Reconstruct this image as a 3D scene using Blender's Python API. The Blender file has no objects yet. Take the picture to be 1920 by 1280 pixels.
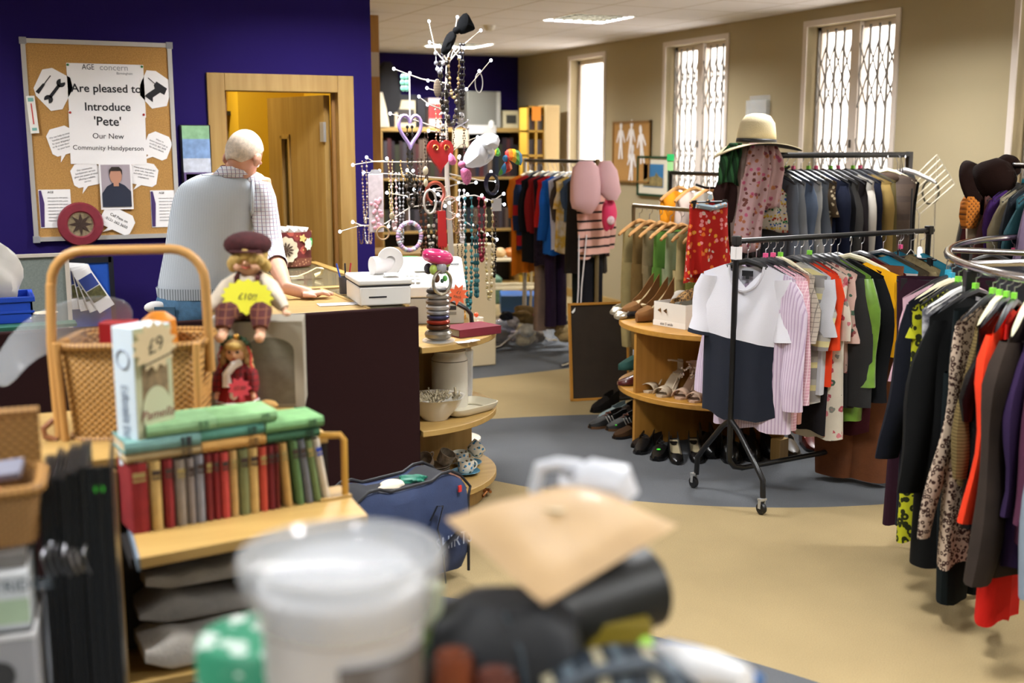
import bpy, bmesh, math, random
from mathutils import Vector, Matrix
SC = bpy.context.scene
COL = SC.collection
PI = math.pi
# ---------------------------------------------------------------- camera, world, exposure
CAM_H, FPX, PITCH, YAW = 1.70, 2133.33, math.atan(368/2133.33), math.radians(25.0)
FW = Vector((math.sin(YAW)*math.cos(PITCH), math.cos(YAW)*math.cos(PITCH), -math.sin(PITCH)))
RT = Vector((math.cos(YAW), -math.sin(YAW), 0)); UP = RT.cross(FW); EYE = Vector((0, 0, CAM_H))
cd = bpy.data.cameras.new('camera'); cam = bpy.data.objects.new('camera', cd); COL.objects.link(cam)
cd.sensor_width = 36; cd.lens = 40; cd.clip_start = .05
cam.matrix_world = Matrix.Translation(EYE) @ Matrix((RT, UP, -FW)).transposed().to_4x4()
cd.dof.use_dof = True; cd.dof.focus_distance = 5.3; cd.dof.aperture_fstop = 1.9
SC.camera = cam
W = bpy.data.worlds.new('world'); SC.world = W; W.use_nodes = True
W.node_tree.nodes['Background'].inputs[0].default_value = (.75, .85, 1, 1)
W.node_tree.nodes['Background'].inputs[1].default_value = 1.0
SC.view_settings.view_transform = 'Standard'; SC.view_settings.look = 'None'
SC.view_settings.gamma = 1; SC.view_settings.use_curve_mapping = False
SC.view_settings.exposure = 0.38
LAMP_W = 125        # watts of each ceiling fitting
BLIND_E = 3.8      # glow of the daylit window blinds
# ---------------------------------------------------------------- points from the photograph
def ray(x, y): return FW + RT*((x-960)/FPX) - UP*((y-640)/FPX)
def Zp(x, y, z): d = ray(x, y); return EYE + d*((z-CAM_H)/d.z)
def Yp(x, y, v): d = ray(x, y); return EYE + d*(v/d.y)
def Xp(x, y, v): d = ray(x, y); return EYE + d*(v/d.x)
def Dp(x, y, t): return EYE + ray(x, y)*t
def V(*a): return Vector(a)
# ---------------------------------------------------------------- materials
def hx(h, a=1):
    if not isinstance(h, str): return tuple(h) if len(h) == 4 else (*h, 1)
    h = h.lstrip('#'); o = []
    for i in (0, 2, 4):
        c = int(h[i:i+2], 16)/255; o.append(c/12.92 if c <= .04045 else ((c+.055)/1.055)**2.4)
    return (*o, a)
_M = {}
class NT:
    def __init__(s, m): s.t = m.node_tree; s.n = s.t.nodes
    def new(s, typ, **kw):
        n = s.n.new(typ)
        for k, v in kw.items():
            if k.startswith('i_'): n.inputs[int(k[2:])].default_value = v
            else: setattr(n, k, v)
        return n
    def ln(s, a, b): s.t.links.new(a, b)
    def math(s, op, a, b=None):
        n = s.new('ShaderNodeMath', operation=op)
        for k, v in enumerate((a, b)):
            if v is None: continue
            if hasattr(v, 'links'): s.ln(v, n.inputs[k])
            else: n.inputs[k].default_value = v
        return n.outputs[0]
    def mix(s, f, a, b):
        n = s.new('ShaderNodeMix', data_type='RGBA')
        for i, v in ((0, f), (6, a), (7, b)):
            if hasattr(v, 'links'): s.ln(v, n.inputs[i])
            else: n.inputs[i].default_value = v
        return n.outputs[2]
def mat(name, col='#808080', rough=.7, metal=0, var=0, vscale=6, bump=0, bscale=150, emit=0, alpha=1, trans=0, coat=0, sheen=0,
        pat=None, cols=(), scale=10, axis=0, spec=None):
    """one procedural material; pat = stripes / check / floral / leopard / dots / marble / wood / weave / tiles / hearts"""
    if name in _M: return _M[name]
    m = bpy.data.materials.new(name); m.use_nodes = True; _M[name] = m
    T = NT(m); b = T.n['Principled BSDF']; c = hx(col); b.inputs['Base Color'].default_value = c
    b.inputs['Roughness'].default_value = rough; b.inputs['Metallic'].default_value = metal
    if spec is not None: b.inputs['Specular IOR Level'].default_value = spec
    if trans: b.inputs['Transmission Weight'].default_value = trans
    if alpha < 1: b.inputs['Alpha'].default_value = alpha
    if coat: b.inputs['Coat Weight'].default_value = coat
    if sheen: b.inputs['Sheen Weight'].default_value = sheen
    if emit: b.inputs['Emission Color'].default_value = c; b.inputs['Emission Strength'].default_value = emit
    if not (var or bump or pat): return m
    tc = T.new('ShaderNodeTexCoord').outputs['Object']; out = None
    C = [hx(k) for k in cols]
    sep = T.new('ShaderNodeSeparateXYZ'); T.ln(tc, sep.inputs[0])
    def noise(sc, det=2): n = T.new('ShaderNodeTexNoise'); n.inputs['Scale'].default_value = sc; n.inputs['Detail'].default_value = det; T.ln(tc, n.inputs['Vector']); return n
    def voro(sc): n = T.new('ShaderNodeTexVoronoi'); n.inputs['Scale'].default_value = sc; T.ln(tc, n.inputs['Vector']); return n
    def ramp(fac, stops, interp='CONSTANT'):
        r = T.new('ShaderNodeValToRGB'); r.color_ramp.interpolation = interp; e = r.color_ramp.elements
        for i, (p, k) in enumerate(stops):
            q = e[i] if i < 2 else e.new(p)
            q.position = p; q.color = k
        T.ln(fac, r.inputs[0]); return r.outputs[0]
    if pat == 'stripes':
        f = T.math('FRACT', T.math('MULTIPLY', T.math('ADD', sep.outputs[axis], 50), scale))
        out = ramp(f, [(i/(len(C)+1)*1.0, k) for i, k in enumerate([c]+C)])
    elif pat == 'check':
        g = [T.math('LESS_THAN', T.math('FRACT', T.math('MULTIPLY', T.math('ADD', sep.outputs[a], 50), scale)), .14) for a in (axis, 2)]
        out = T.mix(T.math('MAXIMUM', g[0], g[1]), c, C[0])
        if len(C) > 1: out = T.mix(g[1], out, C[1])
    elif pat in ('floral', 'dots'):
        v = voro(scale); f = T.math('LESS_THAN', v.outputs['Distance'], .36 if pat == 'floral' else .3)
        if pat == 'floral':
            nz = noise(scale*4); f = T.math('LESS_THAN', T.math('ADD', v.outputs['Distance'], T.math('MULTIPLY', nz.outputs[0], .3)), .5)
        s2 = T.new('ShaderNodeSeparateColor'); T.ln(v.outputs['Color'], s2.inputs[0])
        k = ramp(s2.outputs[0], [(i/len(C), q) for i, q in enumerate(C)]) if len(C) > 1 else C[0]
        out = T.mix(f, c, k)
        if pat == 'floral':
            core = T.math('LESS_THAN', v.outputs['Distance'], .12); out = T.mix(core, out, C[-1])
    elif pat == 'leopard':
        v = voro(scale); a = T.math('GREATER_THAN', v.outputs['Distance'], .22); bb = T.math('LESS_THAN', v.outputs['Distance'], .5)
        out = T.mix(T.math('MULTIPLY', a, bb), c, C[0])
    elif pat == 'marble':
        n = noise(scale, 4); out = ramp(n.outputs[0], [(.3+.4*i/max(1, len(C)), k) for i, k in enumerate([c]+C)], 'LINEAR')
    elif pat == 'wood':
        mp = T.new('ShaderNodeMapping'); T.ln(tc, mp.inputs[0]); s3 = [scale*9]*3; s3[axis] = scale*.6; mp.inputs['Scale'].default_value = s3
        n = T.new('ShaderNodeTexNoise'); n.inputs['Scale'].default_value = 1; n.inputs['Detail'].default_value = 4; T.ln(mp.outputs[0], n.inputs['Vector'])
        out = ramp(n.outputs[0], [(.3, c), (.7, C[0])], 'LINEAR')
    elif pat == 'weave':
        u = T.math('SINE', T.math('MULTIPLY', sep.outputs[axis], scale)); w = T.math('SINE', T.math('MULTIPLY', sep.outputs[2], scale*1.1))
        f = T.math('ADD', T.math('MULTIPLY', T.math('MULTIPLY', u, w), .5), .5); out = ramp(f, [(.0, C[0]), (.45, c)], 'LINEAR')
        bp = T.new('ShaderNodeBump'); bp.inputs['Strength'].default_value = .8; bp.inputs['Distance'].default_value = .004; T.ln(f, bp.inputs['Height']); T.ln(bp.outputs[0], b.inputs['Normal']); bump = 0
    elif pat == 'hearts':
        f = T.math('FRACT', T.math('MULTIPLY', T.math('ADD', sep.outputs[2], 20), scale)); v = voro(scale*4.5)
        k = ramp(f, [(i/len(C), q) for i, q in enumerate(C)]); out = T.mix(T.math('LESS_THAN', v.outputs['Distance'], .42), c, k)
    if var:
        n = noise(vscale, 3); f = ramp(n.outputs[0], [(.25, (1-var,)*3+(1,)), (.75, (1+var*.3,)*3+(1,))], 'LINEAR')
        mm = T.new('ShaderNodeMix', data_type='RGBA', blend_type='MULTIPLY'); mm.inputs[0].default_value = 1
        if out is None: mm.inputs[6].default_value = c
        else: T.ln(out, mm.inputs[6])
        T.ln(f, mm.inputs[7]); out = mm.outputs[2]
    if out is not None: T.ln(out, b.inputs['Base Color'])
    if bump:
        n = noise(bscale, 2); bp = T.new('ShaderNodeBump'); bp.inputs['Strength'].default_value = bump; bp.inputs['Distance'].default_value = .003
        T.ln(n.outputs[0], bp.inputs['Height']); T.ln(bp.outputs[0], b.inputs['Normal'])
    return m
def cloth(col, **k):
    kw = dict(rough=.9, bump=.25, bscale=260, var=.12, vscale=9, spec=.15); kw.update(k)
    key = 'cloth_%s_%s' % (col.lstrip('#'), '_'.join(str(v) for v in k.values()).replace('#', '').replace(' ', ''))
    return mat(key[:60], col, **kw)
def plain(col, rough=.5, **k): return mat('m_%s_%s_%s' % (col.lstrip('#'), rough, '_'.join(str(v) for v in k.values())), col, rough=rough, **k)
# ---------------------------------------------------------------- mesh building
class MB:
    def __init__(s): s.v = []; s.f = []; s.mi = []; s.cur = 0
    def add(s, vs, fs, M=None):
        o = len(s.v); s.v += [(M @ Vector(p) if M else Vector(p)) for p in vs]
        for f in fs: s.f.append([i+o for i in f]); s.mi.append(s.cur)
        return s
    def box(s, a, b, M=None):
        x0, y0, z0 = a; x1, y1, z1 = b
        return s.add([(x0,y0,z0),(x1,y0,z0),(x1,y1,z0),(x0,y1,z0),(x0,y0,z1),(x1,y0,z1),(x1,y1,z1),(x0,y1,z1)],
                     [(0,3,2,1),(4,5,6,7),(0,1,5,4),(1,2,6,5),(2,3,7,6),(3,0,4,7)], M)
    def loft(s, rings, closed=True, caps=True, M=None):
        n = len(rings[0]); vs = [p for r in rings for p in r]; fs = []
        for j in range(len(rings)-1):
            for i in range(n if closed else n-1):
                k = (i+1) % n; fs.append((j*n+i, j*n+k, (j+1)*n+k, (j+1)*n+i))
        if caps and closed: fs.append(tuple(reversed(range(n)))); fs.append(tuple((len(rings)-1)*n+i for i in range(n)))
        return s.add(vs, fs, M)
    def tube(s, pts, r, n=8, caps=True, flat=1.0):
        pts = [Vector(p) for p in pts]; R = r if isinstance(r, (list, tuple)) else [r]*len(pts); rings = []; u = None
        for i, p in enumerate(pts):
            d = (pts[min(i+1, len(pts)-1)]-pts[max(i-1, 0)]).normalized()
            if u is None: u = d.orthogonal().normalized() if abs(d.z) > .95 or flat == 1 else d.cross(V(0,0,1)).normalized()
            u = (u-d*u.dot(d)).normalized(); w = d.cross(u)
            rings.append([p+(u*math.cos(a)+w*math.sin(a)*flat)*R[i] for a in [2*PI*k/n for k in range(n)]])
        return s.loft(rings, True, caps)
    def rod(s, a, b, r, n=8): return s.tube([a, b], r, n)
    def lathe(s, prof, n=24, M=None, a0=0, a1=2*PI, wob=None):
        full = abs(a1-a0-2*PI) < 1e-6; m = n if full else n+1; vs = []; fs = []
        for i in range(m):
            a = a0+(a1-a0)*i/n
            for (r, z) in prof:
                q = r*(wob(a, z) if wob else 1); vs.append((q*math.cos(a), q*math.sin(a), z))
        k = len(prof)
        for i in range(n):
            j = (i+1) % m
            for q in range(k-1): fs.append((i*k+q, j*k+q, j*k+q+1, i*k+q+1))
        return s.add(vs, fs, M)
    def ball(s, c, r, n=10, m=7):
        rx, ry, rz = r if isinstance(r, (tuple, list)) else (r, r, r); c = Vector(c); vs = [c+V(0,0,rz)]; fs = []
        for j in range(1, m):
            t = PI*j/m
            for i in range(n): a = 2*PI*i/n; vs.append(c+V(rx*math.sin(t)*math.cos(a), ry*math.sin(t)*math.sin(a), rz*math.cos(t)))
        vs.append(c-V(0,0,rz)); L = len(vs)-1
        for i in range(n):
            k = (i+1) % n; fs.append((0, 1+i, 1+k)); fs.append((L, L-n+k, L-n+i))
            for j in range(m-2): fs.append((1+j*n+i, 1+(j+1)*n+i, 1+(j+1)*n+k, 1+j*n+k))
        return s.add(vs, fs)
    def prism(s, poly, z0, z1, M=None):
        n = len(poly); vs = [(x, y, z0) for x, y in poly]+[(x, y, z1) for x, y in poly]
        return s.add(vs, [tuple(reversed(range(n))), tuple(range(n, 2*n))]+[(i, (i+1) % n, n+(i+1) % n, n+i) for i in range(n)], M)
    def mesh(s, name, mats, smooth=True):
        me = bpy.data.meshes.new(name); me.from_pydata([tuple(p) for p in s.v], [], s.f)
        for m in (mats if isinstance(mats, (list, tuple)) else [mats]): me.materials.append(m)
        if max(s.mi, default=0): me.polygons.foreach_set('material_index', s.mi)
        bm = bmesh.new(); bm.from_mesh(me); bmesh.ops.recalc_face_normals(bm, faces=bm.faces)
        for e in bm.edges:
            e.smooth = not (len(e.link_faces) == 2 and e.calc_face_angle(0) > .7)
        for f in bm.faces: f.smooth = smooth
        bm.to_mesh(me); bm.free(); return me
def obj(name, mb, mats, parent=None, label=None, loc=None, rot=None, bev=0, sub=0, solid=0, smooth=True, kind=None):
    me = mb if isinstance(mb, bpy.types.Mesh) else mb.mesh(name, mats, smooth)
    o = bpy.data.objects.new(name, me); COL.objects.link(o)
    if parent: o.parent = parent
    if loc is not None: o.location = loc
    if rot is not None: o.rotation_euler = rot
    if label: o['label'] = label
    if kind: o['kind'] = kind
    if solid: md = o.modifiers.new('thick', 'SOLIDIFY'); md.thickness = solid; md.offset = 0
    if bev: md = o.modifiers.new('bevel', 'BEVEL'); md.width = bev; md.segments = 2; md.limit_method = 'ANGLE'; md.harden_normals = False
    if sub: md = o.modifiers.new('sub', 'SUBSURF'); md.levels = sub; md.render_levels = sub
    return o
def tag(o, label, cat, group=None):
    o['label'] = label; o['category'] = cat
    if group: o['group'] = group
    return o
def thing(name, label, cat, loc=(0, 0, 0), rz=0, group=None, rot=None):
    o = bpy.data.objects.new(name, None); COL.objects.link(o); o.empty_display_size = .05
    o.location = loc; o.rotation_euler = rot if rot else (0, 0, rz); return tag(o, label, cat, group)
def solo(name, mb, mats, label, cat, loc=(0, 0, 0), rz=0, group=None, rot=None, **k):
    return tag(obj(name, mb, mats, loc=loc, rot=rot if rot else (0, 0, rz), **k), label, cat, group)
def struct(name, mb, mats, **k): return obj(name, mb, mats, kind='structure', **k)
def text(s, size, mt, parent=None, loc=(0, 0, 0), rot=(PI/2, 0, 0), name='lettering', align='CENTER', ext=.0004, sx=1.0, label=None, shear=0, bold=0):
    c = bpy.data.curves.new(name, 'FONT'); c.body = s; c.size = size; c.align_x = align; c.align_y = 'CENTER'; c.extrude = ext; c.shear = shear; c.offset = bold
    c.resolution_u = 3; q = bpy.data.objects.new(name, c); COL.objects.link(q); bpy.context.view_layer.update()
    me = bpy.data.meshes.new_from_object(q.evaluated_get(bpy.context.evaluated_depsgraph_get())); bpy.data.objects.remove(q); bpy.data.curves.remove(c)
    me.materials.clear(); me.materials.append(mt); me.name = name
    o = bpy.data.objects.new(name, me); COL.objects.link(o); o.parent = parent; o.location = loc; o.rotation_euler = rot; o.scale = (sx, 1, 1)
    if label: o['label'] = label
    return o
def copy_tree(o, parent=None):
    c = o.copy(); COL.objects.link(c)
    if parent: c.parent = parent; c.matrix_parent_inverse = o.matrix_parent_inverse
    for ch in list(o.children): copy_tree(ch, c)
    return c
def arc(c, r, a0, a1, n=12, ax='xz'):
    o = []
    for i in range(n+1):
        a = a0+(a1-a0)*i/n; u, w = r*math.cos(a), r*math.sin(a)
        o.append(Vector(c)+(V(u, 0, w) if ax == 'xz' else V(u, w, 0) if ax == 'xy' else V(0, u, w)))
    return o
# ---------------------------------------------------------------- shared materials
BEECH = mat('beech', '#b09054', .45, pat='wood', cols=('#a08046',), scale=4, axis=0)
BEECHV = mat('beech_upright', '#a8874e', .45, pat='wood', cols=('#93733e',), scale=4, axis=2)
DOORWOOD = mat('door_wood', '#a2834c', .45, pat='wood', cols=('#8e6e3a',), scale=3, axis=2)
WHITE = plain('#e8e6e0', .5); PAPER = mat('paper', '#eceaea', .8); BLACK = plain('#0d0d0f', .45); BLACKM = mat('black_steel', '#101113', .35, spec=.5)
CHROME = mat('chrome', '#c9c9cc', .16, metal=1); STEEL = mat('wire', '#b9b9bd', .3, metal=1); SILVER = mat('silver_paint', '#b9bab8', .35, metal=.6)
INK = plain('#1b1b20', .8); CORK = mat('cork', '#b5884a', .95, var=.35, vscale=160, bump=.3, bscale=300)
GLASS = mat('glass', '#ffffff', .03, trans=1, alpha=.25, spec=.5)
SKIN = mat('skin', '#c98d72', .55, var=.12, vscale=25); WICK = mat('wicker', '#b08446', .6, pat='weave', cols=('#4a2e12',), scale=330)
CANE = plain('#b88a4e', .45); GOLD = mat('gold', '#c89b50', .3, metal=1); CLEAR = mat('clear_plastic', '#e9eef0', .12, alpha=.3, spec=.8)
GREENDOT = plain('#3fd02f', .6); PINKSTAR = plain('#f0507a', .7); YELSTAR = plain('#f0ee3a', .7)
# ================================================================ THE SETTING
CEIL, XW, YR, YN, XC = 2.75, 6.05, 12.8, 6.83, 2.236
# carpet: beige with broad grey-blue arcs
fm = mat('carpet', '#b79a6c', .98, spec=.05); T = NT(fm); b = T.n['Principled BSDF']
tc = T.new('ShaderNodeTexCoord').outputs['Object']; sp = T.new('ShaderNodeSeparateXYZ'); T.ln(tc, sp.inputs[0])
def disc(cx, cy, r):
    dx = T.math('SUBTRACT', sp.outputs[0], cx); dy = T.math('SUBTRACT', sp.outputs[1], cy)
    d = T.math('SQRT', T.math('ADD', T.math('MULTIPLY', dx, dx), T.math('MULTIPLY', dy, dy))); return T.math('LESS_THAN', d, r)
inner = T.math('MULTIPLY', disc(4.37, 6.32, 2.37), disc(2.09, 2.17, 4.28))
back = T.math('MULTIPLY', disc(3.01, 15.78, 8.2), T.math('SUBTRACT', 1, disc(3.6, 11.6, 2.5)))
near = disc(-1.11, 1.1, 3.79)
f = T.math('MAXIMUM', T.math('MAXIMUM', inner, near), back)
n1 = T.new('ShaderNodeTexNoise'); n1.inputs['Scale'].default_value = 220; T.ln(tc, n1.inputs['Vector'])
n2 = T.new('ShaderNodeTexNoise'); n2.inputs['Scale'].default_value = 2.2; n2.inputs['Detail'].default_value = 5; T.ln(tc, n2.inputs['Vector'])
col = T.mix(f, hx('#91805e'), hx('#55575a'))
sh = T.math('ADD', T.math('MULTIPLY', n1.outputs[0], .5), T.math('MULTIPLY', n2.outputs[0], .35)); sh = T.math('ADD', sh, .57)
mm = T.new('ShaderNodeMix', data_type='RGBA', blend_type='MULTIPLY'); mm.inputs[0].default_value = 1; T.ln(col, mm.inputs[6]); T.ln(sh, mm.inputs[7])
T.ln(mm.outputs[2], b.inputs['Base Color']); bp = T.new('ShaderNodeBump'); bp.inputs['Strength'].default_value = .5; bp.inputs['Distance'].default_value = .004
T.ln(n1.outputs[0], bp.inputs['Height']); T.ln(bp.outputs[0], b.inputs['Normal'])
struct('floor', MB().box((-3, -3, -.1), (XW+.2, YR+.1, 0)), fm)
# ceiling of square tiles
cm = mat('ceiling_tile', '#e4e3e6', .9); T = NT(cm); b = T.n['Principled BSDF']; tc = T.new('ShaderNodeTexCoord').outputs['Object']
sp = T.new('ShaderNodeSeparateXYZ'); T.ln(tc, sp.inputs[0])
g = [T.math('LESS_THAN', T.math('FRACT', T.math('MULTIPLY', T.math('ADD', sp.outputs[a], o), 1/.6)), .022) for a, o in ((0, 60-4.46), (1, 60-8.39))]
T.ln(T.mix(T.math('MAXIMUM', g[0], g[1]), hx('#e4e3e6'), hx('#b3ab9e')), b.inputs['Base Color'])
spots = [(4.76, 8.69), (4.76, 11.55), (4.76, 5.7), (4.76, 2.7), (4.76, -.3), (1.9, 5.7), (1.9, 2.7), (1.9, -.3), (-.9, 5.7), (-.9, 2.7), (-.9, -.3)]
xs = sorted({-3, XW+.2}|{round(x+d, 3) for x, y in spots for d in (-.3, .3)}); ys = sorted({-3, YR+.1}|{round(y+d, 3) for x, y in spots for d in (-.3, .3)})
w = MB().box((-3, -3, CEIL+.1), (XW+.2, YR+.1, CEIL+.15))
for xa, xb in zip(xs, xs[1:]):
    for ya, yb in zip(ys, ys[1:]):
        if not any(abs((xa+xb)/2-x) < .05 and abs((ya+yb)/2-y) < .05 for x, y in spots): w.box((xa, ya, CEIL), (xb, yb, CEIL+.1))
struct('ceiling', w, cm)
PURP = mat('purple_paint', '#1f1450', .9, spec=.12, bump=.15, bscale=90); CREAM = mat('cream_paint', '#a3977a', .9, spec=.15, bump=.1, bscale=60); CREAM2 = mat('store_paint', '#e0b832', .85)
DX0, DX1, DH = .985, 2.055, 2.11   # door frame, outer
DX0 = Yp(386, 140, YN).x; DX1 = Yp(661, 143, YN).x; DH = Yp(660, 143, YN).z
w = MB().box((-3, YN, 0), (DX0+.02, YN+.1, CEIL)).box((DX1-.02, YN, 0), (XC, YN+.1, CEIL)).box((DX0+.02, YN, DH-.02), (DX1-.02, YN+.1, CEIL))
struct('wall_front', w, PURP)
struct('wall_side', MB().box((XC-.1, YN+.1, 0), (XC, YR, CEIL)), CREAM2)
struct('wall_rear', MB().box((-3, YR, 0), (XW+.2, YR+.1, CEIL)), PURP)
struct('wall_left', MB().box((-3.1, -3, 0), (-3, YR, CEIL)), CREAM)
struct('wall_back', MB().box((-3, -3.1, 0), (XW+.2, -3, CEIL)), CREAM)
# storeroom behind the door
struct('wall_store', MB().box((-.6, 8.9, 0), (XC-.1, 9, CEIL)).box((-.7, YN+.1, 0), (-.6, 9, CEIL)), CREAM2)
struct('wall_partition', MB().box((Yp(450, 300, 8.05).x, 8.05, 0), (Yp(525, 300, 8.05).x+.25, 8.9, CEIL)), CREAM2)
# window wall with its openings
WT, WB = 2.62, .85
WINS = [(10.69, 11.44), (8.52, 9.49), (6.46, 7.43), (4.40, 5.37), (2.34, 3.31), (.28, 1.25), (-1.8, -.8)]
w = MB(); y = -3
for a, c in sorted(WINS):
    w.box((XW, y, 0), (XW+.2, a, CEIL)); w.box((XW, a, 0), (XW+.2, c, WB)); w.box((XW, a, WT), (XW+.2, c, CEIL)); y = c
w.box((XW, y, 0), (XW+.2, YR, CEIL)); struct('wall_right', w, CREAM)
struct('baseboard_front', MB().box((-3, YN-.015, 0), (DX0, YN, .09)), BEECH)
struct('baseboard_right', MB().box((XW-.015, -3, 0), (XW, YR, .09)), BEECH)
WFR = plain('#cfc6bd', .45); GRILL = plain('#6a6660', .4, metal=.2)
BLIND = mat('daylit_blind', '#fff6ea', .8, emit=BLIND_E); T = NT(BLIND)
nz = T.new('ShaderNodeTexCoord'); mp = T.new('ShaderNodeSeparateXYZ'); T.ln(nz.outputs['Object'], mp.inputs[0])
nn = T.new('ShaderNodeTexNoise'); nn.inputs['Scale'].default_value = 3.5; T.ln(nz.outputs['Object'], nn.inputs['Vector'])
T.ln(T.mix(nn.outputs[0], hx('#ffeedd'), hx('#fffdfa')), T.n['Principled BSDF'].inputs['Emission Color'])
for i, (a, c) in enumerate(WINS):
    o = struct('window_%d' % (i+1), MB().box((XW+.10, a, WB), (XW+.15, a+.05, WT)).box((XW+.10, c-.05, WB), (XW+.15, c, WT)).box((XW+.10, a, WT-.05), (XW+.15, c, WT)).box((XW+.10, a, WB), (XW+.15, c, WB+.05)), WFR, bev=.004)
    obj('window_sill', MB().box((XW-.03, a-.03, WB-.03), (XW+.15, c+.03, WB)), WFR, o, bev=.005)
    obj('architrave', MB().box((XW-.012, a-.045, WB), (XW, a, WT)).box((XW-.012, c, WB), (XW, c+.045, WT)).box((XW-.012, a-.045, WT), (XW, c+.045, WT+.045)), WFR, o)
    nsl = 10; s = MB()
    for k in range(nsl):
        y0 = a+.05+(c-a-.1)*k/nsl; y1 = y0+(c-a-.1)/nsl*.97
        s.box((XW+.155, y0, WB+.05), (XW+.160, y1, WT-.05))
    obj('blind', s, BLIND, o)
    obj('pane', MB().box((XW+.12, a+.05, WB+.05), (XW+.123, c-.05, WT-.05)), GLASS, o)
    if i == 0: continue
    m = (a+c)/2
    obj('mullion', MB().box((XW+.055, m-.045, WB), (XW+.152, m+.045, WT)), WFR, o, bev=.004)
    obj('catch', MB().box((XW+.04, m-.006, 1.68), (XW+.055, m+.006, 1.74)), plain('#4a4640', .5), o)
    for h0, h1 in ((a+.05, m-.045), (m+.045, c-.05)):
        gr = MB(); nb = 4; dy = (h1-h0)/nb; xg = XW+.07
        for k in range(nb+1):
            yy = h0+dy*k
            for q in (-.007, .007): gr.box((xg, yy+q-.003, WB+.03), (xg+.008, yy+q+.003, WT-.03))
        zs = [1.03, 1.51, 2.22]
        for z in zs:
            for k in range(nb):
                ya, yb = h0+dy*k, h0+dy*(k+1); half = .24
                gr.tube([(xg-.003, ya, z-half), (xg-.003, yb, z), (xg-.003, ya, z+half)], .006, 4)
                gr.tube([(xg-.006, yb, z-half), (xg-.006, ya, z), (xg-.006, yb, z+half)], .006, 4)
        obj('security_grille', gr, GRILL, o)
# door frame, door
fr = MB(); t = .10
fr.box((DX0, YN-.02, 0), (DX0+t, YN+.12, DH)).box((DX1-t, YN-.02, 0), (DX1, YN+.12, DH)).box((DX0+t, YN-.02, DH-t), (DX1-t, YN+.12, DH))
struct('trim_1', fr, DOORWOOD, bev=.004)
obj('door_stop', MB().box((DX1-t-.02, YN+.05, 0), (DX1-t, YN+.08, DH-t)).box((DX0+t, YN+.05, 0), (DX0+t+.02, YN+.08, DH-t)), mat('door_dark', '#7a5526', .5), bpy.data.objects['trim_1'])
dw = DX1-DX0-2*t-.02
DR = struct('door_1', MB().box((-dw, -.022, .01), (-.45*dw-.30*dw, .022, DH-t-.01)).box((-.62*dw, -.022, .01), (0, .022, DH-t-.01)).box((-.75*dw, -.022, .01), (-.62*dw, .022, .62)).box((-.75*dw, -.022, 1.74), (-.62*dw, .022, DH-t-.01)), DOORWOOD, loc=(DX1-t-.03, YN+.13, 0), rot=(0, 0, -math.radians(72)))
# vision slot: surround and pane
obj('slot_beading', MB().box((-.77*dw, -.03, .60), (-.74*dw, .03, 1.76)).box((-.63*dw, -.03, .60), (-.60*dw, .03, 1.76)).box((-.77*dw, -.03, 1.74), (-.60*dw, .03, 1.77)).box((-.77*dw, -.03, .59), (-.60*dw, .03, .62)), BEECHV, DR)
obj('slot_pane', MB().box((-.75*dw, -.004, .62), (-.62*dw, .004, 1.74)), mat('dark_pane', '#5a4a20', .08, spec=.6), DR)
for z in (.3, 1.72): obj('hinge', MB().box((-.03, -.034, z), (.02, -.022, z+.12)).rod((.012, -.03, z), (.012, -.03, z+.12), .008), SILVER, DR, 'silver hinge')
# ceiling fittings: visible two, and the rest of the same grid
LOUV = mat('louvre', '#1d1b15', .8, spec=.03); TUBE = mat('lit_tube', '#fff3da', .5, emit=3)
names = {0: 'square louvred ceiling light nearer the camera above the clothes racks', 1: 'square louvred ceiling light farther away near the back purple wall'}
for i, (x, y) in enumerate(spots):
    t = thing('ceiling_light', names.get(i, 'square louvred ceiling light overhead outside the picture'), 'ceiling light', (x, y, CEIL), group='ceiling lights')
    obj('frame', MB().box((-.3, -.3, -.004), (.3, -.28, .03)).box((-.3, .28, -.004), (.3, .3, .03)).box((-.3, -.28, -.004), (-.28, .28, .03)).box((.28, -.28, -.004), (.3, .28, .03)), WHITE, t)
    l = MB()
    for q in (-.187, -.093, 0, .093, .187): l.box((q-.006, -.28, 0), (q+.006, .28, .024)).box((-.28, q-.006, 0), (.28, q+.006, .024))
    obj('louvre', l, LOUV, t)
    obj('tubes', MB().box((-.28, -.28, .085), (.28, .28, .09)), TUBE, t)
    L = bpy.data.lights.new('fitting_light', 'AREA'); L.energy = LAMP_W; L.size = .52; L.color = (.98, .985, 1)
    lo = bpy.data.objects.new('fitting_light', L); COL.objects.link(lo); lo.parent = t; lo.location = (0, 0, .08)
L = bpy.data.lights.new('store_lamp', 'AREA'); L.energy = 22; L.size = .4; L.color = (1, .80, .35)
st = thing('store_light', 'ceiling light inside the yellow storeroom behind the door', 'ceiling light', (1.0, 7.7, CEIL))
obj('disc', MB().lathe([(0, -.05), (.14, -.045), (.16, -.02), (.16, 0)], 20), TUBE, st)
lo = bpy.data.objects.new('store_lamp', L); COL.objects.link(lo); lo.parent = st; lo.location = (0, 0, -.08)
solo('smoke_detector', MB().lathe([(0, -.045), (.03, -.045), (.05, -.02), (.055, 0)], 18), WHITE, 'round white smoke detector on the ceiling beside the twig tree top', 'smoke detector', Zp(918, 48, CEIL-.001))
# ---------------------------------------------------------------- things on the walls
def wallx(x, y): return Xp(x, y, XW)
def board_on_wall(name, label, a, c, z0, z1): pass
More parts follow.
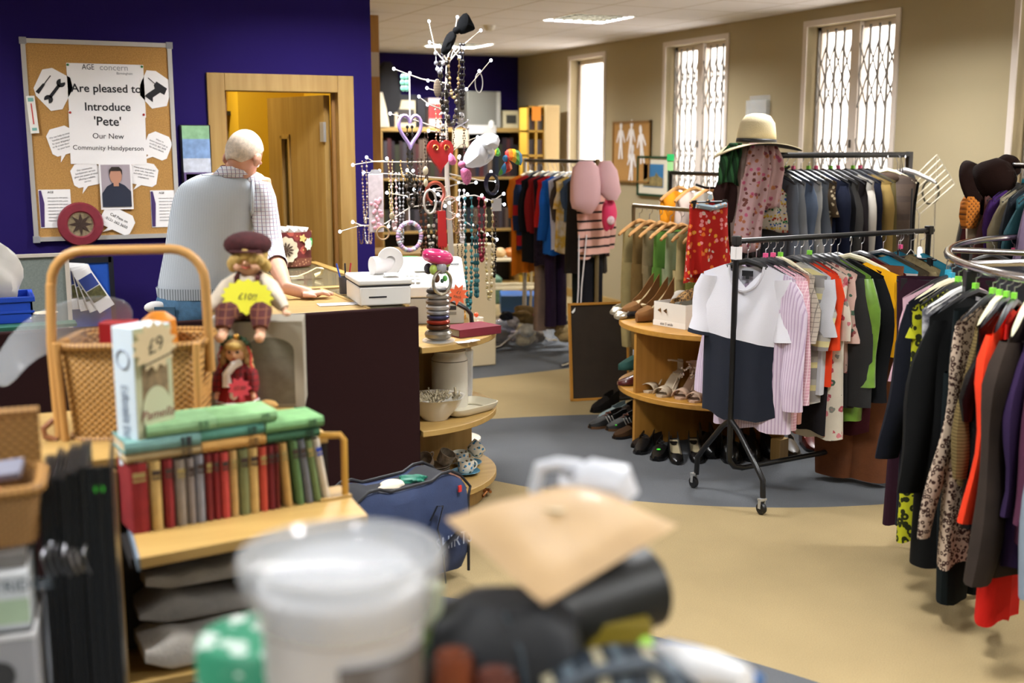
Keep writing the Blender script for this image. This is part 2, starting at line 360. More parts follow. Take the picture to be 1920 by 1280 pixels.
# small cork board with paper people
p0, p1 = wallx(1153, 228), wallx(1221, 340)
t = thing('cork_board', 'small brown cork board with white paper people between the windows', 'cork board', (XW, (p0.y+p1.y)/2, (p0.z+p1.z)/2)); hw, hh = abs(p0.y-p1.y)/2, (p0.z-p1.z)/2
obj('cork_panel', MB().box((-.02, -hw, -hh), (-.001, hw, hh)), CORK, t)
obj('frame', MB().box((-.03, -hw, -hh-.02), (-.001, -hw+.02, hh)).box((-.03, hw-.02, -hh-.02), (-.001, hw, hh)).box((-.03, -hw, hh-.02), (-.001, hw, hh)).box((-.03, -hw, -hh-.02), (-.001, hw, -hh)), mat('board_frame', '#8a6530', .5), t)
def paper_person():
    s = MB(); P = [(-.02, .0), (-.035, -.12), (-.015, -.12), (0, -.02), (.015, -.12), (.035, -.12), (.02, 0), (.025, .06), (.06, 0), (.07, .01), (.035, .09), (.012, .1), (.02, .12), (.018, .15), (0, .165), (-.018, .15), (-.02, .12), (-.012, .1), (-.035, .09), (-.07, .01), (-.06, 0), (-.025, .06)]
    s.prism(P, 0, .003, Matrix.Rotation(-PI/2, 4, 'Z') @ Matrix.Rotation(PI/2, 4, 'X')); return s
pm = paper_person().mesh('paper_person', PAPER)
for k, (px, py, r) in enumerate(((1168, 268, 0), (1187, 266, .05), (1207, 276, -.15), (1188, 312, .1))):
    q = wallx(px, py); o = obj('paper_person', pm, None, loc=(XW-.024, q.y, q.z), rot=(r, 0, 0)); o.scale = (1, 1.25, 1.35)
    tag(o, ['white paper figure top left on the small cork board', 'white paper figure top middle on the small cork board', 'white paper figure top right on the small cork board, tilted', 'white paper figure low down on the small cork board'][k], 'paper figure', 'paper people on the cork board')
# clear leaflet holder
q = wallx(1424, 215); t = thing('leaflet_holder', 'clear plastic leaflet holder on the cream wall above the hat', 'leaflet holder', (XW, q.y, q.z))
obj('pocket', MB().box((-.04, -.14, -.22), (-.037, .14, .12)).box((-.04, -.14, -.22), (0, -.137, .12)).box((-.04, .137, -.22), (0, .14, .12)).box((-.003, -.14, -.22), (-.001, .14, .16)), CLEAR, t)
obj('label_strip', MB().box((-.042, -.1, -.12), (-.040, .1, -.06)), plain('#8f8468', .6), t)
# ================================================================ LEFT WALL: notice board and papers
def wf(px, py, off=0): return Yp(px, py, YN-off)
def on_wall(name, label, cat, px, py, off=.012, **k): return thing(name, label, cat, wf(px, py, off), **k)
a, c = wf(42, 76), wf(334, 440); bw, bh = (c.x-a.x)/2, (a.z-c.z)/2
t = thing('notice_board', 'large cork notice board with thin aluminium frame on the purple wall', 'notice board', ((a.x+c.x)/2, YN, (a.z+c.z)/2))
obj('cork_panel', MB().box((-bw, -.012, -bh), (bw, 0, bh)), CORK, t)
obj('frame', MB().box((-bw-.012, -.02, -bh-.012), (-bw+.012, 0, bh+.012)).box((bw-.012, -.02, -bh-.012), (bw+.012, 0, bh+.012)).box((-bw, -.02, bh-.012), (bw, 0, bh+.012)).box((-bw, -.02, -bh-.012), (bw, 0, -bh+.012)), mat('alu', '#c9c7c4', .35, metal=.5), t)
for sx in (-1, 1):
    for sz in (-1, 1): obj('corner_cap', MB().box((sx*bw-.018, -.023, sz*bh-.018), (sx*bw+.018, -.001, sz*bh+.018)), plain('#8d8d90', .4), t)
PIN = {'g': plain('#2d7a3a', .4), 'r': plain('#b02a2a', .4)}
def sheet(label, cat, px, py, w, h, lines=(), rot=0, poly=None, off=.014, pins='', name='paper_sheet', m=None, group=None):
    """lines: (text, size, dx, dz, ink)"""
    t = on_wall(name, label, cat, px, py, off, group=group); t.rotation_euler = (0, rot, 0)
    P = poly or [(-w/2, -h/2), (w/2, -h/2), (w/2, h/2), (-w/2, h/2)]
    obj('sheet', MB().prism(P, 0, .0012, Matrix.Rotation(PI/2, 4, 'X')), m or PAPER, t, smooth=False)
    for L in lines: text(L[0], L[1], L[4] if len(L) > 4 else INK, t, (L[2], -.002, L[3]), sx=L[5] if len(L) > 5 else 1, bold=L[6] if len(L) > 6 else 0)
    for i, k in enumerate(pins): obj('pin', MB().ball(((-1, 1)[i % 2]*(w/2-.008), -.004, h/2-.01), .007, 8, 5), PIN[k], t)
    return t
GREY = plain('#77777c', .8); GREYL = plain('#9a9aa0', .8)
sheet('upper white poster sheet reading Are pleased to Introduce', 'poster', 200, 170, .405, .29, [('AGE', .042, -.09, .125, INK, .8), ('concern', .046, .045, .125, GREYL), ('Birmingham', .018, .1, .095, GREY), ('Are pleased to', .062, 0, .01, INK, 1, .001), ('Introduce', .062, 0, -.09, INK, 1, .001)], pins='gg')
sheet('lower white poster sheet introducing the new community handyperson', 'poster', 203, 259, .405, .29, [("'Pete'", .068, 0, .09, INK, 1, .001), ('Our New', .042, 0, .01), ('Community Handyperson', .036, 0, -.055)], rot=.02, pins='rr', off=.016)
bub = lambda w, h: [(-w/2, -h/2+.02), (-w/2+.02, -h/2), (-.03, -h/2), (-.045, -h/2-.035), (-.005, -h/2), (w/2-.02, -h/2), (w/2, -h/2+.02), (w/2, h/2-.03), (w/2-.03, h/2), (-w/2+.03, h/2), (-w/2, h/2-.03)]
oc = lambda w, h: [(-w/2+.05, -h/2), (w/2-.06, -h/2), (w/2, -h/2+.06), (w/2, h/2-.05), (w/2-.05, h/2), (-w/2+.06, h/2), (-w/2, h/2-.06), (-w/2, -h/2+.05)]
def fine(w, n, dz=0): return [(s, .013, 0, dz+.03-.017*i, GREY, w) for i, s in enumerate(n)]
G = 'speech bubble notes round the poster'
sheet('white speech bubble note left of the lower poster sheet', 'note', 116, 264, .14, .15, fine(1, ['We can help to install', 'handles and blinds', 'fix your dripping tap', 'or fit a new door lock', 'to your home']), rot=-.28, poly=bub(.14, .15), group=G)
sheet('white speech bubble note right of the lower poster sheet', 'note', 296, 273, .14, .14, fine(1, ['Want to', 'know more? Call us', 'on 0121 362 3650', 'for more details']), rot=.4, poly=bub(.14, .14), group=G)
sheet('white speech bubble note left of the portrait photo', 'note', 161, 327, .15, .13, fine(1, ['Our community', 'handyperson service', 'gives you peace of mind', 'offering a reliable', 'service']), rot=-.2, poly=bub(.15, .13), group=G)
sheet('white speech bubble note right of the portrait photo', 'note', 270, 326, .15, .13, fine(1, ['Need your shelves up?', 'grab rails, key safes', 'and other small home', 'adaptations']), rot=.2, poly=bub(.15, .13), group=G)
sheet('white speech bubble note below the portrait photo with phone number', 'note', 221, 413, .18, .12, [('Call Pete on', .021, 0, .015), ('0121 362 3650', .021, 0, -.015)], rot=.5, poly=bub(.18, .12), group=G, off=.02)
t = sheet('white cut-out with black spanner and screwdriver silhouettes', 'cut-out', 100, 166, .2, .2, rot=.0, poly=[(-.10, .0), (-.05, .1), (0, .11), (.09, .06), (.1, .0), (.04, -.11), (-.02, -.12), (-.09, -.04)])
MX = Matrix.Translation((0, -.002, 0)) @ Matrix.Rotation(PI/2, 4, 'X')
s = MB(); R1 = MX @ Matrix.Translation((-.015, 0, 0)) @ Matrix.Rotation(math.radians(-38), 4, 'Z') @ Matrix.Scale(.82, 4)
s.prism([(-.06, -.075), (-.035, -.075), (-.04, .0), (-.055, 0)], 0, .001, R1).prism([(-.05, 0), (-.044, 0), (-.044, .07), (-.05, .07)], 0, .001, R1)
s.prism([(.02, -.05), (.04, -.05), (.04, .055), (.02, .055)], 0, .001, R1)
for zz, sg in ((.07, 1), (-.065, -1)): s.prism([(.03+.028*math.cos(q), zz+.028*math.sin(q)*1) for q in [sg*(2.2+i*(2*PI-1.3)/10) for i in range(11)]]+[(.03, zz)], 0, .001, R1)
obj('tool_silhouette', s, INK, t)
t = sheet('white cut-out with a black cordless drill silhouette', 'cut-out', 292, 167, .18, .2, poly=[(-.085, .02), (-.05, .1), (0, .1), (.08, .05), (.085, 0), (.06, -.09), (-.02, -.11), (-.085, -.04)], rot=.05)
R1 = MX @ Matrix.Translation((.005, 0, 0)) @ Matrix.Rotation(math.radians(-35), 4, 'Z') @ Matrix.Scale(.85, 4)
obj('drill_silhouette', MB().prism([(-.085, .028), (-.03, .024), (-.03, .04), (.05, .045), (.06, .0), (.03, -.005), (.012, -.06), (.03, -.085), (-.035, -.085), (-.03, -.06), (-.012, -.005), (-.03, .01), (-.03, .02), (-.085, .022)], 0, .001, R1), INK, t)
t = sheet('portrait photo of a smiling person in a navy polo shirt', 'photo', 218, 349, .175, .26, m=PAPER, name='pinned_photo', off=.022)
obj('print', MB().box((-.078, -.002, -.115), (.078, -.0012, .12)), plain('#a59aa2', .6), t)
obj('polo_shirt', MB().prism([(-.078, -.115), (.078, -.115), (.078, -.03), (.045, .005), (.015, .02), (-.015, .02), (-.05, .0), (-.078, -.04)], .0025, .003, MX), plain('#1d2438', .7), t)
obj('face', MB().prism([(.033*math.cos(q), .058+.045*math.sin(q)) for q in [i*PI/8 for i in range(16)]], .003, .0036, MX).prism([(-.014, .0), (.014, 0), (.014, .03), (-.014, .03)], .003, .0035, MX), plain('#b8866e', .7), t)
obj('hair', MB().prism([(-.034, .06), (-.035, .09), (-.02, .108), (.02, .108), (.035, .09), (.034, .06), (.026, .085), (-.026, .085)], .004, .0046, MX), plain('#2a211d', .8), t)
for x_, z_, w_ in ((-.013, .062, .005), (.013, .062, .005), (0, .03, .013)): obj('mouth' if w_ > .01 else 'eye', MB().box((x_-w_, -.0055, z_), (x_+w_, -.005, z_+.004)), INK, t)
for px, lab in ((104, 'white information sheet with purple margin at board bottom left'), (311, 'white information sheet with purple margin at board bottom right')):
    t = sheet(lab, 'information sheet', px, 391, .165, .21, [('AGE', .016, -.02, .09, INK)]+[('information for older people', .009, .015, .06-.018*i, GREY) for i in range(8)], group='information sheets')
    obj('purple_margin', MB().prism([(-.08, -.1), (-.062, -.1), (-.055, .03), (-.068, .1), (-.08, .1)], 0, .001, MX), plain('#3c2560', .7), t)
t = on_wall('thermometer_strip', 'narrow white thermometer strip on the board left frame', 'thermometer', 61, 215, .022); t.rotation_euler = (0, -.06, 0)
obj('strip', MB().box((-.022, -.006, -.1), (.022, 0, .1)), WHITE, t, bev=.002); obj('red_tube', MB().box((-.003, -.008, -.05), (.003, -.006, .06)), plain('#c04a4a', .4), t)
obj('scale_mark', MB().box((-.014, -.0075, .07), (.014, -.006, .09)), plain('#7ab0a8', .6), t); obj('scale_mark', MB().box((-.012, -.0075, -.085), (.012, -.006, -.07)), plain('#7ab0a8', .6), t)
# red plate with a star
t = on_wall('round_tin_lid', 'round dark red tin lid with gold star hung on the notice board', 'tin lid', 151, 420, .022); RX = Matrix.Rotation(PI/2, 4, 'X')
obj('rim', MB().lathe([(.066, .012), (.075, .022), (.115, .02), (.122, .01), (.122, 0), (0, 0)], 32, RX), mat('maroon_tin', '#7c2231', .5, var=.2, vscale=30), t)
obj('centre', MB().lathe([(0, .0135), (.066, .0135), (.07, .014)], 24, RX), mat('gold_tin', '#8f7f62', .45, var=.6, vscale=60), t)
s = MB(); 
for k in range(8):
    q = k*PI/4; e = lambda r, d: (r*math.cos(q+d), r*math.sin(q+d)); s.prism([(0, 0), e(.028, -.38), e(.062, 0), e(.028, .38)], .014, .0165 if k % 2 else .0155, RX)
obj('star', s, plain('#3b2a22', .5), t)
# leaflet rack beside the door frame
t = on_wall('leaflet_rack', 'narrow wall leaflet rack with coloured leaflets beside the door frame', 'leaflet rack', 367, 290, .0); W2 = .085
obj('backboard', MB().box((-W2, -.02, -.3), (W2, 0, .17)), plain('#15151f', .5), t)
for k, (z0, z1, cc) in enumerate(((.09, .165, '#88b48a'), (-.02, .09, '#7d9cc8'), (-.10, -.02, '#c9cfdc'), (-.3, -.10, '#5d4a78'))):
    obj('leaflet', MB().box((-W2+.008, -.03-.004*k, z0), (W2-.008, -.022, z1)), mat('leaflet%d' % k, cc, .5, var=.35, vscale=25), t)
obj('leaflet', MB().box((-W2+.02, -.042, -.17), (W2-.03, -.036, -.11)), WHITE, t)
# grey felt board and blue pin board standing behind the counter
a, c = Yp(-60, 480, 6.6), Yp(128, 478, 6.6)
t = thing('felt_board', 'grey felt display board with pale frame standing behind the counter', 'display board', ((a.x+c.x)/2, 6.6, 0)); hw = (c.x-a.x)/2; zt = c.z
obj('felt', MB().box((-hw, -.012, .5), (hw, .012, zt)), mat('grey_felt', '#6f7873', .95, var=.2, vscale=120), t)
obj('frame', MB().box((hw-.022, -.02, .0), (hw, .02, zt+.01)).box((-hw, -.02, zt-.004), (hw, .02, zt+.012)).box((-hw, -.02, 0), (-hw+.03, .02, zt)), plain('#b7aea2', .5), t)
a, c = Yp(128, 484, 6.7), Yp(215, 600, 6.7); hw = (c.x-a.x)/2
t = thing('pin_board', 'bright blue pin board with a fan of leaflets behind the basket handle', 'pin board', ((a.x+c.x)/2, 6.7, 0))
obj('board', MB().box((-hw, -.01, .7), (hw, .01, a.z-.02)), mat('blue_felt', '#0d49a8', .9, var=.1, vscale=60), t)
obj('frame', MB().box((-hw, -.016, a.z-.03), (hw, .012, a.z)).box((hw-.016, -.016, .0), (hw+.01, .012, a.z)).box((-hw-.02, -.016, 0), (-hw, .012, a.z)), plain('#0b0d18', .5), t)
for k in range(5):
    q = Yp(140+k*9, 535+k*2, 6.68); an = [.0, .1, .25, .42, .62][k]
    s = solo('leaflet', MB().box((-.047, -.003, -.125), (.047, 0, .125)), PAPER, ['leftmost leaflet of the fan pinned on the blue board', 'second leaflet from the left in the fan on blue board', 'middle leaflet of the fan pinned on the blue board', 'fourth leaflet from the left in the fan on blue board', 'front tilted leaflet of the fan with a food picture'][k], 'leaflet', q-V(0, .004*k, .0), rot=(0, -an+.1, 0), group='fan of leaflets')
    obj('title_panel', MB().box((-.04, -.005, .015), (.04, -.003, .09)), plain('#2c3f86', .6), s); obj('picture', MB().box((-.04, -.005, -.06), (.04, -.003, .01)), mat('leaf_pic', '#5d5a33', .6, var=.7, vscale=60), s)
# ================================================================ COUNTER
FELT = mat('brown_felt', '#2b1a1a', .98, var=.25, vscale=300, spec=.05)
t = thing('sales_counter', 'long sales counter with dark brown felt front and beech top', 'counter', (0, 0, 0))
obj('front_panel', MB().box((-1.7, 4.66, .01), (1.722, 4.70, 1.0)), FELT, t, bev=.008)
obj('end_panel', MB().box((1.69, 4.70, .01), (1.722, 5.46, .99)), BEECHV, t)
obj('worktop', MB().box((.95, 4.70, .965), (1.5, 5.45, 1.0)), BEECH, t, bev=.003); obj('ledge', MB().box((-1.7, 4.70, .98), (.24, 5.12, 1.0)), plain('#17352c', .6), t, bev=.003)
obj('back_panel', MB().box((.95, 4.72, .0), (.97, 5.43, .965)), BEECHV, t)
DKG = mat('case_glass', '#8a8268', .05, alpha=.55, spec=.8)
t = thing('display_case', 'beech framed glass topped display case reaching back to the door wall', 'display case', (0, 0, 0))
x0, x1 = 1.36, 1.84
obj('frame', MB().box((x0, 5.47, .96), (x1, 5.53, 1.005)).box((x0, 5.53, .96), (x0+.05, 6.8, 1.005)).box((x1-.05, 5.53, .96), (x1, 6.8, 1.005)).box((x0, 6.76, .96), (x1, 6.8, 1.005)).box((1.5, 4.72, .96), (1.52, 5.47, 1.003)).box((1.68, 4.72, .96), (1.70, 5.47, 1.003)), BEECH, t, bev=.003)
obj('glass_top', MB().box((x0+.05, 5.53, .99), (x1-.05, 6.76, .996)), DKG, t); obj('glass_top', MB().box((1.52, 4.72, .99), (1.68, 5.47, .996)), DKG, t)
obj('cabinet', MB().box((x0, 5.47, 0), (x0+.02, 6.8, .96)).box((x1-.02, 5.53, 0), (x1, 6.8, .96)).box((x0, 5.53, .7), (x1, 6.78, .72)).box((x0, 6.76, 0), (x1, 6.8, .96)).box((1.5, 4.72, .7), (1.7, 5.47, .72)), BEECHV, t)
q = Zp(655, 570, 1.0); t = solo('price_list', MB().box((-.11, -.04, 0), (.11, .04, .002)), PAPER, 'white printed price list lying on the beech counter top', 'price list', q+V(-.03, .0, .002), -.1)
for k in range(4): obj('print_row', MB().box((-.1, -.03+.018*k, .002), (.1, -.022+.018*k, .0025)), GREY, t)
# decorated gift tin on the display case
q = Zp(546, 497, 1.005)
t = thing('gift_tin', 'round patterned gift box with cream flower on the glass display case', 'gift box', q); R, Hh = .125, .20
TP = mat('tin_pattern', '#6b2a2c', .45, pat='floral', cols=('#8a3a34', '#7a4a3a', '#b0564a', '#d8b070'), scale=14)
obj('wall', MB().lathe([(0, 0), (R-.01, 0), (R-.01, .0), (R, Hh), (R-.006, Hh), (R-.014, .01), (0, .01)], 36), TP, t)
obj('band', MB().lathe([(R-.008, .005), (R-.004, .05)], 36), mat('tin_band', '#7d4a38', .5, pat='dots', cols=('#c89c78',), scale=60), t)
s = MB(); th0 = -PI/2-.45
def onr(r, u, z): return (r*math.cos(th0+u/R), r*math.sin(th0+u/R), z)
obj('flower', MB().add([onr(R+.004, 0, .1)]+[onr(R+.004, .068*math.cos(a)*(1+.06*math.cos(12*a)), .1+.075*math.sin(a)*(1+.06*math.cos(12*a))) for a in [i*2*PI/48 for i in range(48)]], [(0, 1+i, 1+(i+1) % 48) for i in range(48)]), plain('#d9cbb0', .6), t)
s = MB()
for k in range(12):
    a0 = k*PI/6; pts = [onr(R+.007, r*math.cos(a0+d), .1+r*math.sin(a0+d)) for r, d in ((.018, -.25), (.035, -.16), (.046, 0), (.035, .16), (.018, .25))]; s.add(pts, [(0, 1, 2, 3, 4)])
s.add([onr(R+.008, .016*math.cos(a), .1+.016*math.sin(a)) for a in [i*PI/8 for i in range(16)]], [tuple(range(16))])
obj('seed_head', s, plain('#4a3426', .6), t)
for k, (u, z, cc) in enumerate(((-.085, .16, '#e8c0b0'), (.1, .165, '#d8b870'), (-.1, .04, '#b06050'))):
    obj('small_flower', MB().add([onr(R+.003, u+.02*math.cos(a)*(1+.3*math.cos(5*a)), z+.02*math.sin(a)*(1+.3*math.cos(5*a))) for a in [i*PI/10 for i in range(20)]], [tuple(range(20))]), plain(cc, .6), t)
s = MB()
random.seed(4)
for k in range(14):
    a0 = random.uniform(0, 6.28); r = random.uniform(.02, .1); p = V(r*math.cos(a0), r*math.sin(a0), .17); s.add([p, p+V(.03, .01, .05), p+V(-.01, .03, .055), p+V(.01, -.02, .03)], [(0, 1, 2), (0, 2, 3)])
obj('tissue', s, plain('#e6e2dc', .5), t)
obj('tag', MB().add([onr(R+.01, .135+.025*math.cos(a)*(1+.3*(i % 2)), .13+.03*math.sin(a)*(1+.3*(i % 2))) for i, a in enumerate([i*PI/8 for i in range(16)])], [tuple(range(16))]), plain('#d8e8c8', .6), t, 'pale green star tag')
obj('sticker', MB().add([onr(R+.008, .16+.022*math.cos(a), .14+.025*math.sin(a)) for a in [i*PI/8 for i in range(16)]], [tuple(range(16))]), plain('#33b060', .6), t)
q = Zp(575, 522, 1.0); t = solo('ribbon', MB().tube([(-.05, 0, .012), (-.0, -.01, .03), (.05, -.02, .055), (.085, -.01, .05), (.085, .01, .022), (.05, .02, .01)], .012, 8, flat=.3), plain('#d8c592', .6), 'cream ribbon loop curling up from the counter top', 'ribbon', q+V(0, 0, .002))
obj('label', MB().box((-.09, -.02, 0), (-.02, .02, .014)), plain('#d9d0b0', .7), t)
# things on the far left of the counter
q = Zp(12, 610, 1.0)
t = thing('crate', 'blue plastic crate at the left end of the counter', 'crate', (q.x-.03, 4.97, 1.001)); BL = plain('#1846b8', .4)
cw, cdp, ch = .13, .12, .11
obj('walls', MB().box((-cw, -cdp, 0), (cw, cdp, .008)).box((-cw, -cdp, 0), (cw, -cdp+.008, ch)).box((-cw, cdp-.008, 0), (cw, cdp, ch)).box((-cw, -cdp, 0), (-cw+.008, cdp, ch)).box((cw-.008, -cdp, 0), (cw, cdp, ch)), BL, t)
obj('rim', MB().box((-cw-.01, -cdp-.01, ch-.02), (cw+.01, -cdp, ch)).box((-cw-.01, cdp, ch-.02), (cw+.01, cdp+.01, ch)).box((cw, -cdp, ch-.02), (cw+.01, cdp, ch)).box((-cw-.01, -cdp, ch-.02), (-cw, cdp, ch)).box((-cw-.006, -cdp-.006, .045), (cw+.006, -cdp, .055)), BL, t, bev=.002)
def crumple(rx, ry, rz, seed, n=22, m=14, amp=.18):
    random.seed(seed); mb = MB(); mb.ball((0, 0, 0), 1, n, m); ph = [(random.uniform(2, 6), random.uniform(2, 6), random.uniform(2, 6), random.uniform(0, 6)) for _ in range(6)]
    for i, p in enumerate(mb.v):
        k = 1+amp*sum(math.sin(a*p.x+b_*p.y+c_*p.z+d) for a, b_, c_, d in ph)/3
        mb.v[i] = V(p.x*rx*k, p.y*ry*k, p.z*rz*k)
    return mb
solo('carrier_bag', crumple(.13, .1, .14, 3), mat('thin_plastic', '#d9d6d0', .35, alpha=.92), 'crumpled white carrier bag in the blue crate', 'carrier bag', (q.x-.06, 4.97, 1.175))
q = Zp(85, 608, 1.0)
t = solo('green_folder', MB().box((-.28, -.05, 0), (.13, .05, .012)), plain('#1d5a46', .5), 'dark green folder lying along the counter edge near the crate', 'folder', (q.x-.02, 4.76, 1.001))
solo('saucer', MB().lathe([(0, 0), (.03, .002), (.05, .012), (.052, .014), (.03, .006), (0, .005)], 20), plain('#cfc0a0', .4), 'small cream dish on the counter beside the basket handle', 'dish', (Zp(88, 600, 1.0).x, 5.06, 1.001))
# ================================================================ PERSON
rv = V(.906, -.42, 0); fv = V(.42, .906, 0); zv = V(0, 0, 1)
def ring(cn, rx, ry, n=20, up=None, r=None, e=.85):
    r = r or rv; w = up or zv; f_ = w.cross(r).normalized(); o = []
    for i in range(n):
        a = 2*PI*i/n; ca, sa = math.cos(a), math.sin(a)
        o.append(cn+r*rx*math.copysign(abs(ca)**e, ca)+f_*ry*math.copysign(abs(sa)**e, sa))
    return o
Phip, Pwst, Pmid, Pch, Psh, Pnk = Yp(360, 590, 5.80), Yp(371, 536, 5.79), Yp(388, 470, 5.78), Yp(402, 395, 5.74), Yp(416, 345, 5.70), Yp(440, 318, 5.655)
Phd = Yp(457, 293, 5.62)
ax = (Pnk-Phip).normalized()
def torso(g=0, top=True):
    R = [ring(Phip-zv*.08, .175+g, .125+g), ring(Phip, .185+g, .13+g), ring(Pwst, .185+g, .13+g), ring(Pmid, .19+g, .128+g), ring(Pch, .205+g, .13+g, up=ax), ring(Psh+ax*-.035, .202+g, .118+g, up=ax), ring(Psh+ax*.0, .185+g, .105+g, up=ax), ring(Psh+ax*.03, .145+g, .09+g, up=ax), ring(Psh+ax*.05, .10+g, .078+g, up=ax)]
    if top: R += [ring(Pnk-zv*.01, .062+g*.4, .064+g*.4, up=ax)]
    return R
hfw = (fv*.75+rv*.28-zv*.62).normalized(); hup = (zv*.84+fv*.5+rv*.30).normalized(); hrt = hfw.cross(hup).normalized(); hup = hrt.cross(hfw)
HM = Matrix((hrt, hfw, hup)).transposed().to_4x4(); HM.translation = Phd
bodym = MB().loft(torso(-.012))
bodym.loft([ring(Pnk-ax*.04, .066, .066, up=ax), ring((Pnk+Phd)/2, .058, .062, up=ax), ring(Phd+hup*-.02, .055, .06, up=hup, r=hrt)])
hd = MB(); hd.ball((0, -.01, .02), (.078, .100, .105), 20, 14).ball((0, .045, -.045), (.058, .055, .07), 14, 10).ball((0, .075, -.085), (.03, .028, .026), 10, 7)
hd.ball((0, .103, -.015), (.013, .022, .026), 8, 6).ball((0, .085, .03), (.05, .02, .014), 10, 6)
for s_ in (-1, 1): hd.ball((s_*.091, -.005, -.016), (.014, .024, .038), 10, 8)
bodym.add([HM @ p for p in hd.v], hd.f)
SR, ER, WR = Psh+rv*.185-zv*.0, Yp(508, 470, 5.56), Yp(552, 545, 5.40); HC = Zp(580, 551, 1.022)
WR = HC+(V(-.1, .02, .03)); 
bodym.tube([SR-rv*.06, SR, (SR+ER)/2, ER, ER*.5+WR*.5, WR, HC], [.06, .062, .052, .044, .043, .031, .030], 12)
hdir = (HC-WR); hdir.z = 0; hdir.normalize(); side = zv.cross(hdir)
bodym.ball(HC+hdir*.01, (.05, .045, .019), 12, 8)
for k, (o, l, an) in enumerate(((.034, .062, .18), (.012, .074, .05), (-.011, .07, -.06), (-.032, .055, -.2))):
    b0 = HC+hdir*.04+side*o; d = (hdir+side*an).normalized(); bodym.tube([b0-hdir*.02, b0+d*l*.35+zv*.008, b0+d*l*.75+zv*.001, b0+d*l-zv*.006], [.011, .0105, .0095, .008], 8)
bodym.tube([HC-hdir*.03-side*.035, HC+hdir*.0-side*.058, HC+hdir*.03-side*.062-zv*.006], [.014, .011, .009], 8)
SL = Psh-rv*.145-zv*.05+fv*.035; EL = SL+fv*.12-zv*.27-rv*.02; WL = EL+fv*.2+rv*.13-zv*.02
bodym.tube([SL+rv*.06, SL, (SL+EL)/2, EL, WL, WL+fv*.07+rv*.03], [.05, .055, .05, .044, .03, .032], 12)
for k in range(4): bodym.tube([WL+fv*.07+rv*(.03+.0)+zv*(.03-.02*k), WL+fv*.12+rv*.06+zv*(.03-.02*k), WL+fv*.13+rv*.09+zv*(.025-.02*k)], [.011, .010, .008], 8)
bodym.tube([WL+fv*.05+rv*.03+zv*.02, WL+fv*.07-rv*.005+zv*.05, WL+fv*.09+rv*.01+zv*.07], [.013, .011, .009], 8)
FT = {}
for s_ in (-1, 1):
    h0 = Phip+rv*.09*s_-zv*.06; kn = V(h0.x, h0.y, .50)+fv*.03; an = V(h0.x, h0.y, .09)-fv*.02+rv*.02*s_; FT[s_] = an
    bodym.tube([h0, (h0+kn)/2, kn, (kn+an)/2+fv*-.02, an, V(an.x, an.y, .03)+fv*.04], [.092, .08, .06, .055, .042, .04], 12)
PZ = V(Pwst.x, Pwst.y, 0)
P = thing('person', 'white-haired person in grey knitted vest and jeans leaning on the counter', 'person', PZ); IV = -PZ
def pm(mb): mb.v = [p+IV for p in mb.v]; return mb
o = obj('body', pm(bodym), mat('back_of_head_skin', '#d09a80', .55, var=.1, vscale=25), P); md = o.modifiers.new('weld', 'REMESH'); md.mode = 'VOXEL'; md.voxel_size = .006; md.use_smooth_shade = True
md = o.modifiers.new('soft', 'SMOOTH'); md.iterations = 3; md.factor = .5
hair = MB(); n, m = 24, 14; vs = []; fs = []
for j in range(m):
    for i in range(n):
        a0 = 2*PI*i/n; sy = math.sin(a0); th2 = .02+(1.0+1.5*max(0, min(1, .5-sy*.9)))*j/(m-1)
        vs.append((.0815*math.sin(th2)*math.cos(a0), -.01+.1035*math.sin(th2)*math.sin(a0), .02+.1085*math.cos(th2)))
for j in range(m-1):
    for i in range(n): fs.append((j*n+i, j*n+(i+1) % n, (j+1)*n+(i+1) % n, (j+1)*n+i))
hair.add([HM @ V(*p) for p in vs], fs)
HAIR = mat('white_hair', '#e0d0bd', .9, var=.3, vscale=60, bump=.6, bscale=400); T = NT(HAIR)
obj('hair', pm(hair), HAIR, P, 'short white hair', solid=.003)
for s_ in (-1, 1): obj('eye', pm(MB().ball(HM @ V(.03*s_, .080, .01), .011, 8, 6)), WHITE, P)
KNIT = mat('knit_vest', '#c0c8d0', .95, pat='stripes', cols=('#b0b9c2',), scale=140, axis=0, bump=.4, bscale=300)
vest = MB(); R = torso(.012, False); vest.loft([ring(Pwst-zv*.045, .192, .14)]+[ring(Pwst, .2, .145)]+R[3:], caps=False)
vest.loft([ring(Psh+ax*.05, .112, .09, up=ax), ring(Pnk-ax*.025, .082, .082, up=ax)], caps=False)
vo = obj('knitted_vest', pm(vest), KNIT, P, 'grey knitted sleeveless vest', solid=.008, sub=1)
s = MB()
for s_, S in ((1, SR),):
    s = MB(); cn = Psh+rv*.168*s_-ax*.07; s.tube([cn+(ax*.97-rv*s_*.25)*.105*math.sin(q)+fv*.112*math.cos(q)+rv*s_*.028*abs(math.cos(q)) for q in [i*2*PI/20 for i in range(21)]], .008, 8)
    obj('ribbing', pm(s), plain('#b3bbc4', .95), vo); s = MB()
s = MB(); s.loft([ring(Pwst-zv*.055, .197, .145), ring(Pwst-zv*.0, .203, .148)], caps=False); obj('hem_ribbing', pm(s), mat('hem_rib', '#b8c0c8', .95, pat='stripes', cols=('#808890',), scale=90, axis=0), vo)
CHK = mat('check_shirt', '#dcdde4', .85, pat='check', cols=('#5a5f86', '#a98a9a'), scale=55)
s = MB(); CF = ER*.62+WR*.38
s.tube([SR-rv*.05+zv*.0, SR, (SR+ER)/2, ER, CF], [.074, .078, .066, .062, .05], 16, caps=False); s.tube([CF-(CF-ER).normalized()*.03, CF+(CF-ER).normalized()*.012], [.055, .053], 16, caps=False)
s.tube([SL+rv*.05, SL, (SL+EL)/2, EL, WL], [.06, .068, .062, .055, .045], 16, caps=False)
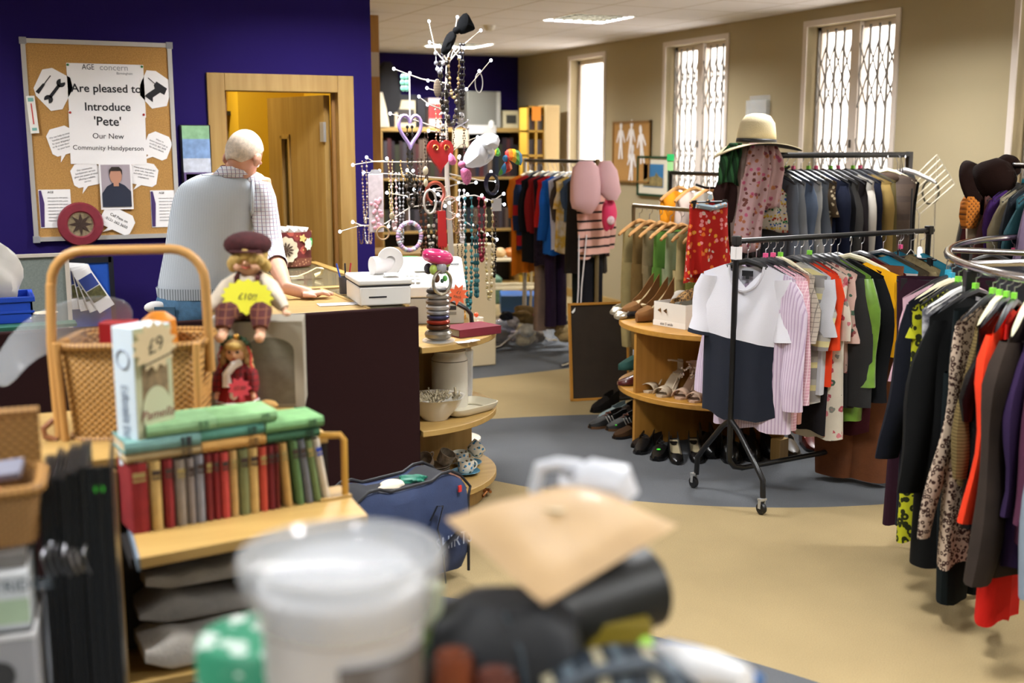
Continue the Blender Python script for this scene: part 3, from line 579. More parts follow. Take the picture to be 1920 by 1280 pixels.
so = obj('shirt', pm(s), CHK, P, 'white shirt with fine blue check', solid=.004, sub=1)
s = MB(); s.loft([ring(Pnk-ax*.035, .088, .085, up=ax), ring(Pnk+ax*.022, .070, .074, up=ax), ring(Pnk-ax*.02, .095, .092, up=ax)], caps=False); obj('collar', pm(s), CHK, so, solid=.003)
JEAN = mat('denim', '#3f6482', .9, var=.3, vscale=40, bump=.3)
s = MB(); s.loft([ring(Phip-zv*.12, .19, .145), ring(Phip, .196, .146), ring(Pwst-zv*.03, .19, .138)], caps=False)
for s_ in (-1, 1):
    h0 = Phip+rv*.09*s_-zv*.08; an = FT[s_]; s.tube([h0, V(h0.x, h0.y, .5)+fv*.03, V(an.x, an.y, .06)], [.105, .08, .07], 14, caps=False)
jo = obj('jeans', pm(s), JEAN, P, 'blue denim jeans', solid=.004)
obj('pocket', pm(MB().box((-.05, -.004, -.06), (.05, .004, .06), Matrix.Translation(Phip+rv*-.09-fv*.148+zv*.0) @ Matrix.Rotation(-YAW, 4, 'Z'))), mat('denim_dark', '#35566f', .9), jo)
s = MB().ball(Phip-rv*.145-fv*.115+zv*.055, (.055, .03, .03), 12, 8); obj('shirt_tail', pm(s), plain('#e4e2e0', .8), so)
for s_ in (-1, 1):
    an = FT[s_]; q = V(an.x, an.y, 0); obj('shoe', pm(MB().loft([ring(q-fv*.07+zv*.03, .035, .03, up=fv), ring(q+zv*.045, .042, .044, up=fv), ring(q+fv*.1+zv*.035, .048, .034, up=fv), ring(q+fv*.18+zv*.02, .03, .018, up=fv)])), plain('#2a2018', .4), P)
obj('ring', pm(MB().tube([HC+hdir*.062+side*.012+V(0, 0, .006)+(side*math.cos(q)+zv*math.sin(q))*.0118 for q in [i*PI/6 for i in range(13)]], .0018, 5)), GOLD, P, 'gold ring')
# ================================================================ LEFT FOREGROUND: stepped display unit, baskets, books, dolls
TOPZ, STZ = .95, .80
t = thing('display_unit', 'beech stepped display unit holding the basket, dolls and the row of books', 'display unit', (0, 0, 0))
sa, sb, sc_, sd = Zp(262, 1046, STZ), Zp(690, 965, STZ), Zp(655, 913, STZ), Zp(245, 985, STZ); sc_ = sb+(sd-sa)*1.15; sd2 = sa+(sd-sa)*1.15
obj('step_shelf', MB().prism([(p.x, p.y) for p in (sa, sb, sc_, sd2)], STZ-.026, STZ), BEECH, t, bev=.002)
u = (sd2-sa).normalized(); nrm = V(-u.y, u.x, 0)
obj('edge_strip', MB().prism([(p.x, p.y) for p in (sa+nrm*.006, sa, sd2, sd2+nrm*.006)], STZ-.03, STZ-.001), plain('#6d7d8c', .4), t)
UX0, UX1, UY0, UY1 = .235, .79, sd2.y+.02, 3.42
UY0 = 2.84
obj('top_shelf', MB().box((-.55, UY0, TOPZ-.022), (UX1, UY1, TOPZ)), BEECH, t, bev=.002)
BKW = plain('#15100e', .8)
obj('upright', MB().box((UX0, UY0-.05, 0), (UX0+.02, UY1, TOPZ-.022)), BEECHV, t); obj('side_board', MB().box((UX1-.02, UY0+.01, 0), (UX1, UY1, TOPZ-.022)), BKW, t)
obj('back_board', MB().box((UX0+.02, UY1-.02, 0), (UX1-.02, UY1, TOPZ-.022)), BKW, t)
obj('inner_board', MB().box((UX0+.02, UY0+.12, .40), (UX1-.02, UY0+.14, TOPZ-.022)), BKW, t)
obj('bottom_shelf', MB().box((UX0+.02, 2.78, .36), (UX1-.02, UY1-.02, .385)), BEECH, t, bev=.002)
obj('bracket', MB().box((UX0+.02, 2.6, STZ-.05), (UX1-.02, UY0+.12, STZ-.027)), BKW, t)
# folded towels on the bottom shelf
def slab(w, d, h, seed, amp=.012, nx=22, ny=12):
    random.seed(seed); ph = [random.uniform(0, 6) for _ in range(8)]; R = []
    for i in range(nx+1):
        x = -w/2+w*i/nx; e = min(1, 6*min(i, nx-i)/nx+.25); ring_ = []
        for k in range(ny*2):
            a = 2*PI*k/(ny*2); ca, sa_ = math.cos(a), math.sin(a)
            yy = d/2*math.copysign(abs(ca)**.35, ca); zz = h/2*math.copysign(abs(sa_)**.45, sa_)*e
            ring_.append(V(x, yy, h/2+zz+amp*math.sin(9*x/w+ph[0]+2*yy/d)*(sa_ > 0)+amp*.5*math.sin(23*x/w+ph[1]+7*yy/d)*(sa_ > 0)))
        R.append(ring_)
    return MB().loft(R)
TOW = mat('towel_white', '#c9c4bb', .98, bump=1, bscale=120, var=.2, vscale=12); TOWG = mat('towel_grey', '#8f8b86', .98, bump=1, bscale=120, var=.3, vscale=10)
solo('folded_towel', slab(.48, .3, .10, 1), TOW, 'thick white folded towel at the bottom of the towel pile', 'towel', (.53, 2.95, .386), .04, 'folded towels under the books')
solo('folded_towel', slab(.48, .28, .07, 2), TOWG, 'grey folded towel in the middle of the towel pile', 'towel', (.53, 2.99, .492), .02, 'folded towels under the books')
solo('folded_towel', slab(.46, .26, .06, 3), TOW, 'pale folded towel on top of the towel pile under the books', 'towel', (.54, 3.02, .568), .05, 'folded towels under the books')
# books
def book(label, tk, h, d, col, loc, rz, lean=0, flat=False, band=None, group='old cloth-bound books'):
    rot = (0, lean, rz) if not flat else (0, PI/2, rz)
    t = thing('book', label, 'book', loc, rot=rot, group=group); cm_ = mat('bookcloth_'+col.lstrip('#'), col, .8, var=.25, vscale=35, bump=.3, bscale=350)
    R = [(0, d), (0, .006), (.003, .0), (tk/2, -.003), (tk-.003, 0), (tk, .006), (tk, d), (tk-.0025, d), (tk-.0025, .007), (.0025, .007), (.0025, d)]
    obj('cover', MB().prism(R, 0, h), cm_, t, smooth=False)
    obj('pages', MB().box((.003, .007, .004), (tk-.003, d-.004, h-.004)), plain('#cdb894', .9), t)
    if band:
        bm_ = plain(band, .6)
        for z0, z1 in ((.74, .77), (.80, .87)): obj('title_block', MB().box((tk*.15, -.0042, h*z0), (tk*.85, .002, h*z1)), bm_, t)
    return t
bx = [('#8d1c20', 240, 276, 'wide crimson'), ('#c8a868', 277, 300, 'cream'), ('#8a2226', 302, 322, 'dark red'), ('#8d8278', 324, 346, 'thick grey'), ('#8f8582', 347, 362, 'thin grey-brown'), ('#8a8a94', 363, 381, 'blue-grey'),
      ('#7a1f20', 382, 396, 'thin dark red'), ('#861c20', 397, 410, 'thin ruby'), ('#c0443e', 412, 430, 'coral'), ('#c4a064', 431, 447, 'tan'), ('#7a7e52', 449, 470, 'olive green'), ('#cba866', 469, 489, 'pale yellow'),
      ('#bf4634', 490, 507, 'orange-red'), ('#6e151c', 507, 522, 'maroon'), ('#7c2a24', 522, 531, 'very thin brown-red'), ('#c09a58', 531, 552, 'leaning straw-coloured'), ('#5c7e4e', 549, 580, 'leaning mid green'), ('#6d7078', 567, 600, 'leaning slate grey'), ('#6d8252', 585, 617, 'leaning sage green'), ('#cfc4b0', 603, 637, 'leaning off-white blue-labelled')]
d1 = (sb-sa).normalized(); n1_ = V(-d1.y, d1.x, 0); ang = math.atan2(d1.y, d1.x)
b0 = Zp(250, 1002, STZ); b1 = Zp(640, 945, STZ); bl = (b1-b0).dot(d1); random.seed(2)
BH = .168
pos_ = [0]; 
for i, (cc, xa, xb, nm) in enumerate(bx):
    s0 = bl*(xa-240)/(637-240)*.985; wd = max(.010, bl*(min(xb, xa+23 if i > 14 else xb)-xa)/(637-240)*.9)
    lean = 0 if i < 15 else -math.radians(4+2.2*(i-15)*.6)
    if i >= 15: s0 = bl*((531, 556, 575, 593, 612)[i-15]+6-240)/(637-240); wd = bl*.038
    p = b0+d1*s0+V(0, 0, STZ-b0.z+.0006+(wd*math.sin(-lean) if lean else 0)*0)
    h = BH*random.uniform(.965, 1.0) if i else BH*1.0
    if lean: p.z += 0.0
    book('%s book standing %s' % (nm, 'at the left end of the row' if i == 0 else 'at the right end of the row' if i == 19 else 'between the %s and %s books' % (bx[i-1][3], bx[i+1][3])), wd, h, .115, cc, p, ang, lean, band={19: '#2040a0'}.get(i, '#3b2a22' if i % 3 else '#9a8650'))
def flatbook(nm, where, s0, ln, tk, z, cc, back=.0, band=None):
    p = b0+d1*(s0)+n1_*back; book('%s book lying flat, %s' % (nm, where), tk, ln, .12, cc, V(p.x, p.y, STZ+z+tk), ang, flat=True, band=band, group='books lying on the row of books')
z1 = BH+.003; 
flatbook('tan', 'lowest at the left of the flat pile', -.006, .176, .021, z1, '#9a8358', 0, '#5b4a30')
flatbook('orange-tan', 'lowest in the middle of the flat pile', .172, .160, .026, z1, '#c0904a', .0, '#7a5a2a')
flatbook('dark green', 'lowest at the right of the flat pile', .335, .14, .024, z1, '#2c5a3c', .0, '#1b3a28')
flatbook('grey-spined teal', 'second up at the left of the flat pile', -.008, .178, .030, z1+.022, '#6f9a94', .0, '#2c2c30')
flatbook('dark teal', 'second up in the middle of the flat pile', .172, .158, .026, z1+.027, '#4f8a78', .004, '#274a3e')
flatbook('sage green', 'topmost at the right end of the flat pile', .334, .152, .026, z1+.026, '#6f9f66', .0, '#4a7048')
flatbook('pale green', 'topmost at the left of the flat pile', .045, .168, .029, z1+.054, '#8cb884', .004, '#5f8c62')
flatbook('light apple-green', 'topmost in the middle of the flat pile', .215, .150, .028, z1+.054, '#86b47c', .006, '#6a9468')
# beech book-end
q = b1+d1*.028+n1_*.04
t = thing('book_end', 'yellow beech loop book-end at the right end of the book row', 'book-end', V(q.x, q.y, STZ+.001), ang)
obj('loop', MB().tube([(-.055, .05, .0), (-.055, .05, .15), (-.045, .045, .163), (.0, .02, .163), (.008, .015, .15), (.008, .015, 0)], .0095, 6), mat('yellow_wood', '#bd8f35', .45, pat='wood', cols=('#a87a26',), scale=5, axis=2), t)
obj('foot', MB().box((-.065, 0, 0), (.02, .065, .006)), BEECH, t)
# ---- wicker picnic basket with tall cane handle
def rrect(w, d, z, n=24, e=.35, cx=0, cy=0):
    o = []
    for i in range(n):
        a = 2*PI*i/n; ca, sa_ = math.cos(a), math.sin(a); o.append(V(cx+w*math.copysign(abs(ca)**e, ca), cy+d*math.copysign(abs(sa_)**e, sa_), z))
    return o
bL, bR = Zp(108, 828, TOPZ), Zp(372, 822, TOPZ); bc = (bL+bR)/2+FW*.13; bwid = (bR-bL).length/2
t = thing('wicker_basket', 'tall wicker picnic basket with an arched cane handle', 'basket', V(bc.x, bc.y, TOPZ+.001), -YAW*.85)
R = [rrect(bwid*.93, .115, 0), rrect(bwid*.97, .12, .10), rrect(bwid*1.03, .13, .24), rrect(bwid*1.02, .128, .245), rrect(bwid*.99, .118, .24), rrect(bwid*.94, .112, .10), rrect(bwid*.9, .105, .01)]
obj('basket_body', MB().loft(R), WICK, t)
for z, k in ((.245, 1.03), (.0, .95)):
    r_ = rrect(bwid*k, .13*k, z, 32); obj('rim' if z else 'foot_rim', MB().tube(r_+[r_[0]], .010 if z else .008, 7), mat('wicker_rim', '#a87a3a', .6, pat='stripes', cols=('#7a5424',), scale=90, axis=0), t)
hw_ = bwid*1.07
obj('handle', MB().tube([(-hw_, -.10, -.0), (-hw_-.005, -.10, .25), (-hw_+.0, -.09, .40)]+arc((-hw_+.085, -.085, .40), .085, PI, PI/2, 6)+arc((hw_-.085, -.05, .40), .085, PI/2, 0, 6)+[(hw_, -.04, .3), (hw_, -.03, .16)], .0125, 10), CANE, t, 'arched cane handle')
obj('corner_post', MB().rod((-hw_+.022, -.125, -.0), (-hw_+.015, -.13, .255), .010), CANE, t); obj('corner_post', MB().rod((hw_-.02, -.12, 0), (hw_-.015, -.125, .25), .010), CANE, t)
s = MB(); s.tube([(-hw_-.012, -.1, .05), (-hw_-.035, -.115, .03), (-hw_-.03, -.12, .01), (-hw_, -.12, .0)], .008, 7); obj('binding', s, mat('binding', '#7d4a22', .6), t)
Mb = Matrix.Translation((bc.x, bc.y, TOPZ)) @ Matrix.Rotation(-YAW*.85, 4, 'Z')
def inb(x, y, z): return Mb @ V(x, y, z)
solo('red_box', MB().box((-.045, -.03, 0), (.045, .03, .28)), plain('#9c1218', .5), 'dark red box standing up inside the picnic basket', 'box', inb(-.05, 0, .012), -YAW, bev=.003)
solo('coral_book', MB().box((-.022, -.02, 0), (.022, .02, .24)), plain('#d8565a', .6), 'coral pink book in the picnic basket beside the red box', 'book', inb(.03, -.03, .012), -YAW, bev=.002)
solo('orange_packet', MB().lathe([(0, 0), (.035, 0), (.05, .2), (.045, .275), (.02, .295), (0, .297)], 18), plain('#c2761c', .45), 'rounded orange packet standing at the back of the picnic basket', 'packet', inb(.04, .055, .012))
fl = MB(); fl.add([(-.05, 0, .1), (.06, .02, .12), (.10, -.01, .23), (-.02, -.05, .26), (-.20, -.10, .20), (-.27, -.16, .03), (-.20, -.15, .0), (-.15, -.12, .10)], [(0, 1, 2, 3), (0, 3, 4, 7), (7, 4, 5, 6)])
solo('plastic_bag', fl, mat('clear_film', '#cfd6de', .12, alpha=.24, spec=1), 'crinkled clear plastic bag spilling out of the basket over its left side', 'plastic bag', inb(-.09, .02, .12), -YAW, solid=.003, sub=2)
# ---- tall doll carton with the beige price star
pa, pb_, pc = Zp(222, 878, TOPZ), Zp(256, 884, TOPZ), Zp(330, 866, TOPZ)
pl, pf, pr = Zp(214, 876, TOPZ), Zp(262, 882, TOPZ), Zp(332, 862, TOPZ)
d_ = (pr-pf); wdt = d_.length; an = math.atan2(d_.y, d_.x); dep = (pl-pf).length*1.0
t = thing('doll_carton', 'tall pale blue and green doll carton standing before the wicker basket', 'box', V(pf.x, pf.y, TOPZ+.001), an)
hC = .335
obj('carton', MB().box((0, 0, 0), (wdt, dep, hC)), plain('#c9d8e2', .6), t, bev=.002, label='pale blue carton side')
obj('front_print', MB().box((.002, -.0015, .004), (wdt-.002, -.0002, hC-.002)), plain('#b4b896', .6), t)
obj('picture', MB().box((wdt*.18, -.0025, .05), (wdt*.86, -.0015, .24)), mat('carton_pic', '#8f7a58', .6, var=.6, vscale=40), t)
obj('oval_label', MB().prism([(wdt*.52+.042*math.cos(a), .13+.062*math.sin(a)) for a in [i*PI/12 for i in range(24)]], .0026, .004, Matrix.Rotation(PI/2, 4, 'X')), plain('#b9bf9c', .6), t)
text('Pamella', .032, plain('#7a3a3a', .6), t, (wdt*.52, -.0045, .125), shear=.3)
obj('wreath', MB().tube([(-.0015, dep*.5+.022*math.cos(a), hC-.075+.022*math.sin(a)) for a in [i*PI/9 for i in range(19)]], .002, 5), plain('#8a96a8', .7), t)
for k in range(2): text('Collectable Dolls', .020, plain('#8e9cae', .7), t, (-.0015, dep*.5+.012*(k-.5), .13), rot=(PI/2, PI/2, -PI/2))
def star(n, r0, r1, wx=1): return [((r0 if i % 2 else r1)*math.cos(PI*i/n)*wx, (r0 if i % 2 else r1)*math.sin(PI*i/n)) for i in range(2*n)]
def tagstar(label, loc, rz, col, words, n=14, r0=.04, r1=.052, tilt=0, wx=1, size=.03, under=False, roll=0, back=0):
    t = thing('price_star', label, 'price tag', loc, rot=(back, roll, rz))
    obj('card', MB().prism(star(n, r0, r1, wx), 0, .0015, Matrix.Rotation(PI/2, 4, 'X')), plain(col, .7), t, smooth=False)
    for i, w_ in enumerate(words): text(w_, size, plain('#4a4636', .8), t, (0, -.002, (len(words)-1)*size*.5-i*size), shear=.15)
    if under: obj('underline', MB().box((-size, -.0022, -size*.75), (size, -.0015, -size*.66)), plain('#4a4636', .8), t)
    return t
ft = V(math.sin(an), -math.cos(an), 0)
tagstar('beige star price tag reading nine pounds on the tall doll carton', V(pf.x, pf.y, TOPZ)+d_*.47+ft*.012+V(0, 0, .29), an, '#d0bd94', ['£9'], r0=.045, r1=.060, wx=1.1, size=.048, under=True, roll=-.25)
# ---- grey doll carton with arched window
ga, gb = Zp(398, 768, TOPZ), Zp(572, 763, TOPZ); gd = gb-ga; gw = gd.length; ga_an = math.atan2(gd.y, gd.x); gh = .252
t = thing('window_carton', 'grey doll carton with an arched window behind the girl doll', 'box', V(ga.x, ga.y, TOPZ+.001), ga_an); GC = mat('grey_card', '#8f8878', .7, var=.12, vscale=8)
AR = [(gw*.36, .01), (gw*.90, .01), (gw*.90, gh*.66)]+[(gw*.63+gw*.27*math.cos(a), gh*.66+gh*.16*math.sin(a)) for a in [i*PI/10 for i in range(1, 10)]]+[(gw*.36, gh*.66)]
obj('carton', MB().box((0, .004, 0), (gw, .15, gh)), GC, t, bev=.002)
obj('front_card', MB().prism([(0, 0), (gw*.36, 0), (gw*.36, gh*.66)]+list(reversed(AR[3:-1]))+[(gw*.90, gh*.66), (gw*.9, 0), (gw, 0), (gw, gh), (0, gh)], 0, .004, Matrix.Translation((0, .004, 0)) @ Matrix.Rotation(PI/2, 4, 'X')), mat('silver_card', '#a49c8a', .6, var=.15, vscale=10), t, smooth=False)
obj('window_film', MB().prism(AR, 0, .001, Matrix.Translation((0, .003, 0)) @ Matrix.Rotation(PI/2, 4, 'X')), mat('film', '#6d675a', .25, var=.25, vscale=30), t)
obj('side_flap', MB().box((-.003, .004, .0), (0, .15, gh)), plain('#b7b7bb', .6), t)
# ---- boy doll sitting on the carton
DSK = mat('doll_skin', '#d8a888', .4); BLOND = mat('blond_hair', '#c8a860', .8, bump=1, bscale=80, var=.3, vscale=40); MARO = mat('maroon_check', '#4c1a1a', .9, pat='check', cols=('#7a4a2e',), scale=45, var=.3, vscale=30)
q = V(ga.x, ga.y, TOPZ)+gd*.50+V(0, .055, gh+.001)
t = thing('boy_doll', 'blond boy doll in maroon cap and dungarees sitting on the carton', 'doll', q, ga_an-.12)
bd = MB(); bd.ball((0, 0, .178), (.046, .046, .05), 16, 12).ball((0, -.046, .168), (.008, .01, .008), 8, 6).tube([(0, 0, .1), (0, 0, .14)], [.03, .018], 10).tube([(0, 0, .03), (0, .005, .11)], [.045, .038], 12)
for s_ in (-1, 1):
    bd.ball((s_*.024, -.033, .156), (.016, .014, .014), 8, 6)
    bd.tube([(s_*.04, 0, .115), (s_*.075, -.02, .075), (s_*.105, -.045, .035)], [.016, .014, .010], 8).ball((s_*.113, -.053, .025), (.014, .012, .009), 8, 6)
    bd.tube([(s_*.03, -.02, .025), (s_*.05, -.10, .03), (s_*.052, -.125, -.02)], [.024, .02, .014], 8).tube([(s_*.052, -.12, -.025), (s_*.055, -.155, -.03), (s_*.055, -.18, -.02)], [.013, .014, .010], 8)
o = obj('body', bd, DSK, t); md = o.modifiers.new('weld', 'REMESH'); md.mode = 'VOXEL'; md.voxel_size = .004; md.use_smooth_shade = True
h = MB(); h.ball((0, .016, .19), (.053, .05, .045), 16, 10)
for k in range(9): a = -PI/2+(k-4)*.42; h.ball((.047*math.cos(a)*1.02, .047*math.sin(a), .192-.012*abs(k-4)*.8), (.016, .012, .018), 8, 6)
obj('hair', h, BLOND, t); obj('cap', MB().ball((-.004, .012, .216), (.070, .066, .038), 18, 10).loft([rrect(.05, .022, .199, 12, 1, 0, -.045), rrect(.045, .02, .204, 12, 1, 0, -.045)]), mat('cap_felt', '#46191c', .95, var=.5, vscale=60, bump=.6, bscale=200), t, 'dark maroon cap')
for s_ in (-1, 1): obj('eye', MB().ball((s_*.017, -.043, .176), (.006, .004, .004), 8, 6), INK, t)
obj('mouth', MB().tube([(-.012, -.043, .157), (0, -.047, .153), (.012, -.043, .157)], .0025, 6), plain('#b8584e', .5), t)
s = MB(); s.tube([(0, 0, .05), (0, .004, .12), (0, .0, .135)], [.048, .042, .024], 14)
for s_ in (-1, 1): s.tube([(s_*.03, 0, .12), (s_*.06, -.012, .095), (s_*.085, -.03, .06), (s_*.105, -.045, .038)], [.02, .026, .025, .015], 10)
obj('shirt', s, mat('doll_shirt', '#d8ccb8', .85, var=.15, vscale=40), t, 'cream puffed shirt')
s = MB(); s.tube([(0, 0, .01), (0, 0, .06), (0, .0, .085)], [.055, .052, .046], 14)
for s_ in (-1, 1):
    s.tube([(s_*.028, -.01, .03), (s_*.05, -.10, .033), (s_*.052, -.128, -.005)], [.034, .031, .022], 10); s.tube([(s_*.028, -.044, .08), (s_*.03, -.035, .125), (s_*.03, .02, .135)], .008, 6, flat=.5)
o = obj('dungarees', s, MARO, t, 'maroon checked dungarees')
for s_ in (-1, 1): obj('button', MB().ball((s_*.03, -.047, .10), (.009, .005, .009), 8, 6), plain('#8a6a3a', .4), o)
Mq = Matrix.Translation(q) @ Matrix.Rotation(ga_an-.12, 4, 'Z')
tagstar('yellow star price tag on the boy doll chest', Mq @ V(.008, -.075, .075), ga_an-.12, '#eeec3c', ['£10!!'], n=16, r0=.044, r1=.052, wx=1.45, size=.026, roll=.06, back=-.15)
# ---- girl doll standing in front
q = Zp(450, 770, TOPZ); TART = mat('tartan', '#7a1016', .9, pat='check', cols=('#161214', '#2a1012'), scale=60)
q = V(ga.x, ga.y, TOPZ)+gd*.30+V(math.sin(ga_an), -math.cos(ga_an), 0)*.06+V(0, 0, .001)
t = thing('girl_doll', 'small blonde girl doll in red tartan dress standing before the grey carton', 'doll', q, ga_an-.1)
bd = MB(); bd.ball((0, 0, .178), (.030, .030, .034), 14, 10).ball((0, -.03, .172), (.005, .006, .005), 6, 5).tube([(0, 0, .12), (0, 0, .16)], [.02, .012], 8).tube([(0, 0, .06), (0, 0, .13)], [.028, .024], 10)
for s_ in (-1, 1):
    bd.tube([(s_*.022, 0, .135), (s_*.046, -.012, .10), (s_*.05, -.028, .062)], [.012, .010, .007], 8).ball((s_*.052, -.032, .055), (.008, .008, .009), 7, 5); bd.tube([(s_*.014, 0, .07), (s_*.014, 0, .004)], [.014, .009], 8)
o = obj('body', bd, DSK, t); md = o.modifiers.new('weld', 'REMESH'); md.mode = 'VOXEL'; md.voxel_size = .003; md.use_smooth_shade = True
h = MB(); h.ball((0, .006, .187), (.036, .033, .032), 14, 9)
for k in range(11):
    a = PI*.0+(k-1)*PI/8; 
    for j in range(4): h.ball((.034*math.cos(a)*(1+.1*j), .03*math.sin(a)+.004, .175-.022*j), (.011, .010, .014), 7, 5)
obj('hair', h, mat('ash_blond', '#b08d58', .8, bump=1, bscale=90, var=.35, vscale=60), t, 'long wavy blonde hair')
obj('fringe', MB().ball((0, -.024, .197), (.026, .010, .012), 10, 6), BLOND, t)
hb = MB()
for k in range(9): a = PI*k/8; hb.ball((.036*math.cos(a), 0, .19+.028*math.sin(a)), .009, 7, 5)
o = obj('head_band', hb, mat('band_leaf', '#2c4a2c', .7, var=.6, vscale=90), t, 'green garland head band')
obj('gold_ball', MB().ball((.006, -.008, .222), .009, 8, 6), GOLD, o)
for s_ in (-1, 1):
    obj('ribbon', MB().tube([(s_*.036, -.008, .195), (s_*.046, -.012, .17), (s_*.043, -.01, .145), (s_*.052, -.012, .125)], .005, 6, flat=.4), plain('#b5281e', .6), t)
    obj('eye', MB().ball((s_*.011, -.027, .181), (.005, .003, .004), 7, 5), INK, t)
obj('mouth', MB().ball((0, -.029, .162), (.005, .002, .002), 6, 4), plain('#b03038', .5), t)
s = MB(); s.tube([(0, 0, .085), (0, 0, .135), (0, 0, .15)], [.034, .034, .018], 12)
for s_ in (-1, 1): s.tube([(s_*.02, 0, .14), (s_*.042, -.006, .115), (s_*.05, -.02, .085), (s_*.051, -.028, .068)], [.016, .02, .018, .012], 9)
obj('jacket', s, TART, t, 'red and black tartan jacket'); rs = MB(); fr_ = MB()
R = [[V(r*(1+.07*math.sin(9*a))*math.cos(a), r*(1+.07*math.sin(9*a))*math.sin(a), z) for a in [2*PI*i/40 for i in range(40)]] for r, z in ((.034, .095), (.050, .055), (.056, .03), (.06, .012))]
rs.loft(R, caps=False); o = obj('skirt', rs, mat('red_skirt', '#8e1018', .8), t, 'red pleated skirt')
for z, r in ((.014, .062), (.04, .055)): obj('trim', MB().tube([((r+.001)*(1+.07*math.sin(9*a))*math.cos(a), (r+.001)*(1+.07*math.sin(9*a))*math.sin(a), z) for a in [2*PI*i/40 for i in range(41)]], .0045 if z < .02 else .002, 5), plain('#e6e2e0', .8), o)
s = MB(); s.tube([(.018, -.02, .152), (0, -.032, .145), (-.02, -.036, .12), (-.018, -.04, .085)], [.010, .012, .011, .013], 8); obj('fur_scarf', s.ball((0, -.042, .062), (.014, .012, .016), 8, 6), mat('white_fur', '#e4e0da', .95, bump=1, bscale=150), t, 'white fur scarf')
for s_ in (-1, 1): obj('boot', MB().loft([rrect(.010, .014, .0, 10, .8, s_*.014, -.006), rrect(.011, .012, .014, 10, .8, s_*.014, -.003), rrect(.009, .009, .03, 10, .8, s_*.014, 0)]), BLACK, t)
Mg = Matrix.Translation(q) @ Matrix.Rotation(ga_an-.1, 4, 'Z')
tagstar('pink star price tag on the girl doll dress', Mg @ V(.022, -.068, .088), ga_an-.1, '#ee5a72', ['£7.50'], n=9, r0=.022, r1=.031, wx=1.1, size=.014, back=-.12)
t = solo('soft_toy', crumple(.03, .02, .016, 8), mat('tan_plush', '#b08a50', .95, bump=.6, bscale=120), 'small tan stuffed toy lying behind the pale green books', 'toy', V(ga.x, ga.y, TOPZ)+gd*.55+V(0, -.05, .018))
# ---- black wire-hung display folders stacked on edge, with the green dot
q = Dp(150, 1060, 2.12); zb = .52
rd = V(math.cos(-.12), math.sin(-.12), 0)
for k in range(8):
    o_ = q+rd*(-.058+.0115*k)+V(0, .006*(k % 3), 0); hh = 1.105+.004*k-(.006 if k % 2 else 0)
    t = thing('ring_folder', ['leftmost tall black folder of the upright stack on the left', 'second black folder from the left of the upright stack', 'third black folder from the left of the upright stack', 'fourth black folder from the left, in the stack middle', 'fifth black folder from the left, in the stack middle', 'sixth black folder from the left of the upright stack', 'seventh black folder, second from the right in the stack', 'rightmost broad black folder with a green dot sticker on its spine'][k], 'folder', V(o_.x, o_.y, zb), -.12, group='upright black folders')
    w_ = .0105 if k < 7 else .045; x_ = 0
    obj('cover', MB().box((x_, -.05-.004*(k % 3), 0), (x_+.004, .16, hh-zb)).box((x_+w_-.004, -.05-.004*(k % 3), 0), (x_+w_, .16, hh-zb)).tube([(x_+w_/2, -.05-.004*(k % 3), 0), (x_+w_/2, -.05-.004*(k % 3), hh-zb)], min(w_/2, .006), 8).box((x_, -.052, 0), (x_+w_, -.046, hh-zb)), mat('black_vinyl', '#101418', .35, spec=.5), t)
    if k < 7: obj('wire_loop', MB().tube([(w_/2, -.058, .47+.01*math.sin(k)), (w_/2-.006, -.068, .455), (w_/2, -.07, .43), (w_/2+.006, -.066, .415), (w_/2+.002, -.058, .41)], .0013, 5), STEEL, t)
    else: obj('dot_sticker', MB().lathe([(0, .0015), (.0085, .0015), (.0085, 0)], 16, Matrix.Translation((x_+w_*.5, -.056, hh-zb-.04)) @ Matrix.Rotation(PI/2, 4, 'X')), GREENDOT, t, 'green dot sticker')
# ---- stack at the far left edge: grey file box, toner carton, shallow wicker basket
q = Dp(30, 1130, 2.2); tb = .50
solo('side_table', MB().box((-.45, -.22, tb-.03), (.34, .28, tb)).box((-.43, -.2, 0), (-.39, .24, tb-.03)).box((.28, -.2, 0), (.32, .24, tb-.03)), BEECH, 'low beech side table carrying the file box and black folders', 'table', (.0, 2.12, 0))
zg = Dp(60, 1140, 2.05).z
t = thing('file_box', 'grey box file with a round finger hole at the bottom left', 'box file', (-.06, 2.02, tb+.001), -.12)
obj('case', MB().box((-.16, 0, 0), (.095, .20, zg-tb)), mat('grey_file', '#96979a', .45), t, bev=.004)
qq = Dp(18, 1240, 2.0); obj('finger_hole', MB().lathe([(0, -.002), (.022, -.002), (.022, -.004), (.026, -.004), (.026, 0)], 20, Matrix.Translation((.035, 0, qq.z-tb)) @ Matrix.Rotation(PI/2, 4, 'X') @ Matrix.Scale(-1, 4, (0, 0, 1))), plain('#3c3c3c', .3), t, 'dark finger hole')
obj('edge_trim', MB().box((-.162, -.004, zg-tb-.008), (.097, .202, zg-tb)), plain('#d8d8da', .4), t)
zt = Dp(45, 1015, 2.1).z
t = thing('toner_carton', 'white and green toner cartridge carton on the grey box file', 'carton', (-.07, 2.04, zg+.001), -.12); ht = zt-zg
obj('carton', MB().box((-.16, 0, 0), (.10, .19, ht)), plain('#c8ced2', .6), t, bev=.002)
obj('green_band', MB().box((-.161, -.0012, ht*.12), (.101, .0, ht*.55)), mat('pale_green', '#a9c0a2', .6, var=.1, vscale=20), t)
text('TONER CARTRIDGE', .028, plain('#55606a', .7), t, (.015, -.002, ht*.78))
obj('lid_edge', MB().box((-.161, -.001, ht-.003), (.101, .191, ht+.001)), plain('#dfe3e6', .5), t)
q = Dp(40, 985, 2.2); zq = zt+.003; hq = Dp(40, 875, 2.15).z-zq
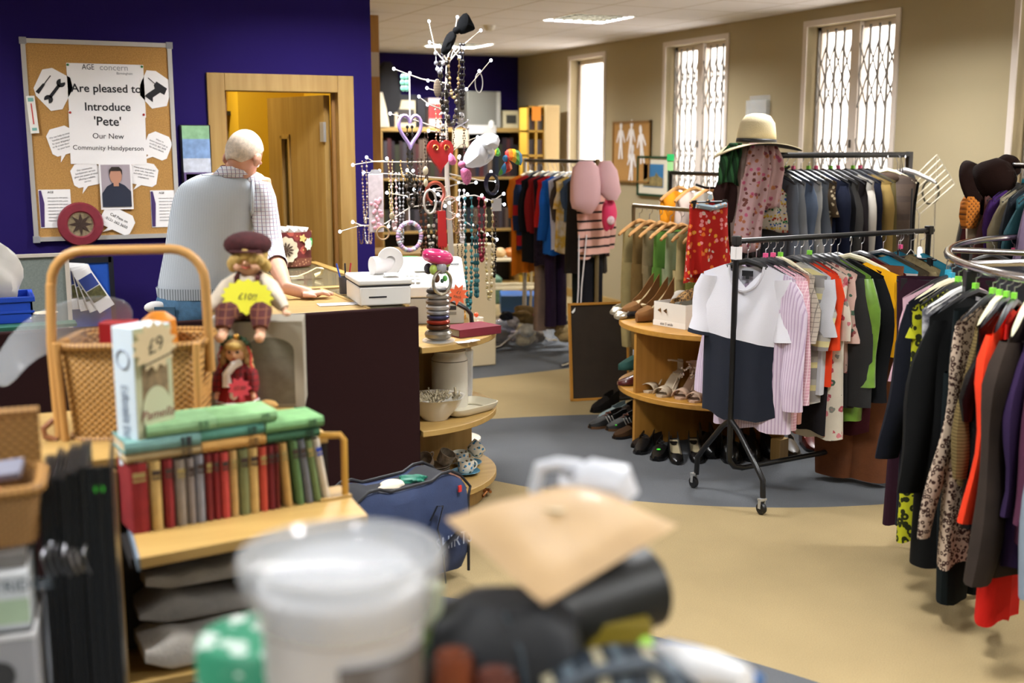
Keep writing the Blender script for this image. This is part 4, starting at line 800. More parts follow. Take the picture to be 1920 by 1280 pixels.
solo('grey_folder', MB().box((-.16, 0, 0), (.10, .2, .026)), plain('#6d6a66', .7), 'dark grey folder between the toner carton and the small basket', 'folder', (-.07, 2.06, zq), -.1, bev=.002)
zq += .028; hq -= .02
t = thing('small_basket', 'open rectangular wicker basket at the left edge above the toner carton', 'basket', (-.06, 2.17, zq), -.1)
R = [rrect(.12, .08, 0), rrect(.125, .085, hq*.5), rrect(.13, .09, hq), rrect(.12, .08, hq), rrect(.11, .07, .01)]
obj('basket_body', MB().loft(R), mat('open_wicker', '#9d7440', .6, pat='weave', cols=('#4a2f14',), scale=420), t)
r_ = rrect(.13, .09, hq, 32); obj('rim', MB().tube(r_+[r_[0]], .011, 8), mat('wicker_rim', '#a87a3a', .6), t)
obj('lid', MB().box((-.125, .09, hq+.0), (.125, .105, hq+.10)), WICK, t); obj('lid_rim', MB().tube([(-.125, .097, hq+.10), (.125, .097, hq+.10)], .011, 7), mat('wicker_rim', '#a87a3a', .6), t)
solo('red_card', MB().box((-.07, -.05, 0), (.07, .05, .004)), plain('#b03a34', .6), 'red card lying in the small basket', 'card', (-.08, 2.16, zq+hq-.012), rot=(.2, -.1, .3))
solo('grey_pack', MB().box((-.06, -.03, 0), (.06, .03, .012)), plain('#6e6f7e', .5), 'grey plastic pack in the small basket behind the red card', 'packet', (-.02, 2.2, zq+hq+.002), rot=(.2, -.1, -.2))
# ================================================================ CENTRE: half-round shelf unit, till, china, navy bag
HX, HY, HR = 1.728, 5.2, .555
def halfround(cx, cy, r, z0, z1, sg=1, n=28): return MB().prism([(cx+sg*r*math.sin(a), cy-r*math.cos(a)) for a in [PI*i/n for i in range(n+1)]], z0, z1)
t = thing('half_round_shelf', 'half-round beech shelf unit at the end of the counter with china', 'shelf unit', (HX, HY, 0)); HZ = (.82, .44, .12)
for z in HZ: obj('shelf', halfround(0, 0, HR, z-.028, z), BEECH, t, bev=.003)
obj('divider', MB().box((0, -.012, 0), (.465, .012, .792)), BEECHV, t); obj('back_panel', MB().box((0, -.25, 0), (.016, .3, .792)), BEECHV, t)
obj('plinth', halfround(0, 0, HR-.06, 0, .09), BEECHV, t)
# till body on the shelf, printer unit on the counter
TW = plain('#dcdad4', .45); TG = plain('#a8a69e', .5)
t = thing('cash_register', 'white cash register with sloping top on the half-round shelf', 'cash register', (2.02, 5.42, .821), -.30)
obj('drawer', MB().box((-.2, -.17, 0), (.2, .2, .13)), TG, t, bev=.006, label='grey cash drawer')
body = MB().loft([[V(x, y, z) for (y, z) in ((-.18, .135), (.22, .135), (.22, .30), (.05, .31), (-.18, .19))] for x in (-.21, .21)])
obj('housing', body, TW, t, bev=.008)
Ms = Matrix.Translation((.05, -.07, .252)) @ Matrix.Rotation(math.atan2(.12, .23), 4, 'X')
obj('display', MB().box((-.09, .0, 0), (.05, .05, .004), Ms), plain('#8f8b80', .3), t)
s = MB()
for i in range(5):
    for j in range(3): s.box((-.20+.028*i, -.10+.028*j, 0), (-.178+.028*i, -.078+.028*j, .006), Ms)
o = obj('keypad', s, plain('#b9b6ac', .5), t); obj('vent', MB().box((.08, .06, 0), (.14, .066, .003), Ms), INK, t)
obj('keyhole_plate', MB().box((.05, -.172, .07), (.16, -.17, .09)), INK, t); obj('model_plate', MB().box((.07, -.172, .045), (.16, -.17, .06)), plain('#77756e', .4), t)
t = thing('receipt_printer', 'low white receipt printer at the end of the counter left of the till', 'receipt printer', (1.60, 4.86, 1.001), -.12)
obj('base', MB().box((-.10, -.10, 0), (.13, .24, .085)), TW, t, bev=.008); obj('lid', MB().box((-.105, -.105, .09), (.135, .245, .115)), TW, t, bev=.008)
obj('slot', MB().box((-.06, -.1015, .035), (.02, -.1, .042)), INK, t); obj('seam', MB().box((-.101, -.101, .085), (.131, .241, .09)), INK, t)
obj('paper_roll', MB().rod((.0, .12, .155), (.12, .15, .155), .042, 24), PAPER, t, 'white paper roll'); obj('receipt', MB().tube([(.06, .03, .118), (.06, -.02, .135), (.06, -.05, .125)], .035, 4, flat=.03), PAPER, t)
q = V(1.78, 5.75, .0); pp = Yp(765, 560, 5.66)
t = thing('green_tub', 'white tub with bright green lid behind the receipt roll', 'tub', (Yp(768, 500, 5.72).x, 5.72, .822)); zt = Yp(768, 483, 5.72).z-.822
obj('pot', MB().lathe([(0, 0), (.05, 0), (.06, zt-.05), (0, zt-.05)], 24), WHITE, t); obj('lid', MB().lathe([(.062, zt-.055), (.064, zt), (.055, zt+.004), (0, zt+.004)], 24), plain('#12924c', .4), t)
q = Zp(768, 540, 1.12); t = solo('tape_roll', MB().lathe([(.022, -.02), (.06, -.02), (.06, .02), (.022, .02), (.022, -.02)], 28, Matrix.Rotation(PI/2, 4, 'X')), plain('#e0dedb', .5), 'white roll of adhesive tape standing on the receipt printer', 'tape roll', (1.70, 4.97, 1.178), -.3)
t = thing('pen_pot', 'small pen pot with blue pens beside the receipt printer', 'pen pot', (1.56, 5.22, 1.003)); obj('pot', MB().lathe([(0, 0), (.03, 0), (.033, .08), (.029, .08), (.027, .004), (0, .004)], 16), plain('#3a3a40', .5), t)
for k, (cc, dx) in enumerate((('#2349b0', -.02), ('#16161c', .0), ('#b02a2a', .014))): tag(obj('pen', MB().rod((0, 0, 0), (dx*1.6, .005, .135), .0042, 6), plain(cc, .4), loc=(1.56+dx*.5, 5.22, 1.012)), ['blue pen leaning in the pen pot', 'black pen upright in the pen pot', 'red pen leaning right in the pen pot'][k], 'pen', 'pens in the pot')
solo('plant_sprig', crumple(.05, .04, .05, 21, amp=.5), plain('#2c5a2a', .7), 'green plant sprig beside the display case end', 'plant', Yp(722, 514, 5.62))
# bangle column
q = V(1.855, 4.77, .821)
t = thing('bangle_stand', 'clear bangle display column on the front of the half-round shelf', 'display stand', q); obj('column', MB().rod((0, 0, 0), (0, 0, .36), .036, 20), CLEAR, t); obj('foot', MB().lathe([(0, 0), (.075, 0), (.075, .008), (0, .008)], 28), CLEAR, t)
bz = [('#8f8a80', 'broad pewter', .02, .020), ('#5c4030', 'dark brown', .055, .011), ('#a33a2a', 'red and gold', .078, .010), ('#4a4a6a', 'violet', .100, .009), ('#a8a8ac', 'silver', .122, .010), ('#c8c4c0', 'pale silver', .145, .012), ('#8a8076', 'bronze', .170, .013), ('#b8b4ae', 'bright steel', .195, .011), ('#3a322c', 'black', .218, .010)]
for cc, nm, z, r in bz:
    solo('bangle', MB().tube([(.044*math.cos(a), .044*math.sin(a), 0) for a in [2*PI*i/24 for i in range(25)]], r, 8), mat('bangle_'+cc[1:], cc, .28, metal=.75), '%s bangle stacked on the clear bangle column' % nm, 'bangle', q+V(0, 0, z+.012), group='bangles on the column')
solo('bangle', MB().tube([(.052*math.cos(a), 0, .052*math.sin(a)) for a in [2*PI*i/28 for i in range(29)]], .008, 8), mat('bangle_open', '#b5b0a2', .25, metal=.9), 'open silver bangle tilted upright near the column top', 'bangle', q+V(-.0, -.052, .275), .35, group='bangles on the column')
s = MB(); random.seed(7)
o = thing('stone_bracelet', 'chunky bracelet of green and grey stones on the bangle column', 'bracelet', q+V(0, 0, .31))
for k, (cc, a, z, r) in enumerate((('#a9bf5a', 3.9, .02, .024), ('#9a9aa0', 4.75, .03, .03), ('#aebf66', 5.7, .05, .022), ('#5a3a26', 4.2, -.018, .02), ('#5fae52', 5.2, -.02, .014), ('#2a4a3a', 4.8, -.03, .010), ('#4a4650', .4, .02, .026), ('#4a4650', 1.6, .02, .026), ('#3a3640', 2.6, .02, .026))):
    obj('stone', MB().ball((.043*math.cos(a), .043*math.sin(a), z), (r*.8, r*.8, r), 10, 7), plain(cc, .25), o)
solo('bangle', MB().tube([(.045*math.cos(a), .045*math.sin(a), .0) for a in [2*PI*i/24 for i in range(25)]], .028, 10, flat=1), mat('pink_resin', '#c8326a', .15, coat=.6), 'thick glossy pink bangle on top of the bangle column', 'bangle', q+V(.0, 0, .385), rot=(.12, .15, 0), group='bangles on the column')
tagstar('orange star price tag between the bangles and the till', q+V(.105, .02, .205), -.3, '#f06a3c', ['£1', 'each'], n=9, r0=.03, r1=.052, size=.02, roll=.3)
# maroon album, black handset arm, ornaments
a0, a1 = Zp(815, 632, .82), Zp(912, 646, .82); d = (a1-a0); an = math.atan2(d.y, d.x)
t = thing('photo_album', 'maroon photo album lying on the half-round shelf front edge', 'album', V(1.97, 4.80, .821), .22)
obj('cover', MB().box((0, 0, 0), (.24, .16, .004)).box((0, 0, .034), (.24, .16, .038)).box((0, -.003, 0), (.24, .003, .038)), mat('maroon_leather', '#6a1428', .45), t, bev=.001); obj('pages', MB().box((.004, .004, .005), (.235, .155, .033)), plain('#9d9a90', .8), t)
solo('black_stand', MB().tube([(0, 0, .15), (.05, -.02, .13), (.10, -.04, .10), (.118, -.05, .075), (.122, -.055, .0)], .011, 8).tube([(-.02, 0, .02), (.11, -.05, .03)], .003, 5), BLACKM, 'black bent metal arm standing behind the maroon album', 'stand', (2.0, 5.06, .821))
for k, (px, py, cc, lab, fn) in enumerate(((868, 592, '#c08a30', 'small amber carved ornament behind the black arm', 0), (893, 603, '#c9ccd0', 'small stack of clear glass dishes near the shelf edge', 1), (836, 592, '#17171a', 'tiny black figure ornament beside the till', 0))):
    z0 = .821; q2 = Zp(px, py+8, .82)
    if q2.y > 5.6: q2 = V(2.15, 5.3, .82)
    if fn: t = solo('glass_dish', MB().lathe([(0, 0), (.035, 0), (.038, .018), (.03, .02), (.036, .024), (.037, .042), (0, .042)], 20), mat('pressed_glass', '#dcd6c8', .08, alpha=.6, spec=.9), lab, 'glass dish', V(q2.x, q2.y, z0)); solo('red_bead', MB().ball((0, 0, .012), .012), plain('#d84a20', .3), 'small red bead lying on the stacked glass dishes', 'bead', V(q2.x, q2.y, z0+.043))
    else: solo('ornament', MB().ball((0, 0, .02), (.018, .018, .022)).ball((.004, 0, .052), (.012, .012, .022)), plain(cc, .35), lab, 'ornament', V(q2.x, q2.y, z0))
for k, (x, y) in enumerate(((1.97, 4.72), (2.03, 4.74))): solo('earring_card', MB().box((-.03, -.02, 0), (.03, .02, .002)), PAPER, ['cream earring card lying left of the album corner', 'cream earring card lying nearest the album spine'][k], 'earring card', (x-.03, y-.03, .8215), .5*k, group='earring cards')
# china on the middle shelf
Z2 = .441; CH = plain('#d8d4c4', .25)
def at(px, py, z): return Zp(px, py, z)
q = at(846, 742, Z2)
t = thing('storage_jar', 'tall white enamel storage jar on the middle half-round shelf', 'jar', V(2.02, 5.05, Z2)); obj('jar', MB().lathe([(0, 0), (.085, 0), (.088, .01), (.088, .24), (.075, .26), (.075, .275), (.08, .28), (.0, .285)], 32), plain('#cfcabb', .35), t); obj('rim_line', MB().lathe([(.0885, .232), (.0885, .236)], 32), plain('#6a665c', .4), t)
t = thing('plastic_jug', 'clear plastic jug beside the white storage jar', 'jug', V(2.12, 5.13, Z2)); obj('jug', MB().lathe([(0, 0), (.05, 0), (.056, .26), (.053, .26), (.047, .004), (0, .004)], 24), CLEAR, t)
q = at(812, 775, Z2)
t = thing('mixing_bowl', 'large white bowl of dried flowers on the middle shelf', 'bowl', V(1.865, 4.85, Z2)); obj('bowl', MB().lathe([(0, 0), (.06, 0), (.065, .008), (.11, .06), (.135, .105), (.142, .108), (.13, .105), (.10, .06), (.05, .015), (0, .012)], 36, wob=lambda a, z: 1+.03*math.cos(6*a)*(z > .1)), plain('#d6d2c6', .25), t)
s = MB(); random.seed(9)
for k in range(90): a, r = random.uniform(0, 6.28), random.uniform(0, .115); p = V(r*math.cos(a), r*math.sin(a), .09); s.tube([p, p+V(random.uniform(-.03, .03), random.uniform(-.03, .03), random.uniform(.01, .035))], random.uniform(.003, .007), 4)
tag(obj('dried_flowers', s, mat('potpourri', '#b8ab8c', .9, var=.7, vscale=70), loc=(1.865, 4.85, Z2+.006), kind='stuff'), 'dried flower heads and petals filling the white bowl', 'potpourri')
t = thing('serving_tray', 'cream moulded serving tray with handle holes on the middle shelf', 'tray', V(2.05, 4.93, Z2+.002), .42)
R = lambda k, z: rrect(.155*k, .10*k, z, 40, .45)
obj('tray', MB().loft([R(.85, 0), R(.97, .012), R(1.04, .035), R(1.0, .037), R(.9, .012), R(.86, .006)]), plain('#cdc6ae', .3), t); obj('border_print', MB().loft([R(.78, .0068), R(.70, .0072), R(.64, .0074)], caps=False), mat('tray_print', '#a79e80', .5, var=.5, vscale=60), t); obj('handle_hole', MB().loft([rrect(.02, .012, .03, 12, .8, -.142, 0), rrect(.02, .012, .034, 12, .8, -.142, 0)]), plain('#8a7a50', .6), t)
# china on the bottom shelf
Z3 = .121
CUPB = mat('cup_blue_floral', '#d8d6c8', .25, pat='floral', cols=('#3f86b8', '#4d5a3a', '#3f86b8', '#6a5a34'), scale=48); CUPW = mat('cup_brown', '#9a8f80', .3, var=.6, vscale=60)
def cup(label, loc, m, r=.038, h=.062, rot=(0, 0, 0), flare=1.1):
    t = thing('teacup', label, 'teacup', loc, rot=rot, group='teacups on the bottom shelf')
    obj('cup', MB().lathe([(0, .0), (r*.8, .0), (r, .008), (r*1.05, h*.5), (r*flare, h), (r*flare-.003, h), (r, h*.5), (r*.9, .012), (0, .008)], 28), m, t); obj('handle', MB().tube(arc((r*1.02, 0, h*.52), .02, PI/2, -PI/2, 8), .004, 6), m, t); return t
SAUB = plain('#4e7f96', .3)
def saucer(label, loc, m, r=.07): return solo('saucer', MB().lathe([(0, 0), (.03, 0), (.034, .003), (r*.8, .010), (r, .017), (r-.002, .019), (r*.78, .012), (.03, .006), (0, .006)], 32), m, label, 'saucer', loc, group='saucers on the bottom shelf')
c0 = V(2.06, 4.95, Z3)
saucer('blue saucer under the front blue flowered teacup', c0, SAUB); cup('blue flowered teacup standing on the blue saucer in front', c0+V(0, 0, .0095), CUPB)
c1 = V(2.13, 5.09, Z3); saucer('blue saucer at the back below the stacked flowered cups', c1, SAUB)
cup('blue flowered teacup behind, under the tilted cup', c1+V(-.035, .01, .0095), CUPB); cup('tilted blue flowered teacup on top at the back right', c1+V(.02, .005, .058), CUPB, rot=(.2, .9, .3))
c2 = V(1.92, 4.98, Z3)
for k in range(4): saucer(['bottom saucer of the brown patterned stack', 'second saucer up in the brown patterned stack', 'third saucer up in the brown patterned stack', 'top saucer of the brown patterned stack'][k], c2+V(.0, .03, .010*k), CUPW, .075)
cup('brown patterned teacup tilted left on the saucer stack', c2+V(-.05, .0, .062), CUPW, rot=(.5, -.7, .2)); cup('brown patterned teacup tilted right on the saucer stack', c2+V(.045, .03, .052), CUPW, rot=(.3, .4, -.2))
solo('glass_dish', MB().lathe([(0, 0), (.05, 0), (.06, .01), (.10, .035), (.105, .045), (.10, .044), (.055, .014), (0, .006)], 36, wob=lambda a, z: 1+.06*math.cos(12*a)*(z > .03)), mat('pink_glass', '#c89a88', .08, alpha=.65, spec=.9, var=.3, vscale=50), 'pink pressed glass dish in front of the brown saucers', 'glass dish', (1.87, 4.81, Z3), bev=0)
solo('patterned_tin', MB().prism([(-.08, -.01), (.08, -.01), (.085, .03), (-.085, .03)], 0, .03), mat('peacock_tin', '#c0a45a', .5, pat='dots', cols=('#26442e', '#8a4a20', '#1c2c3a', '#3a5a34'), scale=48), 'flat tin with green and orange scale pattern behind the navy bag', 'tin', (1.83, 4.70, .122), .1)
# navy holdall on the floor
ba, bb = Zp(652, 945, .44), Zp(884, 884, .44); bd_ = V(bb.x-ba.x, bb.y-ba.y, 0); bl_ = bd_.length; ban = math.atan2(bd_.y, bd_.x); NAVY = mat('navy_canvas', '#2c3a5c', .8, var=.2, vscale=14, bump=.3, bscale=250); TRIM = plain('#0c0d14', .6)
t = thing('holdall', 'navy blue canvas holdall standing open on the floor before the counter', 'bag', V(ba.x, ba.y, .002), ban); bh_ = .455
R = []
for i in range(13):
    x = bl_*i/12; sag = .02*math.sin(i*.9)+.012*math.sin(i*2.1); e = min(1, .82+min(i, 12-i)*.12); zt = bh_*e-.02*(i > 3)*(i < 9)-.0
    R.append([V(x, -.0, .01), V(x, -.012+sag*.3, zt*.5), V(x, 0+sag*.5, zt-.02), V(x, .012, zt), V(x, .024, zt-.015), V(x, .16+sag*.4, zt-.01), V(x, .185, zt), V(x, .2, zt-.02), V(x, .21, zt*.5), V(x, .2, .01)])
obj('body', MB().loft(R), NAVY, t, sub=1)
obj('piping', MB().tube([R[i][3]+V(0, -.004, .004) for i in range(13)]+[V(bl_-.022, -.004, z) for z in (.34, .2, .04)], .006, 6), TRIM, t); obj('piping', MB().tube([R[i][6]+V(0, -.004, .004) for i in range(13)], .006, 6), TRIM, t)
obj('lining', MB().loft([[p+V(0, 0, .006) for p in (r[4], r[5])] for r in R], closed=False), plain('#0a0c16', .8), t)
obj('strap', MB().tube([(bl_*.33, -.02, .03), (bl_*.31, -.025, .2), (bl_*.27, -.03, .315), (bl_*.24, -.035, .325), (bl_*.22, -.03, .30)], .016, 6, flat=.25), TRIM, t)
obj('strap', MB().tube([(bl_*.74, -.02, .03), (bl_*.70, -.03, .18), (bl_*.66, -.03, .26), (bl_*.70, -.035, .345), (bl_*.66, -.03, .35), (bl_*.6, -.03, .30)], .011, 6, flat=.25), TRIM, t); obj('strap', MB().tube([(bl_*.62, -.02, .12), (bl_*.74, -.03, .19), (bl_*.84, -.03, .22)], .016, 6, flat=.25), TRIM, t)
obj('red_tab', MB().box((bl_*.865, -.016, .375), (bl_*.89, -.010, .40)), plain('#c02a24', .6), t, 'small red tab')
text('SHIRTS', .075, plain('#8a93a6', .8), t, (bl_*.82, -.018, .185), rot=(PI/2, 0, 0), sx=.8)
Mh = Matrix.Translation(V(ba.x, ba.y, 0)) @ Matrix.Rotation(ban, 4, 'Z')
solo('folded_cloth', crumple(.05, .03, .022, 12), plain('#d8cdb8', .8), 'cream cloth packet poking out of the open navy holdall', 'cloth', Mh @ V(bl_*.45, .09, .432)); solo('green_pouch', crumple(.06, .03, .02, 13), plain('#1f6e58', .5), 'green pouch poking out of the open navy holdall', 'pouch', Mh @ V(bl_*.62, .09, .435))
solo('chain_belt', MB().tube([(.0, 0, .0), (.03, .02, .012), (.0, .04, .02), (.04, .05, .006), (.02, .08, .012), (.06, .06, .008), (.05, .02, .01)], .008, 6), mat('copper_chain', '#b07848', .3, metal=.8), 'coppery chain belt lying on the floor right of the navy holdall', 'belt', Zp(905, 930, .012))
# ================================================================ LIGHT-UP TWIG TREE WITH JEWELLERY
TY = 6.0
def tp(px, py, dy=0): return Yp(px, py, TY+dy)
TWIG = plain('#c8bfb0', .6); BULB = mat('lit_bulb', '#dfe8ff', .3, emit=14)
base = tp(848, 560); base.z = 0
t = thing('twig_tree', 'tall pale twig tree with small lit white bulbs behind the till', 'twig tree', base); tb_ = -base
obj('foot', MB().lathe([(0, 0), (.16, 0), (.16, .015), (.03, .03), (0, .03)], 24), TWIG, t)
trunk = [V(0, 0, .02), tp(850, 560)+tb_, tp(846, 470)+tb_, tp(838, 330)+tb_, tp(836, 200)+tb_, tp(838, 110)+tb_]
obj('trunk', MB().tube(trunk, [.022, .018, .017, .014, .010, .005], 8), TWIG, t)
BR = [([(836, 156), (790, 148), (738, 129)], .05, [(768, 137), (802, 151)]), ([(834, 176), (800, 165)], -.04, []), ([(836, 208), (806, 197), (785, 181)], -.08, [(801, 196)]), ([(836, 245), (780, 226), (731, 213)], -.1, [(752, 218)]),
      ([(838, 176), (876, 166), (920, 113)], .04, [(898, 133), (874, 167)]), ([(838, 120), (816, 95), (804, 40)], .03, []), ([(838, 112), (852, 70), (857, 32)], -.02, []), ([(838, 120), (868, 85), (901, 57)], -.06, [(870, 90)]), ([(838, 115), (824, 85), (805, 79)], -.03, [(823, 86)]), ([(838, 130), (850, 95), (861, 107)], -.09, [(852, 91)]),
      ([(838, 302), (770, 304), (700, 303), (661, 309)], -.1, [(725, 297)]), ([(720, 302), (700, 303), (687, 295)], -.1, []), ([(838, 335), (760, 328), (681, 323)], .06, [(711, 320)]), ([(838, 378), (800, 350), (763, 319)], -.14, [(774, 320)]), ([(836, 350), (790, 360), (760, 367), (725, 361)], -.05, [(765, 367), (776, 355)]),
      ([(838, 380), (770, 388), (722, 419), (672, 424), (637, 434)], -.02, []), ([(690, 424), (676, 422), (661, 416)], -.02, []), ([(715, 420), (700, 412), (685, 408)], 0, []), ([(730, 415), (728, 424)], -.03, []), ([(838, 330), (870, 345), (892, 342)], .1, [(860, 342)]), ([(838, 372), (890, 366), (945, 383)], -.12, [(911, 376), (903, 366)]), ([(925, 376), (944, 363)], -.12, []),
      ([(840, 398), (880, 420), (931, 449)], -.05, [(885, 422), (913, 439)]), ([(838, 325), (900, 338), (930, 340)], -.06, [(920, 322), (932, 346)]), ([(838, 395), (858, 403)], -.1, []), ([(838, 360), (813, 356)], -.12, []), ([(838, 372), (821, 364)], -.13, []), ([(838, 384), (816, 377)], -.13, [(834, 386)]), ([(838, 384), (858, 373)], -.13, [(842, 380)]), ([(838, 375), (876, 364)], -.14, []), ([(838, 350), (877, 340), (860, 295)], .08, [(861, 293)]), ([(838, 250), (803, 245)], -.06, []), ([(838, 290), (872, 266), (895, 257)], .05, [])]
for pts, dy, bulbs in BR:
    n_ = len(pts); P_ = [tp(x, y, dy*i/(n_-1))+tb_ for i, (x, y) in enumerate(pts)]
    b_ = obj('branch', MB().tube(P_, [.0045-.002*i/(n_-1) for i in range(n_)], 6), TWIG, t)
    for x, y in [pts[-1]]+bulbs: obj('bulb', MB().ball(tp(x, y, dy)+tb_-V(0, .004, 0), (.0085, .0085, .0085), 8, 6), BULB, b_)
def beads(px, py, drop, w, r, cols, label, dy=-.02, cat='necklace', rope=None, pend=None, gap=1.0, name='necklace', rough=.25, metal=0):
    top = tp(px, py, dy); k = 1/345.0; D_, W_ = drop*k, w*k; th = thing(name, label, cat, top, group='necklaces and trinkets on the twig tree')
    path = []
    n_ = max(6, int(2*D_/(2*r*gap)))
    for i in range(n_+1):
        u = i/n_; x = W_*(.5*math.sin((u-.5)*PI)); z = -D_*(1-abs(2*u-1)**2.2); path.append(V(x, .006*math.sin(i*1.7), z))
    s = MB()
    for i in range(n_+1): s.cur = i % len(cols); s.ball(path[i], (r, r, r*1.05), 7, 5)
    s.cur = 0; s.tube(path, r*.3, 4); obj('beads', s, [plain(c_, rough, metal=metal) for c_ in cols], th)
    if rope: obj('cord', MB().tube(path[::2]+[path[-1]], rope, 5), plain('#3a2c24', .7), th)
    if pend: obj('pendant', MB().ball(V(0, -.01, -D_-pend[1]), (pend[1]*.8, .008, pend[1]), 10, 7), plain(pend[0], .25, metal=pend[2] if len(pend) > 2 else 0), th)
    return th
J = [(683, 303, 112, 8, .0055, ('#8a7064', '#c8b8a8'), 'long brown and silver necklace at the far left branch', -.1), (677, 424, 33, 9, .004, ('#5a4036',), 'dark brown bracelet hanging at the lowest left branch', -.02), (688, 424, 32, 8, .0045, ('#d8d4d0',), 'white bracelet hanging at the lowest left branch', -.03), (694, 423, 33, 6, .005, ('#c8a8a0',), 'pinkish bracelet hanging at the lowest left branch', -.04),
     (732, 301, 96, 7, .0045, ('#a8905a', '#d0c090'), 'gold chain necklace with flower pendant at left', -.09), (738, 326, 108, 10, .0085, ('#d8c8c8', '#c8a0a0'), 'pink and white pearl necklace left of the trunk', .05), (752, 325, 132, 8, .0065, ('#8e8e90', '#b0b0b4'), 'silver grey chain necklace left of the trunk', .04), (758, 302, 30, 14, .005, ('#c8a060',), 'small gold bracelet looped over the upper left branch', -.1),
     (768, 238, 108, 9, .009, ('#2a2622', '#3c3426'), 'thick black rope necklace hanging beneath the lilac heart', -.1), (793, 345, 165, 9, .010, ('#5a3626', '#7a4a34'), 'long brown wooden bead necklace beside the trunk', -.1), (808, 380, 86, 12, .0105, ('#2c2826', '#c8c0b4'), 'black and white striped bead necklace in the middle', -.14), (822, 380, 80, 5, .012, ('#3a3634', '#8a3a30', '#c0b8aa'), 'mixed dark and red bead necklace against the trunk', -.13),
     (866, 357, 100, 10, .0088, ('#dcd6d6',), 'white pearl necklace right of the trunk', -.12), (862, 418, 88, 10, .004, ('#4a3026', '#2c1e1a'), 'thin brown and black necklace below the white pearls', -.06), (878, 372, 215, 14, .0105, ('#2a6a70', '#3a8a8e', '#174a50'), 'long teal bead necklace right of the trunk', -.12), (893, 425, 135, 5, .013, ('#22606a', '#5a98a0'), 'large blue-green bead necklace hanging low on the right', -.08), (903, 372, 120, 11, .0108, ('#8a2636', '#701c2c'), 'burgundy bead necklace on the right', -.12), (917, 378, 190, 14, .0085, ('#c0b088', '#a8945e', '#d8ccb0'), 'long cream and gold chain necklace far right', -.13), (926, 380, 145, 8, .006, ('#1c1a1c',), 'black cord necklace behind the cream and gold chain', -.1),
     (833, 118, 90, 14, .015, ('#241f1e', '#3a3430'), 'chunky black bead necklace at the tree top', -.08), (851, 110, 72, 20, .009, ('#8a6e46', '#b09868', '#4a3a28'), 'bronze link necklace at the tree top', -.09), (866, 84, 118, 6, .010, ('#1f1c1e', '#343036'), 'long black bead necklace to the right of the tree top', -.06), (824, 100, 34, 14, .012, ('#a8a8b0', '#70707a'), 'clear crystal cluster necklace near the tree top', -.09), (846, 170, 62, 22, .014, ('#2c2826', '#443c34'), 'dark chunky necklace in the middle of the tree top', -.1), (821, 196, 105, 9, .006, ('#b09070', '#c8b8b0', '#8a6a50'), 'gold and rose chain necklace under the tree top', -.08), (831, 200, 88, 5, .008, ('#141214', '#c8c4c0'), 'black and white bead strand under the tree top', -.1), (845, 215, 75, 14, .004, ('#4a2c22',), 'thin brown cord necklace beneath the dark chunky one', -.1), (870, 232, 60, 3, .004, ('#5a2a26', '#241c1c'), 'thin dark red bead strand below the skull pendant', -.08),
     (856, 380, 58, 16, .004, ('#a07a60',), 'thin coppery hoop necklace near the red tassel', -.15), (787, 298, 100, 7, .006, ('#3c2a20', '#201814'), 'dark brown cord necklace left of the red heart', -.12), (799, 250, 95, 5, .005, ('#3a2a24',), 'fine dark necklace above the shell pendant', -.1), (888, 395, 50, 8, .008, ('#6a5a4a', '#a09078'), 'grey-brown stone necklace between teal and burgundy beads', -.1), (770, 330, 55, 16, .012, ('#35302c', '#524840'), 'charcoal woven loop necklace left of the trunk', -.12)]
for row in J:
    px, py, dr, w_, r, cols, lab = row[:7]; pend = None
    if 'flower pendant' in lab: pend = ('#a89a80', .02, .5)
    if 'wooden bead' in lab: pend = ('#2f7a52', .03)
    beads(px, py, dr, w_, r, cols, lab, dy=row[7], pend=pend, gap=1.05)
# ring shaped and special trinkets
def loopring(px, py, rx, rz, r, col, label, dy=-.12, heart=False, ribbon=None, beadr=None, cat='bracelet', name='bracelet'):
    c_ = tp(px, py, dy); k = 1/345.; th = thing(name, label, cat, c_, group='necklaces and trinkets on the twig tree'); P_ = []
    for i in range(33):
        a = 2*PI*i/32; x, z = math.cos(a), math.sin(a)
        if heart: x, z = .95*math.sin(a)**3*1.05, (13*math.cos(a)-5*math.cos(2*a)-2*math.cos(3*a)-math.cos(4*a))/16; z *= 1.15
        P_.append(V(x*rx*k, 0, z*rz*k))
    if beadr:
        s = MB()
        for i in range(32): s.cur = i % len(col); s.ball(P_[i], beadr, 8, 6)
        obj('beads', s, [plain(cc, .3) for cc in col], th)
    else: obj('loop', MB().tube(P_, r, 8), plain(col, .4), th)
    if ribbon: obj('ribbon', MB().box((-.004, -.002, rz*k*.8), (.004, .002, ribbon*k)), plain('#d0ccd0', .7), th, 'white hanging ribbon')
    return th
loopring(769, 242, 22, 29, .010, '#a08ac0', 'lilac heart-shaped hanging ring with white ribbon', heart=True, ribbon=100, cat='ornament', name='hanging_heart')
loopring(768, 443, 23, 26, .01, ('#b08ab8', '#d8a8b0', '#c8d0e0', '#a088a8'), 'bracelet of lilac and pink stones hanging on a white ribbon', beadr=.013, ribbon=80)
loopring(898, 155, 8, 19, .003, '#b8b4b0', 'thin silver hoop hanging at the right upper branch', dy=.03); loopring(816, 362, 18, 20, .010, '#8a3a22', 'orange-brown bangle hanging in the centre of the tree'); loopring(806, 378, 12, 22, .006, '#b0a8a0', 'grey beaded hoop left of the orange-brown bangle', dy=-.16); loopring(718, 437, 12, 12, .005, '#9a7a5a', 'bronze hoop hanging at the lower left'); loopring(843, 390, 16, 22, .003, '#c08a70', 'copper hoop earring in the centre right', dy=-.16)
q = tp(759, 155, -.02); t = thing('green_charm', 'pale green scalloped charm on the upper left branch', 'charm', q, group='necklaces and trinkets on the twig tree'); s = MB()
